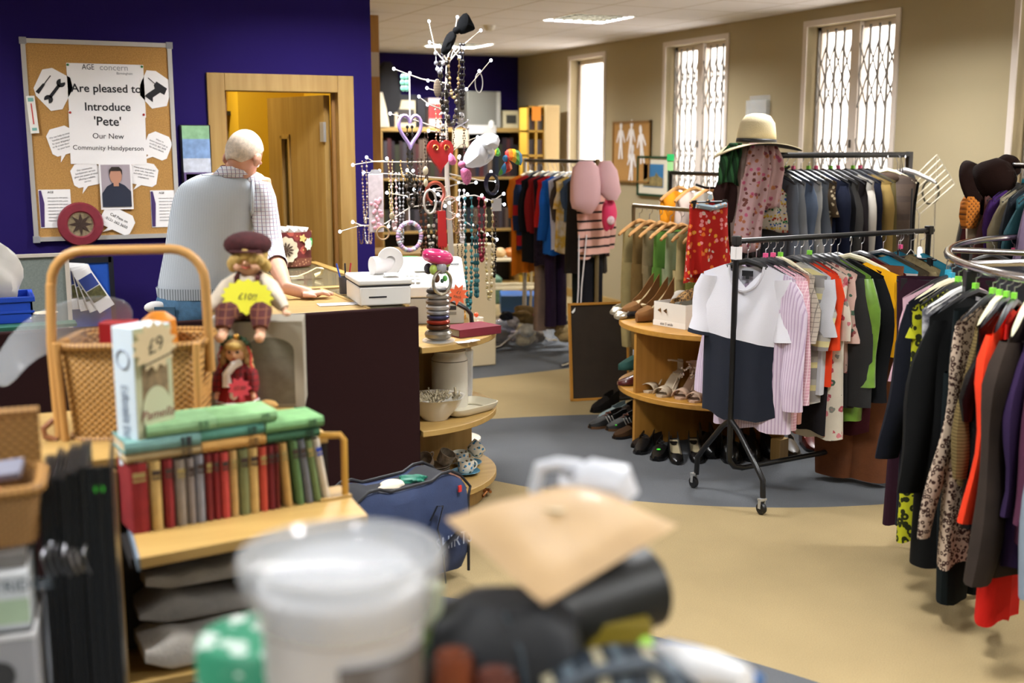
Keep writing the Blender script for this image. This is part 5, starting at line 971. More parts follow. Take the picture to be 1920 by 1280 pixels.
for dx, dz in ((-.01, .03), (.012, .03), (-.012, 0), (.012, .0), (-.01, -.03), (.01, -.03)): s.ball((dx, 0, dz), (.017, .006, .019), 10, 6)
obj('charm', s, plain('#6aa890', .4), t)
q = tp(705, 380, -.06); t = thing('packaged_necklace', 'pink necklace in a clear flat packet at the left', 'packet', q, group='necklaces and trinkets on the twig tree'); obj('packet', MB().box((-.042, -.006, -.16), (.042, .006, .155)), mat('packet', '#d8ccd2', .2, alpha=.9, var=.25, vscale=40), t, bev=.004); obj('header', MB().prism([(-.04, .15), (.04, .15), (.02, .178), (-.02, .178)], -.004, .004, Matrix.Rotation(PI/2, 4, 'X')), plain('#a0a0a4', .5), t); s = MB(); random.seed(3)
for k in range(30): s.ball((random.uniform(-.03, .03), -.008, random.uniform(-.14, .02)), (.010, .004, .012), 7, 5)
obj('beads', s, plain('#d09aa8', .4), t)
q = tp(820, 165, -.1); solo('oval_pendant', MB().ball((0, 0, 0), (.022, .008, .05), 16, 10), mat('pendant_stripe', '#8a7a68', .4, pat='stripes', cols=('#2a2420',), scale=120, axis=2), 'oval pendant with fine maze stripes beside the trunk', 'pendant', q, group='necklaces and trinkets on the twig tree')
q = tp(864, 222, -.09); t = thing('skull_pendant', 'silver skull and crossbones pendant at the tree right', 'pendant', q, group='necklaces and trinkets on the twig tree'); SLV = mat('bright_silver', '#c8c8cc', .25, metal=.9)
obj('skull', MB().ball((0, 0, .01), (.022, .016, .026), 12, 8).box((-.011, -.012, -.028), (.011, .01, -.006)), SLV, t)
for x in (-.008, .008): obj('eye_socket', MB().ball((x, -.014, .01), .0055, 8, 6), BLACK, t)
for sg in (-1, 1): obj('crossbone', MB().rod((-.042*sg, 0, -.012), (.042*sg, 0, -.055), .005, 7).ball((-.042*sg, 0, -.012), .009, 7, 5).ball((.042*sg, 0, -.055), .009, 7, 5), SLV, t)
q = tp(825, 288, -.11); t = thing('red_heart', 'red heart ornament with gold swirls beside the trunk', 'ornament', q, group='necklaces and trinkets on the twig tree')
HP = [(.075*math.sin(a)**3, .0062*(13*math.cos(a)-5*math.cos(2*a)-2*math.cos(3*a)-math.cos(4*a))) for a in [2*PI*i/32 for i in range(32)]]
obj('heart', MB().prism(HP, -.015, .015, Matrix.Rotation(PI/2, 4, 'X')), plain('#a01c1c', .4), t, bev=.008)
for sx in (-1, 1): obj('swirl', MB().tube([(sx*(.03+.018*math.cos(a)*(1-a/9)), -.018, .03+.02*math.sin(a)*(1-a/9)) for a in [i*.5 for i in range(15)]], .003, 5), GOLD, t)
q = tp(828, 395, -.17); t = thing('red_tassel', 'red fringed tassel scarf hanging in the tree centre', 'tassel', q, group='necklaces and trinkets on the twig tree'); s = MB()
s.prism([(-.022, 0), (.022, 0), (.03, -.19), (.022, -.205), (.018, -.19), (.010, -.215), (.004, -.19), (-.004, -.22), (-.010, -.19), (-.018, -.205), (-.022, -.185)], -.004, .004, Matrix.Rotation(PI/2, 4, 'X')); obj('tassel', s, plain('#b01414', .7), t)
q = tp(798, 320, -.14); t = solo('shell_pendant', MB().ball((0, 0, 0), (.016, .008, .024)).ball((0, 0, -.065), (.013, .008, .022)), plain('#b0a488', .4), 'two pale shells hanging left of the trunk', 'pendant', q, group='necklaces and trinkets on the twig tree')
q = tp(922, 346, -.16); s = MB(); random.seed(6)
for k in range(9): s.tube([(.035*math.cos(a)*(1+.05*k%3*.1), .004*k-.015, .055*math.sin(a)+.004*(k % 3)) for a in [2*PI*i/18 for i in range(19)]], .005, 5)
solo('necklace_bundle', s, plain('#1c1c38', .3), 'bundle of dark navy bead strands on the right of the tree', 'necklace', q, group='necklaces and trinkets on the twig tree')
solo('gift_tag', MB().box((-.03, -.001, -.04), (.03, .001, .03)), plain('#c8c8cc', .5), 'small white card hanging beside the navy strands', 'tag', tp(931, 382, -.13), group='necklaces and trinkets on the twig tree')
def bowtie(label, c, lobes, m, name='bow', dy=-.1, thick=.02):
    """lobes: pixel polygons of each loop; every loop is a puffed closed shape about its own middle"""
    q = tp(*c, dy); t = thing(name, label, 'bow', q, group='necklaces and trinkets on the twig tree')
    for j, L in enumerate(lobes):
        P_ = [tp(x, y, dy)-q for x, y in L]; ce = sum(P_, V(0, 0, 0))/len(P_); rg = []
        for k, (sc_, oy) in enumerate(((.05, -thick*1.2), (.6, -thick), (.92, -thick*.4), (1, 0), (.92, thick*.4), (.6, thick), (.05, thick*1.2))): rg.append([ce+(p-ce)*sc_+V(0, oy+.012*j*(-1)**j+.012*math.sin(9*i), 0) for i, p in enumerate(P_)])
        obj('loop' if j < 2 else 'tail', MB().loft(rg), m if not isinstance(m, list) else m[j % len(m)], t, sub=1)
    obj('knot', MB().ball((0, -.03, 0), (.022, .02, .02), 10, 7), m if not isinstance(m, list) else m[0], t); return t
bowtie('large black velvet bow at the very top of the twig tree', (852, 58), [[(852, 52), (862, 30), (874, 19), (884, 36), (894, 58), (882, 58), (862, 70)], [(850, 54), (836, 62), (828, 82), (822, 103), (838, 106), (850, 84), (856, 66)]], plain('#08090b', .95, spec=.1), dy=-.12, thick=.03)
bowtie('white satin bow on the right of the twig tree', (915, 283), [[(912, 262), (904, 252), (885, 262), (868, 296), (866, 312), (884, 318), (912, 310), (918, 290)], [(906, 246), (938, 250), (935, 276), (918, 290), (896, 276), (888, 264)], [(918, 285), (934, 272), (930, 300), (900, 318), (890, 312)]], mat('white_satin', '#d9dde6', .35), dy=-.2, thick=.04)
RB = mat('rainbow_ribbon', '#b82a20', .5, pat='stripes', cols=('#d8741c', '#e0b020', '#4a9a30', '#2a78a8'), scale=9, axis=0)
bowtie('rainbow striped ribbon bow at the right of the twig tree', (945, 297), [[(945, 290), (948, 279), (962, 277), (985, 286), (978, 318), (962, 302), (952, 300)], [(946, 300), (936, 320), (928, 332), (946, 326), (962, 318), (956, 300)], [(944, 288), (936, 272), (930, 276), (926, 290), (938, 296)]], RB, dy=-.15, thick=.02)
bowtie('pink net bow in the middle of the twig tree', (862, 308), [[(862, 306), (842, 276), (838, 306), (848, 312)], [(864, 302), (874, 292), (884, 306), (878, 316)], [(862, 312), (872, 350), (884, 348), (892, 322), (876, 314)]], mat('pink_net', '#c86a94', .7, var=.5, vscale=160), dy=-.18, thick=.015)
# ================================================================ CLOTHES
def garment(w=.20, L=.62, flare=1.0, th=.05, sl=0, slw=.065, neck=.07, nd=.06, fold=.010, seed=0, splay=.10, N=32, Mr=9):
    random.seed(seed); p1, p2, p3 = [random.uniform(0, 6.28) for _ in range(3)]; mb = MB(); R = []
    k1, k2 = random.choice((5, 6, 7)), random.choice((9, 11))
    for j in range(Mr+1):
        t = j/Mr; hw = w*(1-.10*min(1, t*4))*(1+(flare-1)*t); tk = .012+(th-.012)*min(1, t*3.2); r = []
        for i in range(N):
            a = 2*PI*i/N; ca, sa = math.cos(a), math.sin(a); x = hw*math.copysign(abs(ca)**.75, ca)
            f = fold*min(1, t*1.6)
            y = tk*math.copysign(abs(sa)**.8, sa)+f*math.sin(k1*x/w*1.5+p1+t)+f*.6*math.sin(k2*x/w+p2)
            zt = -max(0, abs(x)-neck)*.38
            if abs(x) < neck: zt = -(nd if sa < 0 else .02)*(1-(x/neck)**2)
            zb = -L+.014*math.sin(3*x/w+p3)+.008*math.sin(8*x/w+p1)
            r.append(V(x, y, zt+(zb-zt)*t))
        R.append(r)
    mb.loft(R, True, False)
    if sl:
        for s in (-1, 1):
            c = V(s*(w-.045), 0, -(w-neck)*.38-.012); d = V(s*math.sin(splay), -.05, -math.cos(splay)); q = []; n = max(3, int(sl/.07))
            for i in range(n+1):
                u = i/n; b = c+d*sl*u+V(.010*s*math.sin(5*u+p1), .012*math.sin(6*u+p2), 0); rx = slw*(.5+.5*min(1, u*sl/.12))*(1-.35*u)*(1+.08*math.sin(9*u+p3)); ry = rx*.5+.006*math.sin(7*u+p1)
                q.append([b+V(rx*math.cos(2*PI*k/10)*math.cos(splay), ry*math.sin(2*PI*k/10), rx*math.cos(2*PI*k/10)*math.sin(splay)*s*.6) for k in range(10)])
            mb.loft(q, True, False)
    return mb
def trousers(w=.19, L=1.0, leg=.10, seed=0, cuff=.8):
    random.seed(seed); p1 = random.uniform(0, 6); mb = MB()
    mb.loft([[V(w*(1-.02*t)*math.copysign(abs(math.cos(a))**.8, math.cos(a)), (.025+.02*t)*math.sin(a)+.006*math.sin(6*math.cos(a)+p1), -.26*t) for a in [2*PI*i/24 for i in range(24)]] for t in (0, .3, .7, 1.05)], True, False)
    for s in (-1, 1):
        mb.loft([[V(s*w*.5*(1-.1*t)+(leg*(1-(1-cuff)*t))*math.cos(a), .045*math.sin(a)+.010*math.sin(4*t+p1+3*math.cos(a)), -.22-(L-.22)*t) for a in [2*PI*i/14 for i in range(14)]] for t in (0, .2, .4, .6, .8, 1)], True, False)
    return mb
HOOK = MB().tube([(0, 0, .0), (0, 0, .045)]+arc((.0, 0, .068), .022, -PI/2, PI*.95, 10, 'yz')[::1], .0022, 6).mesh('hook', STEEL)
def hang_mesh(kind, w=.2):
    mb = MB(); k = 1 if kind != 'slim' else .6
    if kind == 'clip': mb.tube([(-w, 0, -.035), (w, 0, -.035)], .006, 6).rod((0, 0, -.035), (0, 0, .0), .005, 6); 
    elif kind == 'wire': mb.tube([(-w, 0, -.09), (0, 0, .0), (w, 0, -.09), (-w, 0, -.09)], .0022, 5)
    else: mb.tube([(-w, 0, -.085), (-w*.85, 0, -.066), (-w*.3, 0, -.018), (0, 0, -.004), (w*.3, 0, -.018), (w*.85, 0, -.066), (w, 0, -.085)], [.008*k, .012*k, .014*k, .016*k, .014*k, .012*k, .008*k], 8)
    return mb
HKC = {'black': plain('#15161a', .35), 'wood': mat('hanger_wood', '#b8864a', .5, pat='wood', cols=('#a06f36',), scale=6, axis=0), 'white': plain('#dcdad6', .4), 'cream': plain('#cfc6a8', .45), 'green': plain('#8ac84a', .4), 'clear': CLEAR}
HM_ = {}
CUBE = {'pink': plain('#e0568a', .5), 'lime': plain('#7fd03a', .5), 'blue': plain('#2fa0c0', .5)}
SIZER = MB().box((-.009, -.006, .006), (.009, .006, .026)).mesh('size_cube', CUBE['lime'])
def hanger(label, loc, rz, col='black', w=.2, kind='bar', cube=None, group=None, hook=.088):
    k = (kind, round(w, 2), col)
    if k not in HM_: HM_[k] = hang_mesh(kind, w).mesh('hanger_body', HKC[col])
    t = thing('clothes_hanger', label, 'hanger', loc, rz, group); obj('bar', HM_[k], None, t); obj('hook', HOOK, None, t)
    if kind == 'clip':
        for s in (-1, 1): obj('clip', MB().box((s*w*.85-.012, -.010, -.075), (s*w*.85+.012, .010, -.025)), BLACK, t)
    if cube: o = obj('size_cube', MB().box((-.010, -.008, .006), (.010, .008, .028)), CUBE[cube], t)
    return t
def wear(rack, label, cat, kind, m, pos, rz, rail, hk=None, name=None, **k):
    """one garment hung under the rail at pos (x, y); returns the garment"""
    gz = rail-.092-.015; mb = trousers(**k) if kind == 'trousers' else garment(**k)
    if kind == 'trousers': gz -= .03
    g = solo(name or cat.replace(' ', '_'), mb, m, label, cat, (pos[0], pos[1], gz), rz, 'clothes on the '+rack)
    if hk: hanger('%s hanger carrying the %s' % (hk[0], ' '.join(label.split()[:9])), (pos[0], pos[1], rail-.092), rz, hk[1], hk[2] if len(hk) > 2 else k.get('w', .2)*.95, hk[3] if len(hk) > 3 else 'bar', hk[4] if len(hk) > 4 else None, 'hangers on the '+rack)
    return g
# ---------------------------------------------------------------- black rail nearest the camera
r0 = Zp(1361, 938, 0); RZ = Yp(1383, 452, r0.y).z; r1 = Zp(1742, 432, RZ); r0 = V(r0.x+.012, r0.y, 0); r1.z = 0; rd = (r1-r0).normalized(); rl = (r1-r0).length; RA = math.atan2(rd.y, rd.x)
t = thing('clothes_rail', 'black tubular clothes rail on castors nearest the camera', 'clothes rail', r0, RA)
tu = .0135
obj('top_bar', MB().tube([(0, 0, RZ), (rl+.03, 0, RZ)], tu, 12), BLACKM, t)
for x in (0, rl):
    e = 1 if x == 0 else -1
    obj('post', MB().tube([(x, 0, RZ+.02), (x, 0, .24)]+[(x, 0, .2), (x+e*.03, 0, .165), (x+e*.09, 0, .15)], tu*1.05, 12), BLACKM, t)
    obj('end_cap', MB().box((x-.018, -.018, RZ-.02), (x+.018, .018, RZ+.025)), BLACK, t, bev=.004)
    for s in (-1, 1):
        obj('leg', MB().tube([(x, 0, .40), (x, s*.06, .355), (x, s*.19, .215), (x, s*.235, .16), (x, s*.24, .07)], tu, 10), BLACKM, t)
        w_ = obj('castor', MB().lathe([(0, -.010), (.026, -.010), (.029, 0), (.026, .010), (0, .010)], 18, Matrix.Translation((x-.012, s*.245, .030)) @ Matrix.Rotation(PI/2, 4, 'Y')), BLACK, t)
        obj('fork', MB().box((x-.028, s*.245-.008, .03), (x-.024, s*.245+.008, .075)).box((x+.0, s*.245-.008, .03), (x+.004, s*.245+.008, .075)).box((x-.028, s*.245-.012, .068), (x+.010, s*.245+.012, .078)), SILVER, w_)
obj('low_bar', MB().tube([(.08, 0, .15), (rl-.08, 0, .15)], tu, 10), BLACKM, t)
obj('paper_label', MB().box((-.022, -.0165, RZ-.085), (.022, -.0155, RZ-.025)).box((-.0165, -.02, RZ-.085), (-.0155, .02, RZ-.025)), PAPER, t, 'white paper label')
NR = 'near black rail'
TEE = mat('tee_white_navy', '#dcdce4', .9, bump=.25, bscale=260); T = NT(TEE); tc = T.new('ShaderNodeTexCoord').outputs['Object']; sp = T.new('ShaderNodeSeparateXYZ'); T.ln(tc, sp.inputs[0])
T.ln(T.mix(T.math('LESS_THAN', T.math('ADD', sp.outputs[2], T.math('MULTIPLY', sp.outputs[0], .12)), -.36), hx('#dcdce4'), hx('#0e1626')), T.n['Principled BSDF'].inputs['Base Color'])
FLOR = dict(pat='floral', scale=14)
def ns(s): p = r0+rd*(rl*s); return (p.x, p.y)
F = RA-PI/2
g = wear(NR, 'white t-shirt with navy lower half at the front of near rail', 't-shirt', 'top', TEE, ns(.055), F+.42, RZ, ('black', 'black', .19), w=.225, L=.735, flare=1.02, th=.07, sl=.29, slw=.10, neck=.085, nd=.115, fold=.013, seed=1, splay=.16)
obj('neck_rib', MB().tube([(.088*math.sin(a), (-.022 if True else 0)*math.cos(a)*1.2-.01, -.118*max(0, math.cos(a))-.012) for a in [-PI/2+PI*i/14 for i in range(15)]], .007, 6), cloth('#d6d6dc'), g, 'white ribbed neckline')
obj('size_label', MB().box((-.028, .002, -.062), (.028, .004, -.035)).box((-.008, .0, -.075), (.008, .004, -.062)), INK, g, 'black neck label')
NRG = [ # label, cat, kind, material, s, dict, hanger
 ('lilac pinstripe shirt right behind the white and navy t-shirt', 'shirt', cloth('#d2c2d4', pat='stripes', cols=('#b8a2bc', '#d8cada'), scale=70), .105, dict(w=.235, L=.80, sl=.60, slw=.085, th=.06, seed=2, flare=1.08, splay=.16), ('black', 'black', .2)),
 ('pink checked long-sleeved shirt behind the lilac one', 'shirt', cloth('#d8a8b4', pat='check', cols=('#eed8dc',), scale=70), .16, dict(w=.23, L=.78, sl=.58, slw=.08, seed=3), ('black', 'black', .2, 'bar', 'pink')),
 ('dusty salmon pink top on near rail', 'top', cloth('#b88578'), .205, dict(w=.21, L=.76, seed=4, sl=.2), ('black', 'black', .2, 'bar', 'pink')),
 ('beige and grey finely checked shirt on near rail', 'shirt', cloth('#b3aa9c', pat='check', cols=('#7d7870',), scale=45), .25, dict(w=.22, L=.62, sl=.3, slw=.08, seed=5), ('cream', 'cream', .2, 'bar', 'lime')),
 ('grey and yellow striped top on near rail', 'top', cloth('#8d8a88', pat='stripes', cols=('#8d8a88', '#d0c690', '#b0aca4'), scale=9, axis=2), .295, dict(w=.225, L=.66, sl=.34, slw=.085, seed=6), None),
 ('pale grey jersey t-shirt with broad sleeves on near rail', 't-shirt', cloth('#c2c4ca'), .335, dict(w=.235, L=.64, sl=.27, slw=.10, seed=7), ('black', 'black', .2)),
 ('orange-red top peeping out on near rail', 'top', cloth('#d8401e'), .375, dict(w=.232, L=.60, sl=.34, slw=.08, seed=8), ('black', 'black', .2)),
 ('long black tunic with red hem behind the pink shirt', 'tunic', cloth('#1c1a1e', pat='stripes', cols=('#1c1a1e',)*8+('#b03020',), scale=1.18, axis=2), .40, dict(w=.21, L=.84, seed=9), None),
 ('cream floral dress with pink and green blooms', 'dress', cloth('#cfc8b8', pat='floral', cols=('#a8505a', '#3f5a4a', '#7f8078', '#c87a80'), scale=22), .43, dict(w=.235, L=.86, sl=.3, seed=10, flare=1.15), ('black', 'black', .2, 'bar', 'lime')),
 ('rose patterned blouse on near rail', 'blouse', cloth('#c8a89c', pat='floral', cols=('#8a4a4a', '#4f6a5a'), scale=26), .475, dict(w=.23, L=.55, sl=.32, seed=11), ('black', 'black', .2)),
 ('charcoal wool jacket with long sleeves on near rail', 'jacket', cloth('#2c2c2c'), .52, dict(w=.245, L=.72, sl=.62, slw=.10, th=.075, seed=12), ('black', 'black', .2)),
 ('shiny lime green blouse on near rail', 'blouse', mat('green_satin', '#6f9a32', .35, var=.35, vscale=14, sheen=.3), .565, dict(w=.255, L=.80, sl=.52, slw=.11, th=.07, seed=13, fold=.02), ('black', 'black', .2)),
 ('black zip jacket on near rail', 'jacket', cloth('#0e0f12'), .61, dict(w=.265, L=.70, sl=.60, slw=.10, th=.07, seed=14), ('black', 'black', .2)),
 ('long maroon dress on near rail', 'dress', cloth('#3a1218'), .645, dict(w=.22, L=.88, seed=15), None),
 ('bright yellow cardigan on near rail', 'cardigan', cloth('#dba012'), .63, dict(w=.29, L=.46, sl=.30, slw=.11, th=.08, seed=16, neck=.05, rot=.5, dy=.07), ('cream', 'cream', .2)),
 ('dark red knitted jumper on near rail', 'jumper', cloth('#5c1a1c'), .71, dict(w=.265, L=.62, sl=.58, slw=.09, seed=17), ('black', 'black', .2)),
 ('white and turquoise hemmed long top on near rail', 'top', cloth('#c8c0bc', pat='stripes', cols=('#c8c0bc',)*9+('#2a8aa8',), scale=1.14, axis=2), .75, dict(w=.25, L=.85, seed=18), None),
 ('olive brown jacket on near rail', 'jacket', cloth('#463c2c'), .78, dict(w=.265, L=.66, sl=.6, slw=.09, seed=19), ('black', 'black', .2)),
 ('khaki patterned top on near rail', 'top', cloth('#8a7c5a', var=.5, vscale=30), .83, dict(w=.25, L=.5, sl=.2, seed=20), ('black', 'black', .22, 'clip')),
 ('turquoise top near the far end of near rail', 'top', cloth('#2c7a90'), .87, dict(w=.24, L=.78, seed=21), None)]
for lab, cat, m, s, kw, hk in NRG: s = .055+(s-.055)*.80 if s <= .66 else .54+(s-.66)*1.7; dy = kw.pop('dy', 0); wear(NR, lab, cat, 'top', m, (ns(s)[0], ns(s)[1]-dy), F+random.uniform(-.08, .12)+.12+kw.pop('rot', 0), RZ, hk, **kw)
wear(NR, 'rust brown trousers with gathered cuffs reaching the floor', 'trousers', 'trousers', mat('rust_cord', '#6b3a16', .9, var=.3, vscale=12, bump=.3), (ns(.56)[0], ns(.56)[1]-.10), F+.5, RZ, None, w=.2, L=1.09, leg=.13, seed=22, cuff=.75)
hanger('white tubular hanger hung crosswise at the far end of near rail', (ns(.955)[0], ns(.955)[1], RZ-.092), F-.9, 'white', .2, 'bar', None, 'hangers on the '+NR)
hanger('white bare hanger sloping down at the far end of near rail', (ns(.90)[0], ns(.90)[1], RZ-.092), F-1.25, 'white', .18, 'wire', None, 'hangers on the '+NR)
hanger('pink hanger showing above the khaki top on near rail', (ns(.84)[0], ns(.84)[1], RZ-.092), F, 'black', .17, 'wire', 'pink', 'hangers on the '+NR)
# ---------------------------------------------------------------- big round chrome rail at the right
CX, CY, CZ, EA, EB = 4.115, 2.865, 1.27, 1.25, .80
EU, EN = V(.719, .695, 0), V(-.695, .719, 0)
def oval(d, off=0): a = math.radians(d); return EU*EA*math.cos(a)+EN*EB*math.sin(a)
def oval_dir(d): a = math.radians(d); v = EU*(math.cos(a)/EA)+EN*(math.sin(a)/EB); return math.atan2(v.y, v.x)
t = thing('round_rail', 'large oval chrome clothes rail with black legs at the right', 'clothes rail', (CX, CY, 0))
obj('ring', MB().tube([oval(5*i)+V(0, 0, CZ) for i in range(73)], .016, 10), CHROME, t)
for d in (112, 84): obj('cross_bar', MB().rod(oval(d)+V(0, 0, CZ), oval(180+d)+V(0, 0, CZ), .013, 10), CHROME, t)
for k, d in enumerate((116, 64, 244, 296)):
    p = oval(d); obj('leg', MB().box((-.02, -.02, 0), (.02, .02, CZ-.015), Matrix.Translation(p) @ Matrix.Rotation(oval_dir(d), 4, 'Z')), BLACKM, t, bev=.003)
    obj('foot_bar', MB().rod((p.x, p.y, .05), (p.x*.05, p.y*.05, .05), .018, 8), BLACKM, t)
RRN = 'oval chrome rail'
def rr(deg):
    K = [(116, 12), (137, 50), (143, 92), (147, 98), (151, 103), (156, 109), (164, 119), (173, 126), (185, 133), (191, 137), (203, 148), (208, 152)]
    for (a, b), (c, d) in zip(K, K[1:]):
        if a <= deg <= c: f_ = b+(d-b)*(deg-a)/(c-a)
    p = oval(f_); return (CX+p.x, CY+p.y), oval_dir(f_)+(math.radians(38) if deg > 145 else 0)
RRG = [ # deg, label, cat, kind, mat, kw, hanger
 (126, 'pale blue shirt at the far side of the oval rail', 'shirt', 'top', cloth('#8fa0b4'), dict(w=.21, L=.6, sl=.5, seed=30), ('black', 'black', .2, 'bar', 'pink')), (131, 'mustard top at the far side of the oval rail', 'top', 'top', cloth('#8a6a2a'), dict(w=.21, L=.6, seed=31), ('black', 'black', .2, 'bar', 'pink')), (136, 'dark grey jumper at the far side of the oval rail', 'jumper', 'top', cloth('#3a3a40'), dict(w=.21, L=.62, sl=.5, seed=32), ('black', 'black', .2, 'bar', 'lime')),
 (143, 'long dark aubergine skirt clipped to a hanger by the oval rail end', 'skirt', 'top', cloth('#2b1420'), dict(w=.19, L=1.06, flare=1.12, seed=33, neck=.19, nd=.0, th=.05), ('black', 'black', .19, 'clip')),
 (147, 'pale pink thin top beside the long aubergine skirt', 'top', 'top', cloth('#d8b0bc'), dict(w=.225, L=.56, sl=.32, seed=34, slw=.05), ('black', 'black', .2, 'bar', 'blue')),
 (151, 'navy blue long coat on the oval rail', 'coat', 'top', cloth('#12141d'), dict(w=.225, L=.95, sl=.6, slw=.085, th=.06, seed=35), ('cream', 'cream', .2, 'bar', 'blue')),
 (156, 'lime green dress with black leaf print', 'dress', 'top', cloth('#a3a51e', pat='leopard', cols=('#23260e',), scale=34), dict(w=.235, L=.96, sl=.1, seed=36, flare=1.1), ('black', 'black', .2, 'bar', 'lime')),
 (160, 'white blouse with grey sketch print behind the black coat', 'blouse', 'top', cloth('#b8b6b8', pat='marble', cols=('#55555c', '#c8c6c8'), scale=22), dict(w=.215, L=.92, seed=37), ('white', 'white', .2, 'bar', 'lime')),
 (164, 'black wool coat with wide shoulders on the oval rail', 'coat', 'top', cloth('#0c0d0d'), dict(w=.235, L=.98, sl=.62, slw=.09, th=.075, seed=38), ('black', 'black', .2, 'bar', 'lime')),
 (169, 'dark green-black trousers hanging low below the black coat', 'trousers', 'trousers', cloth('#10181a'), dict(w=.18, L=1.06, leg=.09, seed=39), None),
 (173, 'leopard print blouse in cream and brown on the oval rail', 'blouse', 'top', cloth('#b3a08c', pat='leopard', cols=('#3a2620',), scale=68), dict(w=.225, L=.92, sl=.74, slw=.05, seed=40, flare=1.05, th=.045), ('black', 'black', .2, 'bar', 'lime')),
 (177, 'gold-brown ribbed cardigan on the oval rail', 'cardigan', 'top', cloth('#6a5a36', pat='stripes', cols=('#4f4226',), scale=90, axis=2), dict(w=.22, L=.6, sl=.5, slw=.07, seed=41), ('clear', 'cream', .2, 'bar', 'lime')),
 (181, 'black sequinned top on the oval rail', 'top', 'top', mat('sequin', '#0b0c12', .25, metal=.4, var=.6, vscale=220, bump=.8, bscale=200), dict(w=.225, L=.72, sl=.3, seed=42), ('black', 'black', .2, 'bar', 'lime')),
 (185, 'bright orange-red blouse on the oval rail', 'blouse', 'top', cloth('#d8381a'), dict(w=.235, L=.70, sl=.62, slw=.07, seed=43), ('black', 'black', .2, 'bar', 'lime')),
 (188, 'scarlet long dress whose hem shows below the brown coat', 'dress', 'top', cloth('#b81c14'), dict(w=.17, L=1.06, flare=1.15, seed=44), None),
 (191, 'dark brown coat with rolled cuffs on the oval rail', 'coat', 'top', cloth('#332a24', var=.25), dict(w=.245, L=.86, sl=.78, slw=.11, th=.07, seed=45), ('cream', 'cream', .2, 'bar', 'lime')),
 (195, 'dark purple jumper on the oval rail', 'jumper', 'top', cloth('#2c1c3c'), dict(w=.23, L=.80, sl=.55, seed=46), ('black', 'black', .2, 'bar', 'pink')), (199, 'plum coloured cardigan on the oval rail', 'cardigan', 'top', cloth('#4a2438'), dict(w=.235, L=.7, sl=.55, seed=47), ('black', 'black', .2, 'bar', 'pink')),
 (203, 'pale blue-grey cardigan with long sleeves at the picture right edge', 'cardigan', 'top', cloth('#7f8a95'), dict(w=.23, L=.85, sl=.76, slw=.08, seed=48), ('black', 'black', .2, 'bar', 'pink')),
 (121, 'black dress at the far side of the oval rail', 'dress', 'top', cloth('#141318'), dict(w=.2, L=.8, seed=50), ('black', 'black', .2, 'bar', 'lime')), (116, 'dark plum top at the far side of the oval rail', 'top', 'top', cloth('#3a2038'), dict(w=.2, L=.6, sl=.4, seed=51), ('black', 'black', .2, 'bar', 'lime'))]
for dg, lab, cat, kind, m, kw, hk in RRG:
    p, a = rr(dg); random.seed(int(dg)); wear(RRN, lab, cat, kind, m, p, a+random.uniform(-.12, .12), CZ+.012, hk, **kw)
# ---------------------------------------------------------------- black rail at the back, before the windows
BZ, BY = Yp(1702, 290, 5.65).z, 5.65; bx0, bx1 = Yp(1440, 288, BY).x, Yp(1705, 290, BY).x
t = thing('clothes_rail', 'black square-ended clothes rail at the back before the windows', 'clothes rail', (bx0, BY, 0)); bl2 = bx1-bx0
obj('top_bar', MB().tube([(-.1, 0, BZ), (bl2, 0, BZ)], .018, 12), BLACKM, t)
for x in (-.1, bl2): obj('post', MB().box((x-.018, -.018, 0), (x+.018, .018, BZ+.02)), BLACKM, t, bev=.003); obj('foot_bar', MB().box((x-.02, -.28, 0), (x+.02, .28, .035)), BLACKM, t)
BR_ = 'back black rail'
BG = [('grey-blue denim shirt leftmost on the back rail', 'shirt', '#5c636e', dict(sl=.5)), ('light grey shirt second from left on the back rail', 'shirt', '#80848a', dict(sl=.5)), ('washed blue shirt third from left on the back rail', 'shirt', '#4f5a6c', dict(sl=.5)), ('silver grey blouse fourth from left on the back rail', 'blouse', '#9a9a98', dict(sl=.5)), ('slate grey jacket left of the polka dot dress', 'jacket', '#565c66', dict(sl=.5)),
      ('brown polka dot dress on the back rail', 'dress', None, dict(sl=.2)), ('navy coat right of the polka dot dress', 'coat', '#181d30', dict(sl=.6, w=.24, th=.07)), ('black padded jacket on the back rail', 'jacket', '#121216', dict(sl=.6)), ('grey herringbone jacket on the back rail', 'jacket', '#3c3a38', dict(sl=.55)), ('black and red trimmed jacket on the back rail', 'jacket', '#1a1416', dict(sl=.55)), ('white and grey scarf-collared top on the back rail', 'top', '#b8b2a8', dict(sl=.5)), ('dark navy trousers suit on the back rail', 'suit', '#14182a', dict(sl=.55)), ('khaki corduroy jacket on the back rail', 'jacket', '#8a7240', dict(sl=.55, w=.23)), ('olive shirt between the khaki jacket and the brown gilet', 'shirt', '#5a5030', dict(sl=.5))]
for k, (lab, cat, c_, kw) in enumerate(BG):
    m = cloth(c_) if c_ else cloth('#4a3c2c', pat='dots', cols=('#c8b898',), scale=34)
    wear(BR_, lab, cat, 'top', m, (bx0+.02+bl2*.052*k, BY), -PI/2+.25, BZ, ('black', 'black', .2, 'bar', ('pink', None, 'lime')[k % 3]), **dict(dict(w=.21, L=.75, seed=60+k), **kw))
gl = wear(BR_, 'dark brown padded gilet facing forward on the back rail', 'gilet', 'top', mat('gilet_cloth', '#46362a', .8, pat='stripes', cols=('#3a2c22', '#46362a'), scale=9, axis=2, bump=.5, bscale=40), (bx0+bl2*.79, BY-.06), -YAW-.25, BZ, ('cream', 'cream', .18), w=.185, L=.72, th=.09, seed=80, fold=.014, neck=.06)
obj('hood', MB().ball((0, .02, -.05), (.11, .06, .06), 14, 9), cloth('#3e3026'), gl); obj('zip', MB().tube([(.15, -.08, -.1), (.155, -.095, -.4), (.15, -.09, -.7)], .006, 5), BLACK, gl)
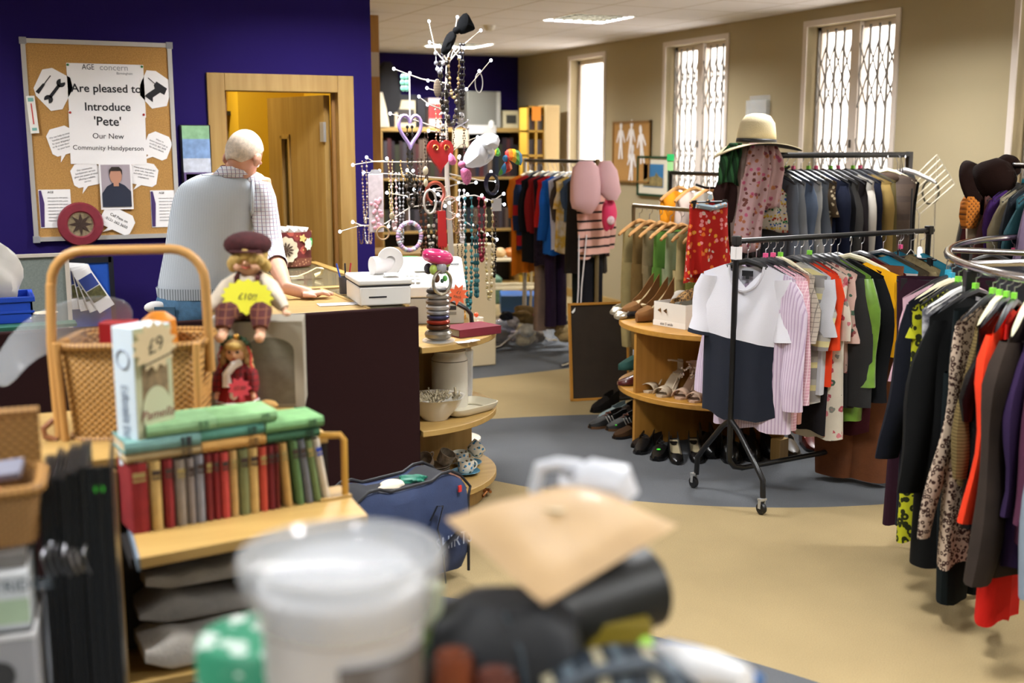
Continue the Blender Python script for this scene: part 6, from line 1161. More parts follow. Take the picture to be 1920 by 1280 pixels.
for k, (lab, c_, x) in enumerate((('dark red scarf hanging right of the gilet', '#6a1c24', .885), ('lilac long scarf right of the brown gilet', '#8f84b8', .905), ('black coat edge right of the brown gilet', '#101012', .86))): wear(BR_, lab, 'scarf' if k < 2 else 'coat', 'top', cloth(c_), (bx0+bl2*x, BY), -PI/2+.4, BZ, None, w=.06 if k < 2 else .2, L=.75, neck=.03, nd=.02, seed=84+k, name='scarf' if k < 2 else None)
hanger('white hanger hooked over the right end of the back rail', (bx0+bl2*.955, BY-.02, BZ-.092), -PI/2+.8, 'white', .19, 'bar', None, 'hangers on the '+BR_); hanger('empty black wire hanger near the right end of back rail', (bx0+bl2*.90, BY-.02, BZ-.092), -.3, 'black', .08, 'wire', None, 'hangers on the '+BR_)
q = Yp(1692, 402, BY-.1); t = thing('garment_case', 'black zipped tie case with a brown tag on the back rail post', 'garment case', (q.x, BY-.07, 0), -.42); zt = Yp(1692, 325, BY-.1).z
obj('case', MB().loft([rrect(.09, .022, .55), rrect(.095, .028, .6), rrect(.095, .028, zt-.05), rrect(.08, .024, zt-.01), rrect(.05, .018, zt)]), mat('case_black', '#0d0f10', .6), t)
obj('tag', MB().box((.025, -.034, zt-.13), (.06, -.031, zt-.03)), plain('#9a7a4a', .6), t, 'brown card tag'); obj('zip_band', MB().box((-.085, -.0305, zt-.26), (.085, -.028, zt-.25)), plain('#8a4a24', .5), t); obj('badge', MB().lathe([(0, .002), (.016, .002), (.016, 0)], 14, Matrix.Translation((-.01, -.028, zt-.17)) @ Matrix.Rotation(PI/2, 4, 'X') @ Matrix.Scale(.6, 4, (0, 1, 0))), GOLD, t)
obj('hanging_loop', MB().tube([(-.01, 0, zt), (0, .03, BZ+.01), (.01, .0, zt)], .004, 5), BLACK, t)
# ---------------------------------------------------------------- folding airer, cable reel, leaning frames by the wall
AW = plain('#d8cfb8', .4); a0, a1, a2, a3 = Dp(1693, 352, 7.4), Dp(1757, 290, 7.4), Dp(1790, 345, 7.4), Dp(1724, 402, 7.4)
t = thing('clothes_airer', 'white wire clothes airer propped behind the back rail', 'clothes airer', (a0.x, a0.y, 0)); o_ = V(a0.x, a0.y, 0)
for k in range(7):
    u = k/6; b0_, b1_ = a0.lerp(a3, u)-o_, a1.lerp(a2, u)-o_; obj('wire', MB().rod(b0_, b1_, .0045, 6), AW, t)
obj('frame', MB().tube([a0-o_, a1-o_, a2-o_], .005, 6), plain('#b8b09a', .4), t); obj('side_bar', MB().tube([a0-o_, a3-o_, V((a3-o_).x, (a3-o_).y, .02)], .006, 6), AW, t); obj('side_bar', MB().tube([a1-o_, V((a1-o_).x+.1, (a1-o_).y+.05, .02)], .006, 6), AW, t)
q = Dp(1745, 360, 7.43); solo('cable_coil', MB().tube([(.055*math.cos(a)*(1-.02*a/6), .0+.008*math.sin(3*a), .078*math.sin(a)) for a in [i*.4 for i in range(64)]], .006, 5), plain('#5a5648', .5), 'grey coiled cable hanging from the white airer', 'cable', q, -.5)
FRG = [((1768, 372), (1815, 470), '#4a1c1c', 'dark red framed picture leaning leftmost by the far wall', 7.3), ((1790, 372), (1830, 470), '#2c2420', 'brown framed picture leaning in the middle by the far wall', 7.2), ((1812, 376), (1850, 470), '#15120f', 'black framed picture leaning frontmost by the far wall', 7.1)]
for k, (c1, c2, cc, lab, d_) in enumerate(FRG):
    q = Dp(*c1, d_); t = thing('picture_frame', lab, 'picture', (q.x, q.y, 0), rot=(-.10, .18, -.5), group='pictures leaning by the wall'); hgt = q.z
    obj('panel', MB().box((-.05, -.012, .02), (.30, .0, hgt)), mat('pic_%d' % k, cc, .25, var=.5, vscale=8), t); obj('frame', MB().box((-.06, -.018, 0), (-.045, .012, hgt)).box((.295, -.018, 0), (.31, .012, hgt)).box((-.06, -.018, hgt-.015), (.31, .012, hgt)).box((-.06, -.018, 0), (.31, .012, .02)), plain('#1a1512', .4), t)
    if k == 0: obj('price_sticker', MB().prism([(x-.03, z+hgt-.03) for x, z in star(12, .032, .038)], .02, .024, Matrix.Rotation(PI/2, 4, 'X')), PINKSTAR, t, 'round pink price sticker')
# ---------------------------------------------------------------- chrome rail with hats at far right
q0, q1 = Dp(1872, 309, 5.9), Dp(2030, 311, 5.2)
t = thing('clothes_rail', 'chrome clothes rail at the right edge carrying brown hats', 'clothes rail', (q0.x, q0.y, 0)); dv = q1-q0; dv.z = 0; hr_ = q0.z
obj('top_bar', MB().tube([(0, 0, hr_), (dv.x, dv.y, hr_)], .016, 10), CHROME, t)
for p in (V(0, 0, 0), dv): obj('post', MB().rod((p.x, p.y, 0), (p.x, p.y, hr_), .014, 8), CHROME, t); obj('foot_bar', MB().rod((p.x+.2, p.y+.3, .02), (p.x-.2, p.y-.3, .02), .016, 8), CHROME, t)
an = math.atan2(dv.y, dv.x); ln = dv.length
for k, (c_, lab, cat) in enumerate((('#b8a890', 'cream knitted top below the brown hats', 'top'), ('#5a3a36', 'dusty brown blouse second on the hat rail', 'blouse'), ('#3c2058', 'violet top on the hat rail', 'top'), ('#8a8068', 'fawn knitted jumper on the hat rail', 'jumper'), ('#1c2026', 'black jacket on the hat rail', 'jacket'), ('#2a5058', 'dark teal top at the right of hat rail', 'top'), ('#6a5a70', 'mauve blouse at the right end of hat rail', 'blouse'))):
    wear('hat rail', lab, cat, 'top', cloth(c_), (q0.x+dv.x*(.05+.1*k), q0.y+dv.y*(.05+.1*k)), an-PI/2+.5, hr_, ('black', 'black', .19, 'bar', ('blue', 'lime', None)[k % 3]), w=.2, L=.68, sl=.5, seed=100+k)
def cloche(lab, loc, rz, tilt, s=1):
    t = thing('hat', lab, 'hat', loc, rot=(tilt, .25, rz), group='brown hats on the hat rail'); m = mat('brown_velvet', '#1a0d09', .95, bump=.4, bscale=150, spec=.08)
    obj('crown', MB().lathe([(0, .16*s), (.06*s, .15*s), (.10*s, .11*s), (.112*s, .04*s), (.11*s, 0)], 24), m, t, solid=.004); obj('brim', MB().lathe([(.11*s, 0), (.15*s, -.035*s), (.165*s, -.05*s)], 28, wob=lambda a, z: 1+.06*math.sin(2*a)), m, t, solid=.006); return t
cloche('large dark brown velvet hat hung on the rail end', Dp(1846, 345, 5.8), .2, 1.1, .95); cloche('smaller dark brown hat tucked behind the large brown hat', Dp(1880, 322, 5.85), -.3, .9, .6)
q = Dp(1818, 398, 5.75); solo('orange_bag', MB().loft([rrect(.035, .02, 0, 14), rrect(.05, .03, .06, 14), rrect(.045, .03, .13, 14), rrect(.03, .02, .16, 14)]), mat('orange_knit', '#b86a14', .9, pat='weave', cols=('#4a2408',), scale=220), 'small orange and brown knitted bag below the large hat', 'bag', q-V(0, 0, .08))
# ---------------------------------------------------------------- display stand with sun hat and scarves
SX = Yp(1418, 260, 5.62); t = thing('scarf_stand', 'dark display stand under the sun hat carrying scarves', 'display stand', (SX.x, 5.62, 0)); sxy = V(SX.x, 5.62, 0)
hz = Yp(1418, 275, 5.62).z
obj('pole', MB().rod((0, 0, .02), (0, 0, hz+.08), .016, 10), BLACKM, t); obj('foot', MB().lathe([(0, 0), (.2, 0), (.2, .015), (.03, .03), (0, .03)], 24), BLACKM, t); obj('head_form', MB().ball((0, 0, hz+.045), (.075, .09, .10), 14, 10), plain('#2a2422', .7), t)
za = Yp(1340, 375, 5.5).z
obj('arm', MB().tube([(0, 0, za+.05), (-.25, .15, za+.06), (-.30, .18, za+.08)], .008, 7), BLACKM, t); obj('arm', MB().tube([(0, 0, za+.15), (.1, -.12, za+.16), (.13, -.16, za+.19)], .008, 7), BLACKM, t); obj('arm', MB().tube([(0, 0, za+.15), (.15, .1, za+.16), (.2, .12, za+.19)], .008, 7), BLACKM, t)
t = thing('sun_hat', 'wide-brimmed cream sun hat with a black band on the scarf stand', 'hat', (SX.x, 5.62, hz+.02), rot=(.0, .04, -YAW)); HATC = mat('straw', '#c8bb98', .85, bump=.5, bscale=220)
obj('crown', MB().lathe([(0, .165), (.035, .172), (.07, .160), (.098, .12), (.108, .06), (.115, .0)], 32, wob=lambda a, z: 1+.03*math.cos(2*a)), HATC, t, solid=.003)
vs = []; fs = []
for j in range(8):
    r = .114+(.255-.114)*j/7
    for i in range(48):
        a = 2*PI*i/48; u = j/7; z = -.005-.02*u+u*u*(-.028*math.cos(2*a+.2)+.034*math.cos(a+.3)-.012); vs.append((r*1.02*math.cos(a)*(1+.05*u*math.cos(a)), r*.95*math.sin(a), z))
for j in range(7):
    for i in range(48): fs.append((j*48+i, j*48+(i+1) % 48, (j+1)*48+(i+1) % 48, (j+1)*48+i))
obj('brim', MB().add(vs, fs), HATC, t, solid=.004)
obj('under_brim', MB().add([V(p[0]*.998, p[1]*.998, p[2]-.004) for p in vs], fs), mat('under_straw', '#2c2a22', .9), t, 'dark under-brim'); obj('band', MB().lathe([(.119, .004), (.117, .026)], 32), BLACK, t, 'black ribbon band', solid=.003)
def scarf(lab, pts, w, m, off=0, seed=1, fl=1.0):
    """pleated cloth hanging along px points (centre line) at depth plane y"""
    random.seed(seed); p1 = random.uniform(0, 6); c0 = Yp(*pts[0], 5.62-off); R = []
    n = 14; P_ = [Yp(x, y, 5.62-off)-c0 for x, y in pts]
    for j in range(n+1):
        u = j/n*(len(P_)-1); i0 = min(int(u), len(P_)-2); c = P_[i0].lerp(P_[i0+1], u-i0); ww = w*(.55+.45*min(1, j/4))*(1+(fl-1)*j/n); r = []
        for i in range(25):
            v = i/24*2-1; r.append(c+RT*(v*ww)+V(0, -.03*(1-v*v)*1.2+.012*math.sin(7*v+p1+.3*j), .012*math.cos(3*v+p1)*(j == n)))
        R.append(r)
    mb = MB(); mb.loft(R, False, False); return solo('scarf', mb, m, lab, 'scarf', c0, group='scarves on the stand', solid=.006)
scarf('dark green tasselled scarf at the left of the scarf stand', [(1378, 268), (1372, 300), (1366, 345)], .055, cloth('#1c3a22', pat='stripes', cols=('#2f5a34', '#16281a'), scale=40), .02, 1, 1.3)
scarf('taupe silky scarf left of the flowered scarf', [(1392, 275), (1392, 340), (1390, 450)], .06, cloth('#7a6a62', var=.4), .05, 2)
scarf('brown velvet scarf hanging behind the skirts', [(1362, 340), (1368, 380), (1374, 420)], .085, cloth('#2c1a18', var=.4), .0, 3)
scarf('long grey patterned scarf behind the stand', [(1395, 300), (1398, 400), (1402, 480)], .07, cloth('#4a4448', var=.5), .0, 4)
scarf('pink and rust flowered chiffon scarf in front of the stand', [(1420, 268), (1418, 310), (1412, 360), (1404, 420), (1400, 470)], .085, cloth('#b89a9c', pat='floral', cols=('#8a4a5a', '#a86a4a', '#b85a7a', '#6a4038'), scale=30), .10, 5)
scarf('second fold of pink floral scarf falling at the right', [(1440, 272), (1448, 320), (1438, 390)], .075, cloth('#c0a0a0', pat='floral', cols=('#b0607a', '#b87a50', '#8a5058'), scale=26), .11, 6)
scarf('white scarf with rows of coloured hearts', [(1442, 340), (1444, 380), (1448, 432)], .085, cloth('#c8c2b0', pat='hearts', cols=('#9a2a1c', '#c8a838', '#1c4a9a', '#1c6a3c'), scale=13), .08, 7, 1.35)
scarf('grey and white crinkled scarf at the right of the stand', [(1462, 325), (1476, 370), (1482, 450)], .09, cloth('#9a968e', pat='marble', cols=('#4a4a4c', '#c0bcb2'), scale=16), .03, 8, 1.2)
# two flowered skirts on clip hanger
FSK = cloth('#a8201a', pat='floral', cols=('#d8702a', '#c8c0b0', '#d89a30', '#d88a8a'), scale=30)
q = Yp(1330, 380, 5.30); zs = q.z; SKX = (q.x, 5.30)
hanger('black clip hanger carrying the red flowered skirts', (q.x, 5.30, zs+.04), -YAW+.45, 'black', .12, 'clip', None, None)
obj('disc', MB().lathe([(0, .003), (.016, .003), (.016, 0)], 14, Matrix.Translation((0, -.008, -.01)) @ Matrix.Rotation(PI/2, 4, 'X')), plain('#b8d0d8', .5), bpy.data.objects['clothes_hanger' if 'clothes_hanger' not in bpy.data.objects else [o.name for o in COL.objects if o.name.startswith('clothes_hanger')][-1]])
solo('skirt', garment(w=.125, L=.40, flare=1.45, th=.04, neck=.125, nd=.02, fold=.016, seed=121), FSK, 'red flowered skirt in front on the clip hanger by the scarves', 'skirt', (q.x, 5.30, zs+.0), -YAW+.45, 'red flowered skirts')
solo('skirt', garment(w=.12, L=.43, flare=1.3, th=.03, neck=.12, nd=.02, fold=.012, seed=122), cloth('#98201c', pat='floral', cols=('#c86a2a', '#b8b0a0', '#c88a28'), scale=27), 'second red flowered skirt just behind the front one', 'skirt', (q.x+.035, 5.365, zs-.01), -YAW+.4, 'red flowered skirts')
solo('waistband', MB().tube([(-.10, 0, 0), (0, -.012, -.016), (.10, 0, -.0)], .016, 6, flat=1.0), cloth('#8fa0ac', pat='floral', cols=('#c87a3a', '#d0ccc0'), scale=40), 'pale blue printed waistband folded over the red skirts', 'waistband', (q.x, 5.285, zs-.012), -YAW+.45)
# ================================================================ SHOE UNIT, FRAMED BOARD, SHOES
SXC, SYC, SR_, SZ = 3.92, 5.45, .62, (.69, .31)
t = thing('shoe_unit', 'half-round beech shelf unit loaded with shoes behind the near rail', 'shelf unit', (SXC, SYC, 0))
for z in SZ: obj('shelf', halfround(0, 0, SR_, z-.03, z, -1), mat('beech_oak', '#b98738', .45, pat='wood', cols=('#a87830',), scale=4, axis=0), t, bev=.003)
obj('divider', MB().box((-SR_+.01, -.012, 0), (0, .012, SZ[0]-.03)), mat('beech_oak_v', '#ab7a34', .45, pat='wood', cols=('#9a6b2a',), scale=4, axis=2), t); obj('back_panel', MB().box((-.018, -SR_+.04, 0), (0, SR_-.04, SZ[0]-.03)), mat('beech_oak_v', '#ab7a34'), t)
def shoe_mb(L=.25, w=.042, heel=.0, top=.055, toe=.5, point=.6, plat=.012, back=.07):
    """one shoe along +x (toe); heel raise, side height, where the vamp closes"""
    R = []; n = 14
    for i in range(n+1):
        u = i/n; x = L*u; zf = heel*max(0, 1-u/.62)**1.3+plat; wid = w*(.72+.28*math.sin(min(1, u/.75)*PI/2)) if u < .75 else w*(1-(1-point*.35)*((u-.75)/.25)**2.2*.9)
        tp_ = back if u < .12 else back+(top-back)*min(1, (u-.12)/.25) if u < toe else top*(1-.72*((u-toe)/(1-toe))**1.2)
        closed = u >= toe; r = []
        for k in range(8): a = PI*k/7; r.append(V(x, -wid*math.cos(a)*(1 if 0 < k < 7 else 1.0), zf-plat*(math.sin(a)**.5)))
        if closed:
            for k in range(6): a = PI*k/5; r.append(V(x, wid*.97*math.cos(a), zf+tp_*(.25+.75*math.sin(a)**.7)))
        else:
            for y, z in ((1, tp_), (.86, tp_), (.78, .006), (-.78, .006), (-.86, tp_), (-1, tp_)): r.append(V(x, wid*y*(.9 if abs(z-tp_) < 1e-6 else 1), zf+z))
        R.append(r)
    return MB().loft(R)
def shoe(label, loc, rz, m, grp=None, heel=0, hr=.008, sole=None, rot=None, insole=None, name='shoe', **k):
    t = thing(name, label, 'shoe', loc, group=grp, rot=rot if rot else (0, 0, rz)); L = k.get('L', .25)
    obj('upper', shoe_mb(heel=heel, **k), m, t)
    if heel > .03: obj('heel', MB().tube([(.03, 0, heel+.004), (.022, 0, heel*.5), (.016, 0, 0)], [.022, hr*1.2, hr], 8), m, t)
    elif sole: obj('sole', MB().prism([(L*u, s*(k.get('w', .042)*1.06)*math.sin(min(1, .25+u*1.1)*PI/2)*(1 if u < .8 else math.sqrt(max(0, 1-((u-.8)/.22)**2)))) for s, us in ((-1, (0, .2, .4, .6, .8, .9, 1)), (1, (1, .9, .8, .6, .4, .2, 0))) for u in us], -.001, .014), sole, t)
    if insole: obj('insole', MB().loft([[V(L*u, y*k.get('w', .042)*.7, heel*max(0, 1-u/.62)**1.3+k.get('plat', .012)+.008) for y in (-1, 1)] for u in (.05, .2, .35, k.get('toe', .5))], False), insole, t)
    return t
SUED = mat('brown_suede', '#7a5226', .95, var=.15, vscale=30); INS = plain('#b8a880', .4); BLKL = plain('#0b0b0c', .3); BEIGE = plain('#b5a58c', .55)
S0 = SZ[0]+.001; S1 = SZ[1]+.001; PS = 'shoes on the top shelf'
a_ = PI+.12+.25
def sp_(px, py, z): return Zp(px, py, z)
for k, (px, py) in enumerate(((1180, 594), (1206, 603))):
    q = sp_(px, py, S0); d = V(math.cos(a_-.25), math.sin(a_-.25), 0); shoe(['left brown suede platform court shoe on the top shelf', 'right brown suede platform court shoe with pale lining on the top shelf'][k], q-d*.20+V(0, 0, 0), a_-.25, SUED, 'brown suede platform court shoes', heel=.135, plat=.04, top=.055, toe=.62, L=.25, insole=INS, back=.075, hr=.010, w=.046)
for k, (px, py) in enumerate(((1158, 590), (1166, 598))): q = sp_(px, py, S0); shoe(['silver flat shoe nearest the left tip of the top shelf', 'second silver flat shoe behind the suede pair'][k], q+V(.12*(1), .12, 0), PI+.7, mat('silver_leather', '#b0a894', .25, metal=.5), 'silver flat shoes', L=.2, top=.03, toe=.6, back=.035, insole=INS)
q = sp_(1178, 575, S0); shoe('black patent shoe at the left of the top shelf', V(3.60, 5.84, S0), PI+.5, BLKL, PS, L=.22, top=.04, toe=.6, back=.05, insole=SUED)
t = thing('shoe_box', 'open white shoebox with leopard shoes on the top shelf', 'shoebox', V(3.62, 5.10, S0), -.42); BW, BD, BH_ = .155, .10, .10
qa, qb, qc = sp_(1226, 608, S0), sp_(1285, 618, S0), sp_(1332, 603, S0)
ex = (qb-qa); ey = (qc-qb); t.location = (qa+qc)/2+V(0, 0, .0); an = math.atan2(ex.y, ex.x); t.rotation_euler = (0, 0, an); BW = ex.length/2; BD = .12; BH_ = .135
BXM = plain('#d6d2c8', .7); ctr = (qa+qb)/2; t.location = ctr+V(-math.sin(an), math.cos(an), 0)*BD
for s in (-1, 1): obj('side', MB().box((-BW, s*BD-.002, 0), (BW, s*BD+.002, BH_)), BXM, t); obj('side', MB().box((s*BW-.002, -BD, 0), (s*BW+.002, BD, BH_)), BXM, t)
obj('bottom', MB().box((-BW, -BD, 0), (BW, BD, .003)), BXM, t); obj('lid_lip', MB().box((-BW-.003, -BD-.004, .0), (BW+.003, -BD-.002, .03)), plain('#dedad2', .7), t)
text('size 5 wide', .022, INK, t, (-.02, -BD-.0045, .014), shear=.2); bl_c = t.location.copy(); LEO = mat('leopard', '#a9804a', .8, pat='leopard', cols=('#2c1c10',), scale=70)
for k, dx in enumerate((-.03, .035)): shoe(['left leopard print court shoe standing in the white box', 'right leopard print court shoe standing in the white box'][k], bl_c+V(dx, .04+.02*k, .01), 0, LEO, 'leopard print shoes', heel=.07, L=.2, w=.036, toe=.6, insole=INS, rot=(0, -1.0, an+PI/2+.2*k))
solo('leopard_slipper', crumple(.045, .04, .05, 31), LEO, 'leopard print slipper sticking up behind the white shoebox', 'slipper', V(3.80, 5.30, S0+.10)); solo('purple_scarf', crumple(.05, .05, .07, 32, amp=.4), cloth('#3a1024'), 'dark purple crumpled scarf right of the leopard slipper', 'scarf', V(3.86, 5.22, S0+.075))
t = thing('handbag', 'grey clutch handbag with thin chain behind the white shoebox', 'handbag', V(3.62, 5.40, S0), .3); obj('body', MB().box((-.09, -.02, 0), (.10, .02, .135)), mat('grey_snake', '#5a564c', .6, var=.4, vscale=60), t, bev=.006); obj('chain', MB().tube([(-.09, -.025, .13), (-.05, -.03, .04), (.0, -.03, .02), (.06, -.03, .05), (.10, -.025, .13)], .002, 5), GOLD, t); obj('flap', MB().prism([(-.09, .14), (.10, .14), (.06, .06), (-.05, .06)], .0205, .023, Matrix.Rotation(PI/2, 4, 'X')), plain('#6a6658', .6), t)
solo('flat_cap', MB().lathe([(0, .10), (.05, .095), (.075, .06), (.08, 0), (.0, 0)], 22), plain('#100e12', .6), 'black cap standing behind the suede court shoes', 'cap', V(3.66, 5.62, S0)); solo('white_bag', crumple(.09, .06, .08, 33), plain('#cfc8bc', .6), 'white quilted bag behind the black cap', 'bag', V(3.76, 5.66, S0+.078)); solo('cream_flower_hat', crumple(.06, .06, .045, 34, amp=.4), plain('#d0bf98', .8), 'cream flower trimmed hat at the back of the top shelf', 'hat', V(3.56, 5.80, S0+.05)); solo('pink_flat', shoe_mb(L=.2, top=.03, toe=.6, back=.03), plain('#d8b0a4', .5), 'pale pink flat shoe at the right of the white shoebox', 'shoe', sp_(1330, 622, S0)+V(.03, .05, 0), PI+.9)
def sandal(label, loc, rz, m, sparkle=False):
    t = thing('sandal', label, 'shoe', loc, rz, 'strappy sandals on the middle shelf'); t.scale = (1.22,)*3; L, hl = .22, .085; R = []
    for i in range(12): u = i/11; zf = hl*max(0, 1-u/.62)**1.2; wd = .034*(.65+.35*math.sin(min(1, u/.7)*PI/2))*(1 if u < .82 else math.sqrt(max(.05, 1-((u-.82)/.19)**2))); R.append([V(L*u, -wd, zf), V(L*u, wd, zf), V(L*u, wd, zf+.010), V(L*u, -wd, zf+.010)])
    obj('footbed', MB().loft(R), m, t); obj('heel', MB().tube([(.022, 0, hl), (.014, 0, hl*.4), (.012, 0, 0)], [.02, .008, .006], 8), m, t)
    obj('toe_strap', MB().loft([[V(L*.70+.06*(j/3), .036*math.cos(a), .01+.034*math.sin(a)) for a in [PI*i/10 for i in range(11)]] for j in range(4)], False), m, t, solid=.003)
    obj('ankle_strap', MB().tube([V(.04+.045*math.cos(a), .032*math.sin(a), hl+.055+.012*math.cos(a)) for a in [2*PI*i/20 for i in range(21)]], .004, 6), m, t); obj('heel_cup', MB().loft([[V(.02-.02*math.sin(a), .028*math.cos(a), hl+z) for a in [PI*i/8 for i in range(9)]] for z in (0, .03, .06)], False), m, t, solid=.003)
    obj('side_strap', MB().tube([(.07, .03, hl*.7), (.10, .036, .075), (.15, .034, .03)], .004, 5), m, t)
    if sparkle:
        s = MB(); random.seed(5)
        for k in range(26): s.ball((.09+.05*random.random(), random.uniform(-.034, .034), .085+.06*random.random()), .0055, 6, 4)
        obj('jewels', s, mat('diamante', '#d8cfc4', .1, metal=.6), t, kind='stuff')
    return t
sa_ = PI+.60
for k, (px, py) in enumerate(((1222, 732), (1247, 740), (1282, 744), (1308, 750))):
    q = sp_(px, py, S1); d = V(math.cos(sa_), math.sin(sa_), 0); sandal(['leftmost strappy beige high-heeled sandal on the middle shelf', 'second strappy beige sandal from the left on the middle shelf', 'jewelled nude sandal third from the left on the middle shelf', 'nude sandal partly hidden by the shirt on middle shelf'][k], q-d*.19, sa_, BEIGE if k < 2 else plain('#b89c86', .5), k == 2)
q = V(3.52, 5.78, S1); shoe('dark green boot shoe on the left quadrant of middle shelf', V(3.60, 5.74, S1+.06), PI, mat('green_velvet', '#12443c', .8), 'shoes on the left of the middle shelf', L=.2, top=.09, toe=.4, back=.10, rot=(0, 0, PI-.3)); shoe('maroon patent shoe below the dark green one', V(3.54, 5.62, S1), PI-.2, plain('#4a1a18', .25), 'shoes on the left of the middle shelf', L=.22, top=.05, toe=.45, back=.06)
# shoes on the carpet left of the unit
G_ = 'shoes on the floor left of the shelf unit'; TRN = mat('trainer_black', '#131312', .6)
def fl(px, py): return Zp(px, py, .001)
shoe('black suede ankle shoe farthest back by the framed board', fl(1122, 775)+V(.20, .12, 0), PI+.35, cloth('#15110f'), G_, L=.24, top=.08, toe=.4, back=.10, sole=BLKL); shoe('pale blue-grey trainer with looped laces on the floor', fl(1132, 790)+V(.22, .08, 0), PI+.2, plain('#7f9296', .7), G_, L=.24, top=.06, toe=.45, back=.08, sole=WHITE); shoe('dark brown suede ankle boot right of the pale trainer', fl(1152, 795)+V(.2, .03, 0), PI+.15, cloth('#231a15'), G_, L=.22, top=.10, toe=.4, back=.12, sole=BLKL)
for k, (dx, dy) in enumerate(((0, 0), (.07, -.09))):
    q = fl(1112, 803)+V(.24+dx, .04+dy, 0); tr = shoe(['black trainer behind, with brown laces', 'black trainer in front with three white stripes and a green dot'][k], q, PI+.12, TRN, 'pair of black trainers', L=.26, w=.045, top=.065, toe=.48, back=.085, sole=plain('#5a3c1e', .6))
    for j in range(3): obj('stripe', MB().tube([(.10+.022*j, .0455, .022), (.125+.022*j, .040, .07)], .005, 5, flat=.5), WHITE, tr); 
    obj('laces', MB().tube([(.10, -.015, .085), (.115, .018, .083), (.13, -.016, .077), (.145, .016, .072), (.16, -.012, .064)], .004, 5), plain('#6a3a28', .7), tr)
    if k: obj('dot_sticker', MB().ball((.215, .028, .034), (.012, .010, .006), 8, 5), GREENDOT, tr, 'green dot sticker'); obj('white_tab', MB().tube([(.04, .046, .05), (.03, .048, .075), (.045, .046, .085)], .005, 5), WHITE, tr)
shoe('brown suede slip-on in front of the trainers', fl(1152, 822)+V(.22, .04, 0), PI+.2, cloth('#3a2614'), G_, L=.23, top=.055, toe=.45, back=.06, sole=BLKL); shoe('dark brown shoe half hidden by the unit divider', fl(1182, 838)+V(.2, .02, 0), PI+.2, cloth('#1e150f'), G_, L=.2, top=.055, toe=.45, back=.06, sole=BLKL)
# shoes under the unit, right of the divider
G2 = 'black shoes on the floor under the unit'; da = -PI/2-.6
for k, (px, py, lab) in enumerate(((1200, 850, 'black laced shoe leftmost under the shelf unit'), (1232, 862, 'black laced shoe with a green dot sticker under the unit'))):
    q = fl(px, py); d = V(math.cos(da-.2), math.sin(da-.2), 0); s_ = shoe(lab, q-d*.23, da-.2, BLKL, G2, L=.26, w=.042, top=.06, toe=.45, back=.075, sole=BLKL); obj('laces', MB().tube([(.11, -.014, .082), (.125, .014, .08), (.14, -.014, .074), (.155, .014, .068)], .003, 5), BLACK, s_)
    if k: obj('dot_sticker', MB().ball((.20, .0, .052), (.012, .012, .005), 8, 5), GREENDOT, s_, 'green dot sticker')
for k, (px, py) in enumerate(((1270, 870), (1308, 868))): q = fl(px, py); d = V(math.cos(da+.15), math.sin(da+.15), 0); shoe(['left black court shoe with beige lining under the unit', 'right black court shoe with beige lining under the unit'][k], q-d*.20, da+.15, BLKL, 'black court shoes', heel=.075, L=.22, w=.038, toe=.68, top=.04, back=.045, insole=plain('#8f8468', .4), hr=.012)
for k, (px, py) in enumerate(((1345, 862), (1385, 872), (1425, 868), (1462, 862), (1500, 858), (1540, 850))): q = fl(px, py); d = V(math.cos(da+.2), math.sin(da+.2), 0); shoe(['black boot just left of the near rail leg', 'black boot behind the near rail post', 'black boot right of the near rail post', 'small black boot under the lilac shirt', 'olive brown heeled shoe under the floral dress', 'dark red shiny shoe near the rust trousers'][k], q-d*.2+V(0, .06, 0), da+.2, [BLKL, BLKL, BLKL, BLKL, plain('#3a2e18', .4), plain('#5a1c14', .3)][k], 'shoes behind the near rail', L=.24, w=.045, top=.11 if k < 4 else .06, toe=.42, back=.14 if k < 4 else .07, sole=BLKL)
solo('wood_block', MB().box((-.04, -.03, 0), (.04, .03, .12)), BEECHV, 'small beech block under the near rail between the shoes', 'block', fl(1478, 868)+V(0, .08, 0), .3)
# framed board leaning on the unit
f0, f1 = Zp(1070, 752, .0), Yp(1187, 600, 6.25); fx = V(f0.x, f0.y, 0)
t = thing('framed_board', 'large dark framed board leaning on the shoe unit, back showing', 'framed board', fx, rot=(-.13, 0, -.20)); wF, hF = .42, .66
mF = plain('#b07a2a', .5)
obj('panel', MB().box((.015, -.004, .015), (wF-.015, .004, hF-.015)), mat('board_back', '#2c2012', .8, var=.3, vscale=12), t); obj('frame', MB().box((0, -.012, 0), (.016, .012, hF)).box((wF-.016, -.012, 0), (wF, .012, hF)).box((0, -.012, 0), (wF, .012, .016)).box((0, -.012, hF-.016), (wF, .012, hF)), mF, t)
obj('corner_tape', MB().prism([(.02, hF-.06), (.05, hF-.03), (.045, hF-.055), (.03, hF-.07)], .005, .007, Matrix.Rotation(PI/2, 4, 'X')), WHITE, t)
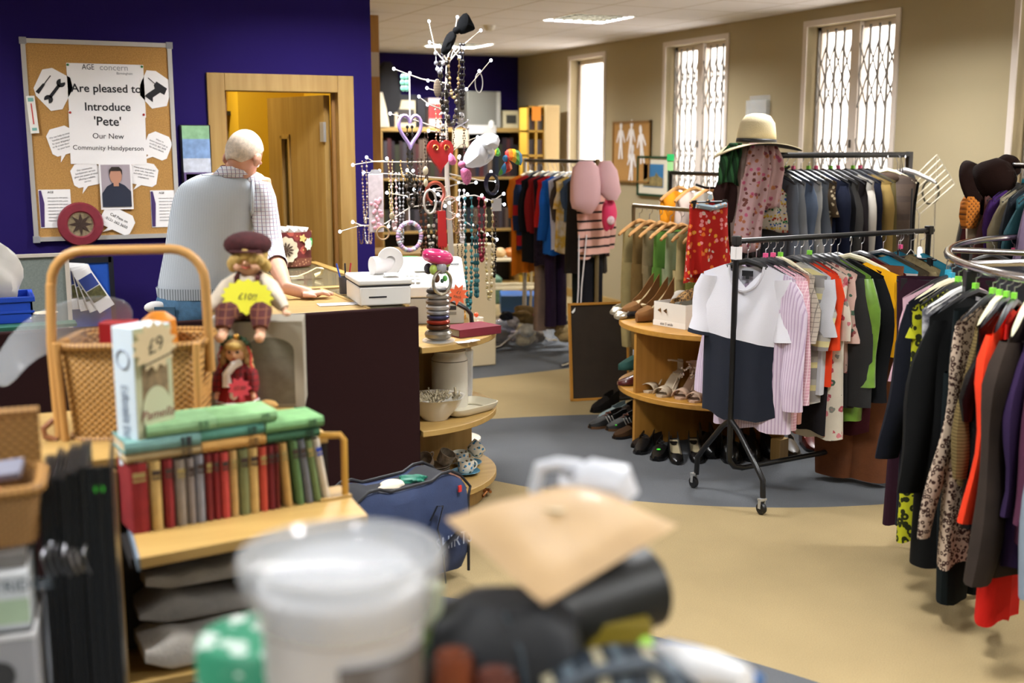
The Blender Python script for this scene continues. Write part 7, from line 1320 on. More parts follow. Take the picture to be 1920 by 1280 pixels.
# ================================================================ CHILDREN'S RAIL AND BEHIND
KY = 7.75; k0 = Yp(1121, 303, KY); k1 = Dp(984, 301, 9.45); KZ = k0.z; k1.z = KZ; kd = k1-k0; kl = kd.length; KA = math.atan2(kd.y, kd.x); kd.normalize(); TUBE_ = mat('bronze_tube', '#7a6c50', .35, metal=.7)
t = thing('clothes_rail', "tall tubular rail of children's clothes behind the twig tree", 'clothes rail', (k0.x, k0.y, 0), KA)
obj('top_bar', MB().rod((0, 0, KZ), (kl, 0, KZ), .014, 10), BLACKM, t); obj('post', MB().rod((0, 0, 0.02), (0, 0, KZ+.02), .018, 10), TUBE_, t); obj('post', MB().rod((kl, 0, .02), (kl, 0, KZ+.02), .018, 10), SILVER, t)
for x in (0, kl): obj('foot', MB().tube([(x, -.36, .02), (x, -.26, .03), (x, -.1, .12), (x, 0, .17)], .014, 8), CHROME, t); obj('foot', MB().tube([(x, .36, .02), (x, .26, .03), (x, .1, .12), (x, 0, .17)], .014, 8), CHROME, t)
KR = "children's rail"
def kp(s): p = k0+kd*(kl*s); return (p.x, p.y)
KG = [('pink and black striped cardigan at the front of the children\'s rail', 'cardigan', cloth('#c89c90', pat='stripes', cols=('#c89c90', '#c89c90', '#1a1416'), scale=15, axis=2), .035, dict(w=.19, L=.62, sl=.52, slw=.06, th=.07), .55), ('cream long skirt behind the striped cardigan', 'skirt', cloth('#c8c0a0'), .09, dict(w=.15, L=.62), 0), ('dark brown pinafore hanging low on the children\'s rail', 'dress', cloth('#1f1a17'), .13, dict(w=.2, L=.76, flare=1.2), .2), ('steel blue short-sleeved top on the children\'s rail', 't-shirt', cloth('#3a4a60'), .19, dict(w=.19, L=.34, sl=.2), 0), ('white and yellow splashed dress on the children\'s rail', 'dress', cloth('#c8bca4', pat='marble', cols=('#b89430', '#c8c0b4'), scale=9), .26, dict(w=.2, L=.60, sl=.2, flare=1.15), 0), ('grey-brown short jacket on the children\'s rail', 'jacket', cloth('#3a302c'), .33, dict(w=.18, L=.36, sl=.3), 0),
      ('lavender white blouse on the children\'s rail', 'blouse', cloth('#b4b4c4'), .38, dict(w=.19, L=.60), 0), ('bright blue jacket with yellow collar on the children\'s rail', 'jacket', cloth('#1450a0'), .45, dict(w=.21, L=.62, sl=.45, slw=.07, th=.07), .1), ('red sleeved top on the children\'s rail', 'top', cloth('#a81c1c'), .53, dict(w=.19, L=.42, sl=.36), 0), ('purple flowered dark dress on the children\'s rail', 'dress', cloth('#241a28', var=.6, vscale=40), .59, dict(w=.19, L=.72), 0), ('dark red hooded top on the children\'s rail', 'top', cloth('#7a1a1e'), .66, dict(w=.19, L=.45, sl=.4), 0), ('black school coat on the children\'s rail', 'coat', cloth('#0e0f14'), .74, dict(w=.21, L=.70, sl=.4, th=.08), .1), ('navy and red striped jumper on the children\'s rail', 'jumper', cloth('#1c2a4a', pat='stripes', cols=('#1c2a4a', '#a01c24'), scale=4, axis=2), .83, dict(w=.2, L=.6, sl=.4), 0), ('orange dress farthest back on the children\'s rail', 'dress', cloth('#c06a14'), .92, dict(w=.2, L=.82, sl=.3), 0)]
for i, (lab, cat, m, s, kw, dr) in enumerate(KG):
    g = wear(KR, lab, cat, 'top', m, kp(s), KA+PI/2+PI-.15+dr*.6, KZ, ('black', ('black', 'cream')[i % 2], .17), seed=140+i, **kw)
for lab, c_, s, L, w in (('dark bottle green leggings reaching low on the children\'s rail', '#0e1616', .16, 1.22, .13), ('black trousers with white piping on the children\'s rail', '#121218', .07, 1.12, .12), ('beige and navy trousers at the back of the children\'s rail', '#8a7466', .70, 1.25, .13), ('purple sequinned leggings in the middle of the children\'s rail', '#2a1c34', .55, 1.2, .13)): wear(KR, lab, 'trousers', 'trousers', cloth(c_, var=.3), kp(s), KA-PI/2+.1, KZ, None, w=w, L=L, leg=.062, seed=170+int(s*100))
q = Yp(1098, 345, 7.55); hd_ = solo('pink_hood', MB().loft([rrect(.05, .03, .17, 20, .9), rrect(.10, .06, .12, 20, .8), rrect(.115, .07, 0, 20, .7), rrect(.115, .065, -.12, 20, .7), rrect(.09, .05, -.18, 20, .7, -.01), rrect(.03, .02, -.22, 20, .8, .02)]).loft([rrect(.04, .03, .17, 16, .9, .15, .03), rrect(.08, .05, .10, 16, .8, .16, .03), rrect(.085, .05, -.06, 16, .8, .185, .03), rrect(.04, .03, -.12, 16, .8, .2, .03)]), mat('pink_quilt', '#c8a0a4', .7, bump=.3, bscale=30), 'pale pink padded gilet hung by its hood at the rail end', 'gilet', q, -YAW)
q = Yp(1142, 400, 7.55); t = thing('kids_bag', 'bright pink child\'s drawstring bag hanging right of the rail post', 'bag', q, -YAW); obj('bag', crumple(.055, .05, .13, 41, amp=.12), plain('#c8285a', .6), t); obj('patch', MB().ball((.01, -.045, -.05), (.03, .012, .035), 10, 7), mat('patch', '#d8b8c0', .6, var=.5, vscale=60), t); obj('cord', MB().tube([(0, 0, .12), (-.02, 0, .25), (-.05, 0, .33)], .005, 5), plain('#b0704a', .6), t)
for k, (px, w_) in enumerate(((1086, .017), (1100, .015))):
    a, b_ = Yp(px, 440, 7.66), Yp(px-8+k*-6, 640, 7.66); P_ = [a, a.lerp(b_, .5)+V(.012*(1-2*k), 0, 0), b_]+([b_+V(.03, 0, -.03), b_+V(.055, -.02, -.06)] if k else [])
    solo('white_strap', MB().tube([p-a for p in P_], w_, 6, flat=.2), plain('#c4c0c4', .7), ['left white cloth strap hanging beside the rail post', 'right white cloth strap curling at the floor beside the rail post'][k], 'strap', a, group='white straps')
# clear bag of soft toys on the floor
q = Zp(985, 655, .0)
t = thing('clear_toy_bag', 'big clear plastic bag of soft toys on the carpet', 'plastic bag', V(q.x+.05, q.y+.25, 0), -YAW); obj('bag', MB().loft([rrect(.26, .22, .004, 28), rrect(.30, .25, .06, 28), rrect(.29, .24, .16, 28), rrect(.25, .2, .22, 28), rrect(.2, .15, .235, 28)], caps=False), mat('bag_film', '#c8ccd4', .12, alpha=.22, spec=1), t)
TB = V(q.x+.05, q.y+.25, 0); rz_ = lambda x, y, z: TB+RT*x+V(RT.y*-1, RT.x, 0)*y+V(0, 0, z)
for k, (x, y, z, r, cc, lab) in enumerate(((-.13, -.05, .11, .10, '#2a2e42', 'navy blue soft toy at the left inside the clear bag'), (.06, -.1, .09, .085, '#c8b88a', 'cream teddy sitting at the front of the clear bag'), (-.03, -.08, .08, .06, '#8a7a80', 'mauve soft toy in the middle of the clear bag'), (.15, -.02, .08, .08, '#6a5a4a', 'brown soft toy at the right inside the clear bag'), (-.1, .1, .15, .09, '#a8989c', 'pinkish grey soft toy at the back of the clear bag'), (.08, .08, .17, .085, '#c8c8c0', 'white and dark soft toy on top of the clear bag'))):
    solo('soft_toy', crumple(r, r*.9, r*.85, 50+k, amp=.35), mat('plush_%d' % k, cc, .95, bump=.6, bscale=90, var=.4, vscale=18), lab, 'soft toy', rz_(x, y, z), group='soft toys in the clear bag')
for k, (px, py, r, cc, lab) in enumerate(((982, 590, .085, '#7a6236', 'brown bear leaning on top behind the clear bag'), (962, 600, .05, '#b8b4b8', 'white rabbit toy left of the brown bear'), (1008, 590, .06, '#b84a6a', 'pink patterned soft toy behind the clear bag'), (1020, 597, .045, '#a8502c', 'red and yellow soft toy behind the clear bag'), (1040, 585, .06, '#b0b8c4', 'pale blue soft toy right behind the clear bag'), (1048, 600, .075, '#5a5a62', 'grey woolly blanket toy right behind the clear bag'), (950, 592, .05, '#141a28', 'dark navy soft toy at the left behind the clear bag'), (1060, 625, .09, '#b8a070', 'beige teddy lying right of the clear bag'), (990, 618, .07, '#c0bcae', 'white striped toy lying across the clear bag top'))):
    q = Yp(px, py, 8.55 if k != 7 else 8.3); solo('soft_toy', crumple(r, r*.8, r*.8, 60+k, amp=.35), mat('plushb_%d' % k, cc, .95, bump=.6, bscale=90, var=.45, vscale=14), lab, 'soft toy', V(q.x, q.y, max(q.z, r*.7)), group='soft toys behind the clear bag')
solo('toy_crate', MB().box((-.32, -.2, 0), (.32, .2, .18)), plain('#2a5a9a', .5), 'low blue storage box behind the soft toys', 'storage box', Zp(1015, 590, .0)+V(.05, .35, 0), -.4, bev=.01)
solo('toy_crate', MB().box((-.2, -.2, 0), (.2, .2, .28)), mat('green_net', '#5a7a62', .8, var=.5, vscale=20), 'green netted toy basket at the far back left', 'toy basket', Zp(925, 572, 0)+V(0, .3, 0), -.3, bev=.02)
# white wire shelf rack, whiteboard and table behind the tree
q0, q1 = Zp(905, 600, 0), Zp(958, 590, 0); t = thing('wire_rack', 'white tubular toy rack behind the hanging necklaces', 'rack', (q0.x, q0.y, 0), -.25); WR_ = plain('#c8bc9c', .4)
for x in (0, .55):
    for y in (0, .35): obj('leg', MB().rod((x, y, 0), (x+.02, y, .62), .014, 7), WR_, t)
for z in (.3, .58): obj('shelf', MB().box((-.05, -.02, z), (.6, .37, z+.02)), WR_, t)
for k, (x, cc) in enumerate(((.1, '#3a6ab0'), (.25, '#d0b080'), (.36, '#c87830'), (.48, '#d8cba8'))): solo('small_toy', crumple(.06, .06, .05, 80+k), plain(cc, .6), ['blue small toy leftmost on the white rack shelf', 'tan small toy second on the white rack shelf', 'orange small toy third on the white rack shelf', 'cream small toy rightmost on the white rack shelf'][k], 'toy', (q0.x+x*.97, q0.y-.25*x+.18, .645), group='small toys on the rack')
q0 = Yp(840, 455, 8.0); q1 = Yp(930, 565, 8.0); solo('storage_heater', MB().box((0, 0, 0), (q1.x-q0.x, .12, q0.z-.02)), plain('#c8b896', .5), 'cream panel cabinet standing behind the hanging necklaces', 'cabinet', (q0.x, 8.0, .0), bev=.01)
q0, q1 = Yp(710, 478, 8.2), Yp(830, 478, 8.2); t = thing('beech_table', 'beech table behind the till left of the white trunk', 'table', (q0.x, 8.2, 0)); tw_ = q1.x-q0.x; obj('tabletop', MB().box((0, 0, q0.z-.03), (tw_, .6, q0.z)), BEECH, t)
for x in (.03, tw_-.03):
    for y in (.03, .57): obj('leg', MB().box((x-.025, y-.025, 0), (x+.025, y+.025, q0.z-.03)), BEECHV, t)
# ================================================================ TWO-TIER TROUSER RAIL WITH WOODEN HANGERS
u0, u1 = Dp(1258, 319, 7.7), Dp(1405, 334, 7.0); l0, l1 = Dp(1188, 384, 7.5), Dp(1330, 398, 6.8)
for nm, a, b_, lab in (('upper', u0, u1, 'upper dark rail of wooden hangers left of the sun hat'), ('lower', l0, l1, 'lower grey rail of trousers on wooden hangers behind the skirts')):
    z = (a.z+b_.z)/2; dv = b_-a; dv.z = 0; t = thing('clothes_rail', lab, 'clothes rail', (a.x, a.y, 0), math.atan2(dv.y, dv.x)); ln = dv.length
    obj('top_bar', MB().rod((0, 0, z), (ln, 0, z), .013, 8), BLACKM if nm == 'upper' else TUBE_, t)
    for x in (.0, ln): obj('post', MB().rod((x, 0, 0), (x, 0, z), .013, 8), BLACKM if nm == 'upper' else TUBE_, t); obj('foot_bar', MB().rod((x, -.25, .015), (x, .25, .015), .014, 8), BLACKM, t)
    G3 = [('faded orange blouse', 'blouse', '#d88a18', 0), ('white top with pink flowers', 'top', '#c8b4a8', 0), ('grey striped shirt', 'shirt', '#8a8478', 0), ('red short top', 'top', '#a81c1c', 0), ('brown knitted top', 'top', '#5a4630', 0)] if nm == 'upper' else [('cream chino trousers', 'trousers', '#a89868', 1), ('tan cord trousers', 'trousers', '#7a6238', 1), ('khaki trousers', 'trousers', '#8a7a5a', 1), ('leaf green trousers', 'trousers', '#5f8a3a', 1), ('pale green patterned trousers', 'trousers', '#8f9a78', 1), ('cream linen trousers', 'trousers', '#b8a878', 1), ('olive trousers', 'trousers', '#6a6a30', 1)]
    for k, (gn, cat, cc, tr) in enumerate(G3):
        s = (k+.6)/len(G3); p = a+dv*s; ang_ = math.atan2(dv.y, dv.x)-PI/2+.35
        kw = dict(w=.17, L=.78, leg=.085, seed=200+k) if tr else dict(w=.2, L=.36, sl=.3, seed=210+k)
        wear('%s wooden hanger rail' % nm, '%s on a wooden hanger on the %s rail by the skirts' % (gn, nm), cat, 'trousers' if tr else 'top', cloth(cc, var=.25), (p.x, p.y), ang_, z, ('wooden', 'wood', .22), **kw)
q = Dp(1257, 300, 7.72); t = solo('green_card', MB().box((-.02, -.002, -.07), (.02, .002, .03)), plain('#9ad08a', .7), 'pale green card with a bright green sticker on the upper rail end', 'sign', q+V(0, 0, .0), -YAW); obj('sticker', MB().box((-.024, -.005, -.005), (.024, -.002, .04)), plain('#18b05a', .7), t)
obj('hook', MB().tube([(0, 0, -.07), (0, .0, -.09), (.0, .01, -.1)], .004, 5), STEEL, t)
# framed picture on the window wall
a, c = wallx(1199, 292), wallx(1258, 370); hw, hh = abs(a.y-c.y)/2, (a.z-c.z)/2
t = thing('framed_picture', 'green framed print of a blue-skied village on the window wall', 'picture', (XW-.005, (a.y+c.y)/2, (a.z+c.z)/2)); GF = plain('#143a24', .4)
obj('frame', MB().box((-.025, -hw, -hh), (0, -hw+.022, hh)).box((-.025, hw-.022, -hh), (0, hw, hh)).box((-.025, -hw, hh-.022), (0, hw, hh)).box((-.025, -hw, -hh), (0, hw, -hh+.022)), GF, t); obj('mount', MB().box((-.012, -hw+.02, -hh+.02), (-.002, hw-.02, hh-.02)), plain('#cfc8b4', .8), t)
obj('print', MB().box((-.015, -hw*.62, -hh*.55), (-.011, hw*.62, hh*.6)), plain('#2a6a9a', .6), t); obj('village', MB().prism([(-hw*.6, -hh*.5), (hw*.6, -hh*.5), (hw*.6, -hh*.1), (hw*.35, .0), (hw*.2, hh*.2), (.1*hw, 0), (-.2*hw, -.05*hh), (-hw*.6, -.2*hh)], .0, .003, Matrix.Translation((-.0155, 0, 0)) @ Matrix.Rotation(-PI/2, 4, 'Z') @ Matrix.Rotation(PI/2, 4, 'X')), mat('village', '#8a7a4a', .7, var=.6, vscale=30), t)
# ================================================================ REAR WALL SHELVES
RYY = 12.35
def rp(px, py): return Yp(px, py, RYY)
a, c = rp(712, 238), rp(986, 252); zt = a.z
t = thing('media_shelving', 'long beech shelving of books and tapes along the back wall', 'shelving', (a.x, RYY, 0)); lw = c.x-a.x
obj('top', MB().box((0, 0, zt-.05), (lw, .42, zt)), BEECH, t, bev=.003); obj('back_board', MB().box((0, .40, 0), (lw, .42, zt-.05)), plain('#120e0c', .8), t)
for x in (.0, lw*.5, lw-.03): obj('upright', MB().box((x, .0, 0), (x+.03, .4, zt-.05)), BEECHV, t)
for z in (zt*.70, zt*.38, .06): obj('shelf', MB().box((.03, .0, z-.025), (lw-.03, .4, z)), BEECH, t)
random.seed(11); pal = ['#2a1c1e', '#3a2a2a', '#16161c', '#4a2024', '#2c3020', '#5a4a40', '#1c2434', '#3c3840', '#6a5a4c', '#241a24']
spm = [MB().box((0, 0, 0), (1, .2, 1)).mesh('tape', mat('tape_'+c_[1:], c_, .5)) for c_ in pal]
nmz = {zt*.70: 'top', zt*.38: 'middle'}; lo = {'top': zt*.70, 'middle': zt*.38}
for nm, z in lo.items():
    x = .06; i = 0
    while x < lw-.10 and i < 48:
        wd = random.uniform(.035, .062); hgt = (zt-.05-z)*random.uniform(.70, .88) if nm == 'top' else .24
        k = random.randrange(len(pal)); o = obj('video_case', spm[k], None, loc=(a.x+x, RYY+.06, z+.0005)); o.scale = (wd*.95, 1, hgt)
        tag(o, 'dark book or tape spine in the rows on the %s back wall shelf' % nm, 'book', 'book and tape spines on the %s back wall shelf' % nm); x += wd; i += 1
        if abs(x-lw*.5) < .05: x = lw*.5+.05
def rear(name, label, cat, px, w, d, h, m, z=None, **k): q = rp(px, 235); return solo(name, MB().box((-w/2, 0, 0), (w/2, d, h)), m, label, cat, (q.x, RYY+.06, zt+.0005 if z is None else z), **k)
q0, q1 = rp(878, 170), rp(941, 234)
t = thing('microwave', 'silver-grey appliance box on top of the back wall shelving', 'appliance', ((q0.x+q1.x)/2, RYY+.04, zt)); w2 = (q1.x-q0.x)/2; obj('case', MB().box((-w2, 0, 0), (w2, .3, q0.z-zt)), mat('grey_case', '#7a7a72', .5, metal=.2), t, bev=.01); obj('side_trim', MB().box((w2-.05, -.004, .005), (w2, .0, q0.z-zt-.005)), plain('#a8a8a0', .4), t)
t = rear('printer_box', 'cream boxed appliance with a dark picture on the back shelving', 'box', 765, .27, .2, .36, plain('#c8bc9c', .6)); obj('picture', MB().box((-.1, -.002, .05), (.1, 0, .2)), mat('box_pic', '#3a322c', .6, var=.7, vscale=14), t); obj('dark_top', MB().box((-.135, -.002, .30), (.135, 0, .36)), INK, t)
t = rear('small_box', 'small cream box with a dark picture right of the grey appliance', 'box', 962, .20, .16, .20, plain('#c8bf9c', .6)); obj('picture', MB().box((-.06, -.002, .05), (.07, 0, .15)), plain('#3a3a34', .6), t)
t = rear('red_white_box', 'red and white box standing behind the tree trunk on back shelving', 'box', 820, .16, .15, .33, plain('#b8a8a4', .6)); obj('red_panel', MB().box((-.08, -.002, .1), (.08, 0, .26)), plain('#a03030', .6), t)
rear('black_case', 'black upright case beside the cream boxed appliance', 'case', 792, .12, .15, .32, plain('#141218', .5)); solo('black_coat_bag', MB().loft([rrect(.14, .08, 0), rrect(.16, .1, .3), rrect(.11, .08, .62), rrect(.04, .04, .72)]), plain('#0e0c12', .8), 'tall black cloth bag at the left end of the back shelving', 'bag', (rp(735, 235).x, RYY+.15, zt+.001)); solo('cream_cone', MB().loft([rrect(.10, .06, 0), rrect(.07, .05, .2), rrect(.03, .03, .38)]), plain('#cfc4a8', .5), 'cream curved lamp base at the left end of the back shelving', 'lamp', (rp(712, 235).x+.02, RYY+.05, zt+.001)); solo('white_bottle', MB().lathe([(0, 0), (.03, 0), (.03, .06), (.015, .08), (0, .085)], 14), WHITE, 'small white bottle standing before the grey appliance', 'bottle', (rp(922, 235).x, RYY+.01, zt+.001))
for k, (px, w, cc) in enumerate(((903, .36, '#d0cdc8'), (863, .20, '#c8bca0'))): q = rp(px, 246); solo('paper_sign', MB().box((-w/2, -.004, -.05-.1*k), (w/2, 0, .05)), plain(cc, .8), ['long white paper sign taped to the back shelving edge', 'cream paper sign hanging below the back shelving edge'][k], 'sign', (q.x, RYY-.006, q.z+.02-.05*k))
# tall CD tower, rolled carton, tall cupboard side
a, c = Yp(988, 198, 11.5), Yp(1022, 400, 11.5); t = thing('cd_tower', 'tall yellow beech compact disc tower by the back window', 'shelving', (a.x, 11.5, 0)); tw_ = c.x-a.x; YB = mat('yellow_beech', '#b8902e', .5)
for x in (0, tw_*.5-.0125, tw_-.025): obj('upright', MB().box((x, -.0, 0), (x+.025, .2, a.z)), YB, t)
for k in range(9): obj('shelf', MB().box((0, 0, a.z*k/8-.02*(k > 0)), (tw_, .2, a.z*k/8+.02*(k == 0))), YB, t)
obj('back_board', MB().box((0, .19, 0), (tw_, .2, a.z)), plain('#2a1e12', .8), t); obj('orange_tag', MB().box((.06, -.006, a.z-.16), (.17, -.002, a.z-.01)), plain('#e08a1c', .7), t)
for k in range(5, 8):
    for j in range(2):
        for i in range(4): o = obj('cd_case', spm[(i*3+k+j) % len(pal)], None, loc=(a.x+.028+j*(tw_*.5-.011)+i*.024, 11.515, a.z*k/8+.001)); o.scale = (.021, .8, a.z/8*.62); tag(o, 'small disc case in the yellow tower by the back window', 'disc case', 'disc cases in the tower')
q = Yp(1032, 197, 11.5); solo('cardboard_panel', MB().box((-.09, -.02, 0), (.09, .18, q.z)), plain('#c0a878', .7), 'pale beech side panel standing right of the disc tower', 'panel', (Yp(1034, 300, 11.5).x, 11.5, 0), bev=.01)
a, c = Yp(698, 28, 8.9), Yp(713, 250, 8.9); wcl = c.x-XC-.0; t = thing('tall_cupboard', 'tall beech cupboard end just behind the purple wall corner', 'cupboard', (XC+.004, 8.9, 0)); zc = a.z; obj('carcass', MB().box((0, 0, 0), (wcl, .5, zc)), mat('cupboard_beech', '#a87c3a', .5, pat='wood', cols=('#946a2e',), scale=4, axis=2), t); q = Yp(704, 122, 8.9); obj('notice', MB().box((.02, -.003, q.z-.09), (wcl-.002, 0, q.z+.1)), plain('#b0a8a4', .7), t, 'white paper notice'); obj('notice_blot', MB().box((.03, -.005, q.z-.02), (.07, -.003, q.z+.02)), INK, t)
# storeroom clutter seen through the door
q = Yp(428, 183, 8.5); t = thing('hanging_basket', 'wicker basket high on the storeroom shelf inside the doorway', 'basket', V(q.x, 8.5, q.z-.10), 0); obj('basket_body', MB().loft([rrect(.10, .09, 0), rrect(.14, .12, .18), rrect(.145, .125, .22), rrect(.13, .11, .2), rrect(.09, .08, .02)]), mat('store_wicker', '#b08a34', .6, pat='weave', cols=('#4a3010',), scale=200), t)
zz = q.z-.10; t = thing('store_shelf', 'dark storeroom shelf holding the basket and hats', 'shelving', (q.x-.35, 8.3, 0)); obj('shelf', MB().box((0, 0, zz-.03), (.52, .4, zz-.001)), plain('#1c140a', .7), t); zs_ = Yp(428, 292, 8.5).z; obj('shelf', MB().box((0, 0, zs_-.03), (.52, .4, zs_-.001)), plain('#1c140a', .7), t)
for x in (0, .5): obj('upright', MB().box((x, .36, 0), (x+.02, .4, zz+.3)), plain('#1c140a', .7), t)
obj('back_board', MB().box((0, .385, 0), (.52, .4, zz+.3)), plain('#0c0a08', .8), t)
for k, (px, cc, lab) in enumerate(((418, '#4a4a30', 'dark green hat on the storeroom shelf inside the doorway'), (437, '#8a2a1a', 'red cloth hat on the storeroom shelf inside the doorway'))): q2 = Yp(px, 270, 8.4); solo('hat', MB().lathe([(0, .10), (.06, .09), (.08, .04), (.12, .0), (0, 0)], 20), plain(cc, .8), lab, 'hat', (q2.x, 8.40+.1*k, zs_+.001), group='hats in the storeroom')
q = Yp(428, 232, 8.5); solo('store_box', MB().box((-.12, -.05, 0), (.12, .1, .07)), plain('#6a6a3a', .7), 'olive box on the storeroom shelf above the hats', 'box', (q.x, 8.46, zs_+.105))
q = Yp(505, 400, 8.0); solo('bag_heap', crumple(.22, .2, .42, 91), plain('#17140f', .8), 'heap of dark bags on the storeroom floor beyond the door', 'bags', (q.x-.02, 7.7, .40)); solo('bag_heap', crumple(.2, .18, .22, 92), mat('olive_sack', '#7a6e40', .8, var=.4), 'olive sack on top of the dark storeroom heap', 'sack', (q.x-.02, 7.62, .98)); solo('red_pot', MB().lathe([(0, 0), (.07, 0), (.09, .12), (0, .12)], 18), plain('#7a1418', .5), 'red pot on the storeroom heap behind the gift box', 'pot', (q.x+.0, 7.42, .94))
# ================================================================ FOREGROUND TABLE (out of focus, lowest edge of the picture)
TZ = .90
solo('trestle_table', MB().box((.12, .75, TZ-.03), (.92, 1.40, TZ)).box((.16, .8, 0), (.2, .84, TZ-.03)).box((.84, .8, 0), (.88, .84, TZ-.03)).box((.16, 1.32, 0), (.2, 1.36, TZ-.03)).box((.84, 1.32, 0), (.88, 1.36, TZ-.03)), BEECH, 'table nearest the camera heaped with blurred goods', 'table')
# white bucket with clear domed lid
c = Dp(640, 1050, 1.32); lz = Dp(640, 1085, 1.32).z; bx_, by_ = c.x, c.y
t = thing('lidded_tub', 'white tub under a big clear plastic lid in the near foreground', 'tub', (bx_, by_, TZ+.001)); h = lz-TZ; WT_ = plain('#dcdfe4', .4)
obj('bucket', MB().lathe([(0, 0), (.082, 0), (.085, .01), (.094, h-.03), (.098, h-.025), (.098, h-.005), (.092, h), (0, h)], 36), WT_, t)
obj('inner_lid', MB().lathe([(0, h+.006), (.062, h+.006), (.068, h+.002), (.074, h+.004), (.074, h+.014), (.080, h+.014), (.082, h)], 36), plain('#e2e5ea', .25, coat=.5), t)
obj('clear_cover', MB().lathe([(.098, h-.045), (.104, h-.04), (.107, h-.02), (.115, h+.0), (.120, h+.02), (.118, h+.032), (.108, h+.034), (.102, h+.024), (.096, h+.022), (0, h+.022)], 40), mat('cover_plastic', '#d9dcde', .1, alpha=.42, spec=1), t, 'clear plastic cover')
obj('brown_label', MB().lathe([(.0915, .02), (.0955, h-.07)], 20, a0=-PI/2-.35, a1=-PI/2+1.05), mat('label_brown', '#4a3f33', .5, var=.15, vscale=12), t, 'dark brown label', solid=.001)
s = MB(); aa = -PI/2+.42; s.prism([(.011*math.cos(q), .011*math.sin(q)*.75) for q in [i*PI/8 for i in range(16)]], 0, .001, Matrix.Translation((.097*math.cos(aa), .097*math.sin(aa), h*.38)) @ Matrix.Rotation(aa+PI/2, 4, 'Z') @ Matrix.Rotation(PI/2, 4, 'X')); obj('white_spot', s, plain('#dfe4ee', .4), t)
t = thing('green_tin', 'green and white patterned tin standing behind the white tub', 'tin', (bx_-.075, by_+.13, TZ+.001)); hz2 = Dp(490, 1185, 1.45).z-TZ; obj('wall', MB().lathe([(0, 0), (.075, 0), (.075, hz2), (.07, hz2+.006), (0, hz2+.006)], 30), mat('green_print', '#2f8a68', .5, pat='floral', cols=('#c8dcd0', '#d8e4dc'), scale=26), t)
q = Dp(805, 1130, 1.45); t = thing('green_bottle', 'pale green squeezy bottle to the right of the white tub', 'bottle', (q.x, q.y, TZ+.001)); hq = Dp(805, 1095, 1.45).z-TZ; obj('bottle', MB().lathe([(0, 0), (.022, 0), (.022, hq*.55), (.012, hq*.72), (.012, hq*.78), (0, hq*.78)], 18), plain('#a9c878', .35), t); obj('cap', MB().lathe([(.016, hq*.78), (.018, hq), (0, hq)], 18), plain('#c8cfae', .4), t); obj('collar', MB().lathe([(.0225, hq*.62), (.019, hq*.70)], 18), plain('#2c7a34', .4), t)
# black camera bag, roll and brown paper parcel
q = Dp(960, 1180, 1.42); zt = Dp(960, 1040, 1.45).z-TZ-.05
t = thing('camera_bag', 'black upright padded bag below the brown paper parcel', 'bag', (q.x+.005, q.y+.03, TZ+.001), -.45); obj('body', MB().loft([rrect(.10, .06, 0, 28, .4), rrect(.108, .068, .05, 28, .4), rrect(.105, .066, zt*.6, 28, .45), rrect(.09, .058, zt*.88, 28, .5), rrect(.05, .035, zt, 28, .6)]), mat('black_nylon', '#12161b', .6, var=.2, vscale=12, bump=.3), t); obj('seam', MB().tube([(.02, -.068, .03), (.03, -.07, zt*.5), (.02, -.062, zt*.8), (.0, -.04, zt*.98)], .003, 5), plain('#3c464e', .5), t)
q0, q1 = Dp(1005, 1165, 1.50), Dp(1222, 1095, 1.58); t = thing('black_roll', 'thick black cylindrical roll lying under the brown paper parcel', 'roll', (0, 0, 0)); dv = (q1-q0); obj('roll', MB().tube([q0, q0+dv*.03, q1-dv*.03, q1], [.050, .056, .056, .050], 24), mat('black_roll', '#0c0f0d', .5, bump=.2), t); obj('end_ring', MB().tube([q1+dv.normalized()*.001, q1+dv.normalized()*.004], [.035, .03], 20), plain('#1c201c', .4), t)
q = Dp(1150, 1195, 1.52); zt2 = Dp(1150, 1150, 1.52).z-TZ; solo('olive_box', MB().box((-.045, -.03, 0), (.045, .03, zt2)), plain('#7a6a14', .6), 'olive yellow box standing below the black roll', 'box', (q.x, q.y, TZ+.001), -.3, bev=.003); solo('grey_stick', MB().rod((0, 0, 0), (0, 0, zt2*.98), .009, 8), plain('#7c6a62', .5), 'thin grey-brown stick left of the olive box', 'stick', (Dp(1085, 1200, 1.5).x, Dp(1085, 1200, 1.5).y, TZ+.001))
corn = [Dp(835, 972, 1.50), Dp(1085, 905, 1.62), Dp(1272, 985, 1.52), Dp(1020, 1135, 1.36)]; random.seed(14); n_ = 12; top = []; c0 = sum(corn, V(0, 0, 0))/4
mb = MB(); R = []
for sgn in (1, -1):
    for j in range(n_+1):
        r = []
        for i in range(n_+1):
            u, v = i/n_, j/n_; p = corn[0]*(1-u)*(1-v)+corn[1]*u*(1-v)+corn[2]*u*v+corn[3]*(1-u)*v
            b_ = (16*u*(1-u)*v*(1-v))**.5; r.append(p-c0+V(0, 0, (.026 if sgn > 0 else -.014)*b_+.004*math.sin(9*u+2*v)*b_+.004*math.sin(7*v-3*u+1)*b_))
        R.append(r)
mb.loft(R[:n_+1], False, False).loft(R[n_+1:], False, False)
t = thing('paper_parcel', 'brown paper parcel in glossy film lying on the black bag', 'parcel', c0); obj('wrapping', mb, mat('kraft_paper', '#c6a67a', .55, var=.12, vscale=14, bump=.3, bscale=30, coat=.1), t)
obj('tape', MB().box((-.03, -.008, .026), (.03, .008, .0275), Matrix.Rotation(-.9, 4, 'Z') @ Matrix.Translation((-.03, .0, 0))), plain('#d8c8a4', .15), t, 'shiny clear tape')
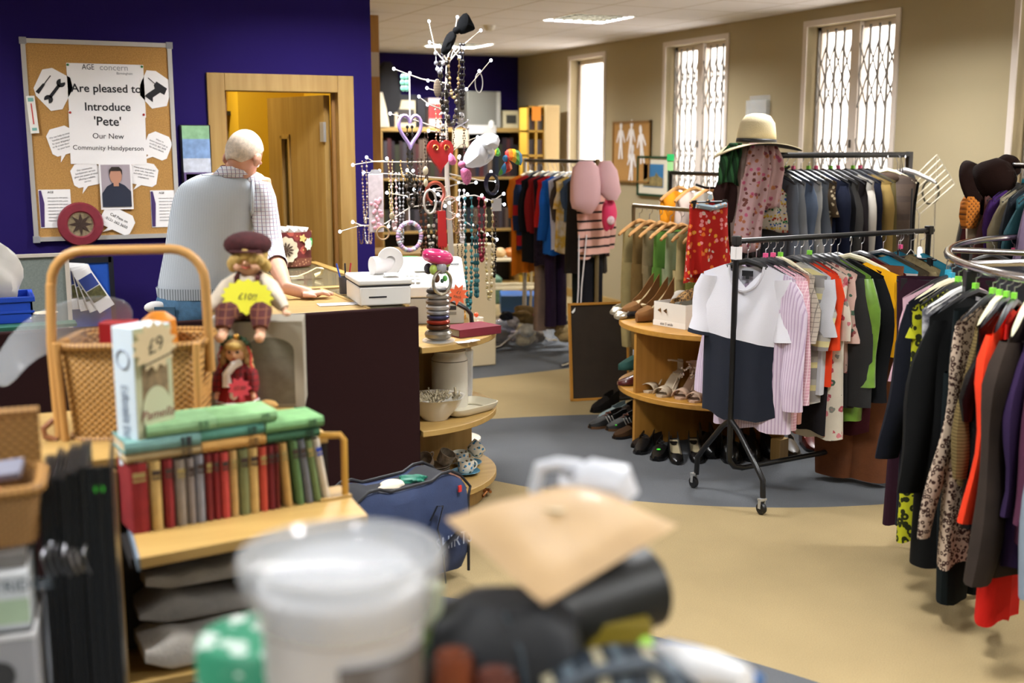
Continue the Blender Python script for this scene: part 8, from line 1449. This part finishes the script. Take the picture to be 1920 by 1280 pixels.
# white hand mixer behind the parcel
q = Dp(1085, 905, 1.60); t = thing('hand_mixer', 'white plastic appliance with a loop handle behind the parcel', 'appliance', q, -YAW-.2); MW = plain('#d8dce4', .35)
obj('body', MB().tube([(-.02, 0, -.01), (.02, 0, .004), (.055, 0, -.002), (.068, 0, -.02)], [.022, .032, .034, .02], 16), MW, t); obj('handle', MB().tube([(-.058, 0, -.05), (-.062, 0, -.01), (-.055, 0, .02), (-.03, 0, .026), (.0, 0, .024), (.012, 0, .014)], .0095, 10), MW, t)
obj('stand', MB().lathe([(0, 0), (.04, 0), (.035, .02), (.02, .04), (.02, q.z-TZ-.02), (0, q.z-TZ-.02)], 20, Matrix.Translation((.02, 0, TZ-q.z+.001))), MW, t); obj('button', MB().ball((-.012, -.018, .018), (.01, .008, .006), 8, 5), plain('#8c8f96', .4), t)
# small brown pots, blue and white plastic things, striped bag along the lowest edge
for k, (px, py, r, cc, lab) in enumerate(((850, 1225, .024, '#6a341c', 'small brown pot right of the white tub'), (930, 1262, .026, '#5a3228', 'dark brown round pot at the bottom edge'))):
    q = Dp(px, py, 1.36); solo('brown_pot', MB().lathe([(0, 0), (r, 0), (r, q.z-TZ-.01), (r*.85, q.z-TZ), (r*.7, q.z-TZ-.004), (0, q.z-TZ-.01)], 20), plain(cc, .35), lab, 'pot', (q.x, q.y, TZ+.001))
q = Dp(1180, 1262, 1.40); t = thing('striped_bag', 'grey bag with cream stripes at the bottom edge of the picture', 'bag', (q.x-.01, q.y, TZ+.001), -.3); zb_ = Dp(1150, 1222, 1.40).z-TZ
obj('body', MB().loft([rrect(.11, .06, 0, 28, .5), rrect(.115, .065, zb_*.5, 28, .5), rrect(.10, .06, zb_*.85, 28, .6), rrect(.04, .03, zb_, 28, .7)]), mat('striped_nylon', '#26303a', .6, pat='stripes', cols=('#26303a', '#b0a88c', '#26303a', '#5c6a74'), scale=16, axis=0), t); obj('strap', MB().tube([(-.10, -.03, zb_*.8), (-.05, -.05, zb_*1.02), (.02, -.05, zb_*1.06), (.08, -.03, zb_*.8)], .008, 7), plain('#4a545e', .6), t)
q0, q1 = Dp(1200, 1232, 1.46), Dp(1400, 1275, 1.34); solo('white_pack', MB().tube([q0, q0.lerp(q1, .3)+V(0, 0, .006), q0.lerp(q1, .7)+V(0, 0, .002), q1], [.012, .022, .024, .016], 12), plain('#dedfe0', .4), 'white wrapped pack slanting at the bottom edge', 'packet')
q0, q1 = Dp(1250, 1208, 1.50), Dp(1425, 1276, 1.38); solo('blue_handle', MB().tube([q0, q0.lerp(q1, .35)+V(0, 0, .007), q0.lerp(q1, .7)+V(0, 0, .003), q1], .0075, 8), plain('#1a6ab4', .4), 'bright blue curved handle above the white pack', 'handle')
q = Dp(1208, 1215, 1.5); solo('green_cup', MB().ball((0, 0, 0), (.014, .014, .02)), plain('#9ad04a', .5), 'small lime green cap beside the olive box', 'cap', q)
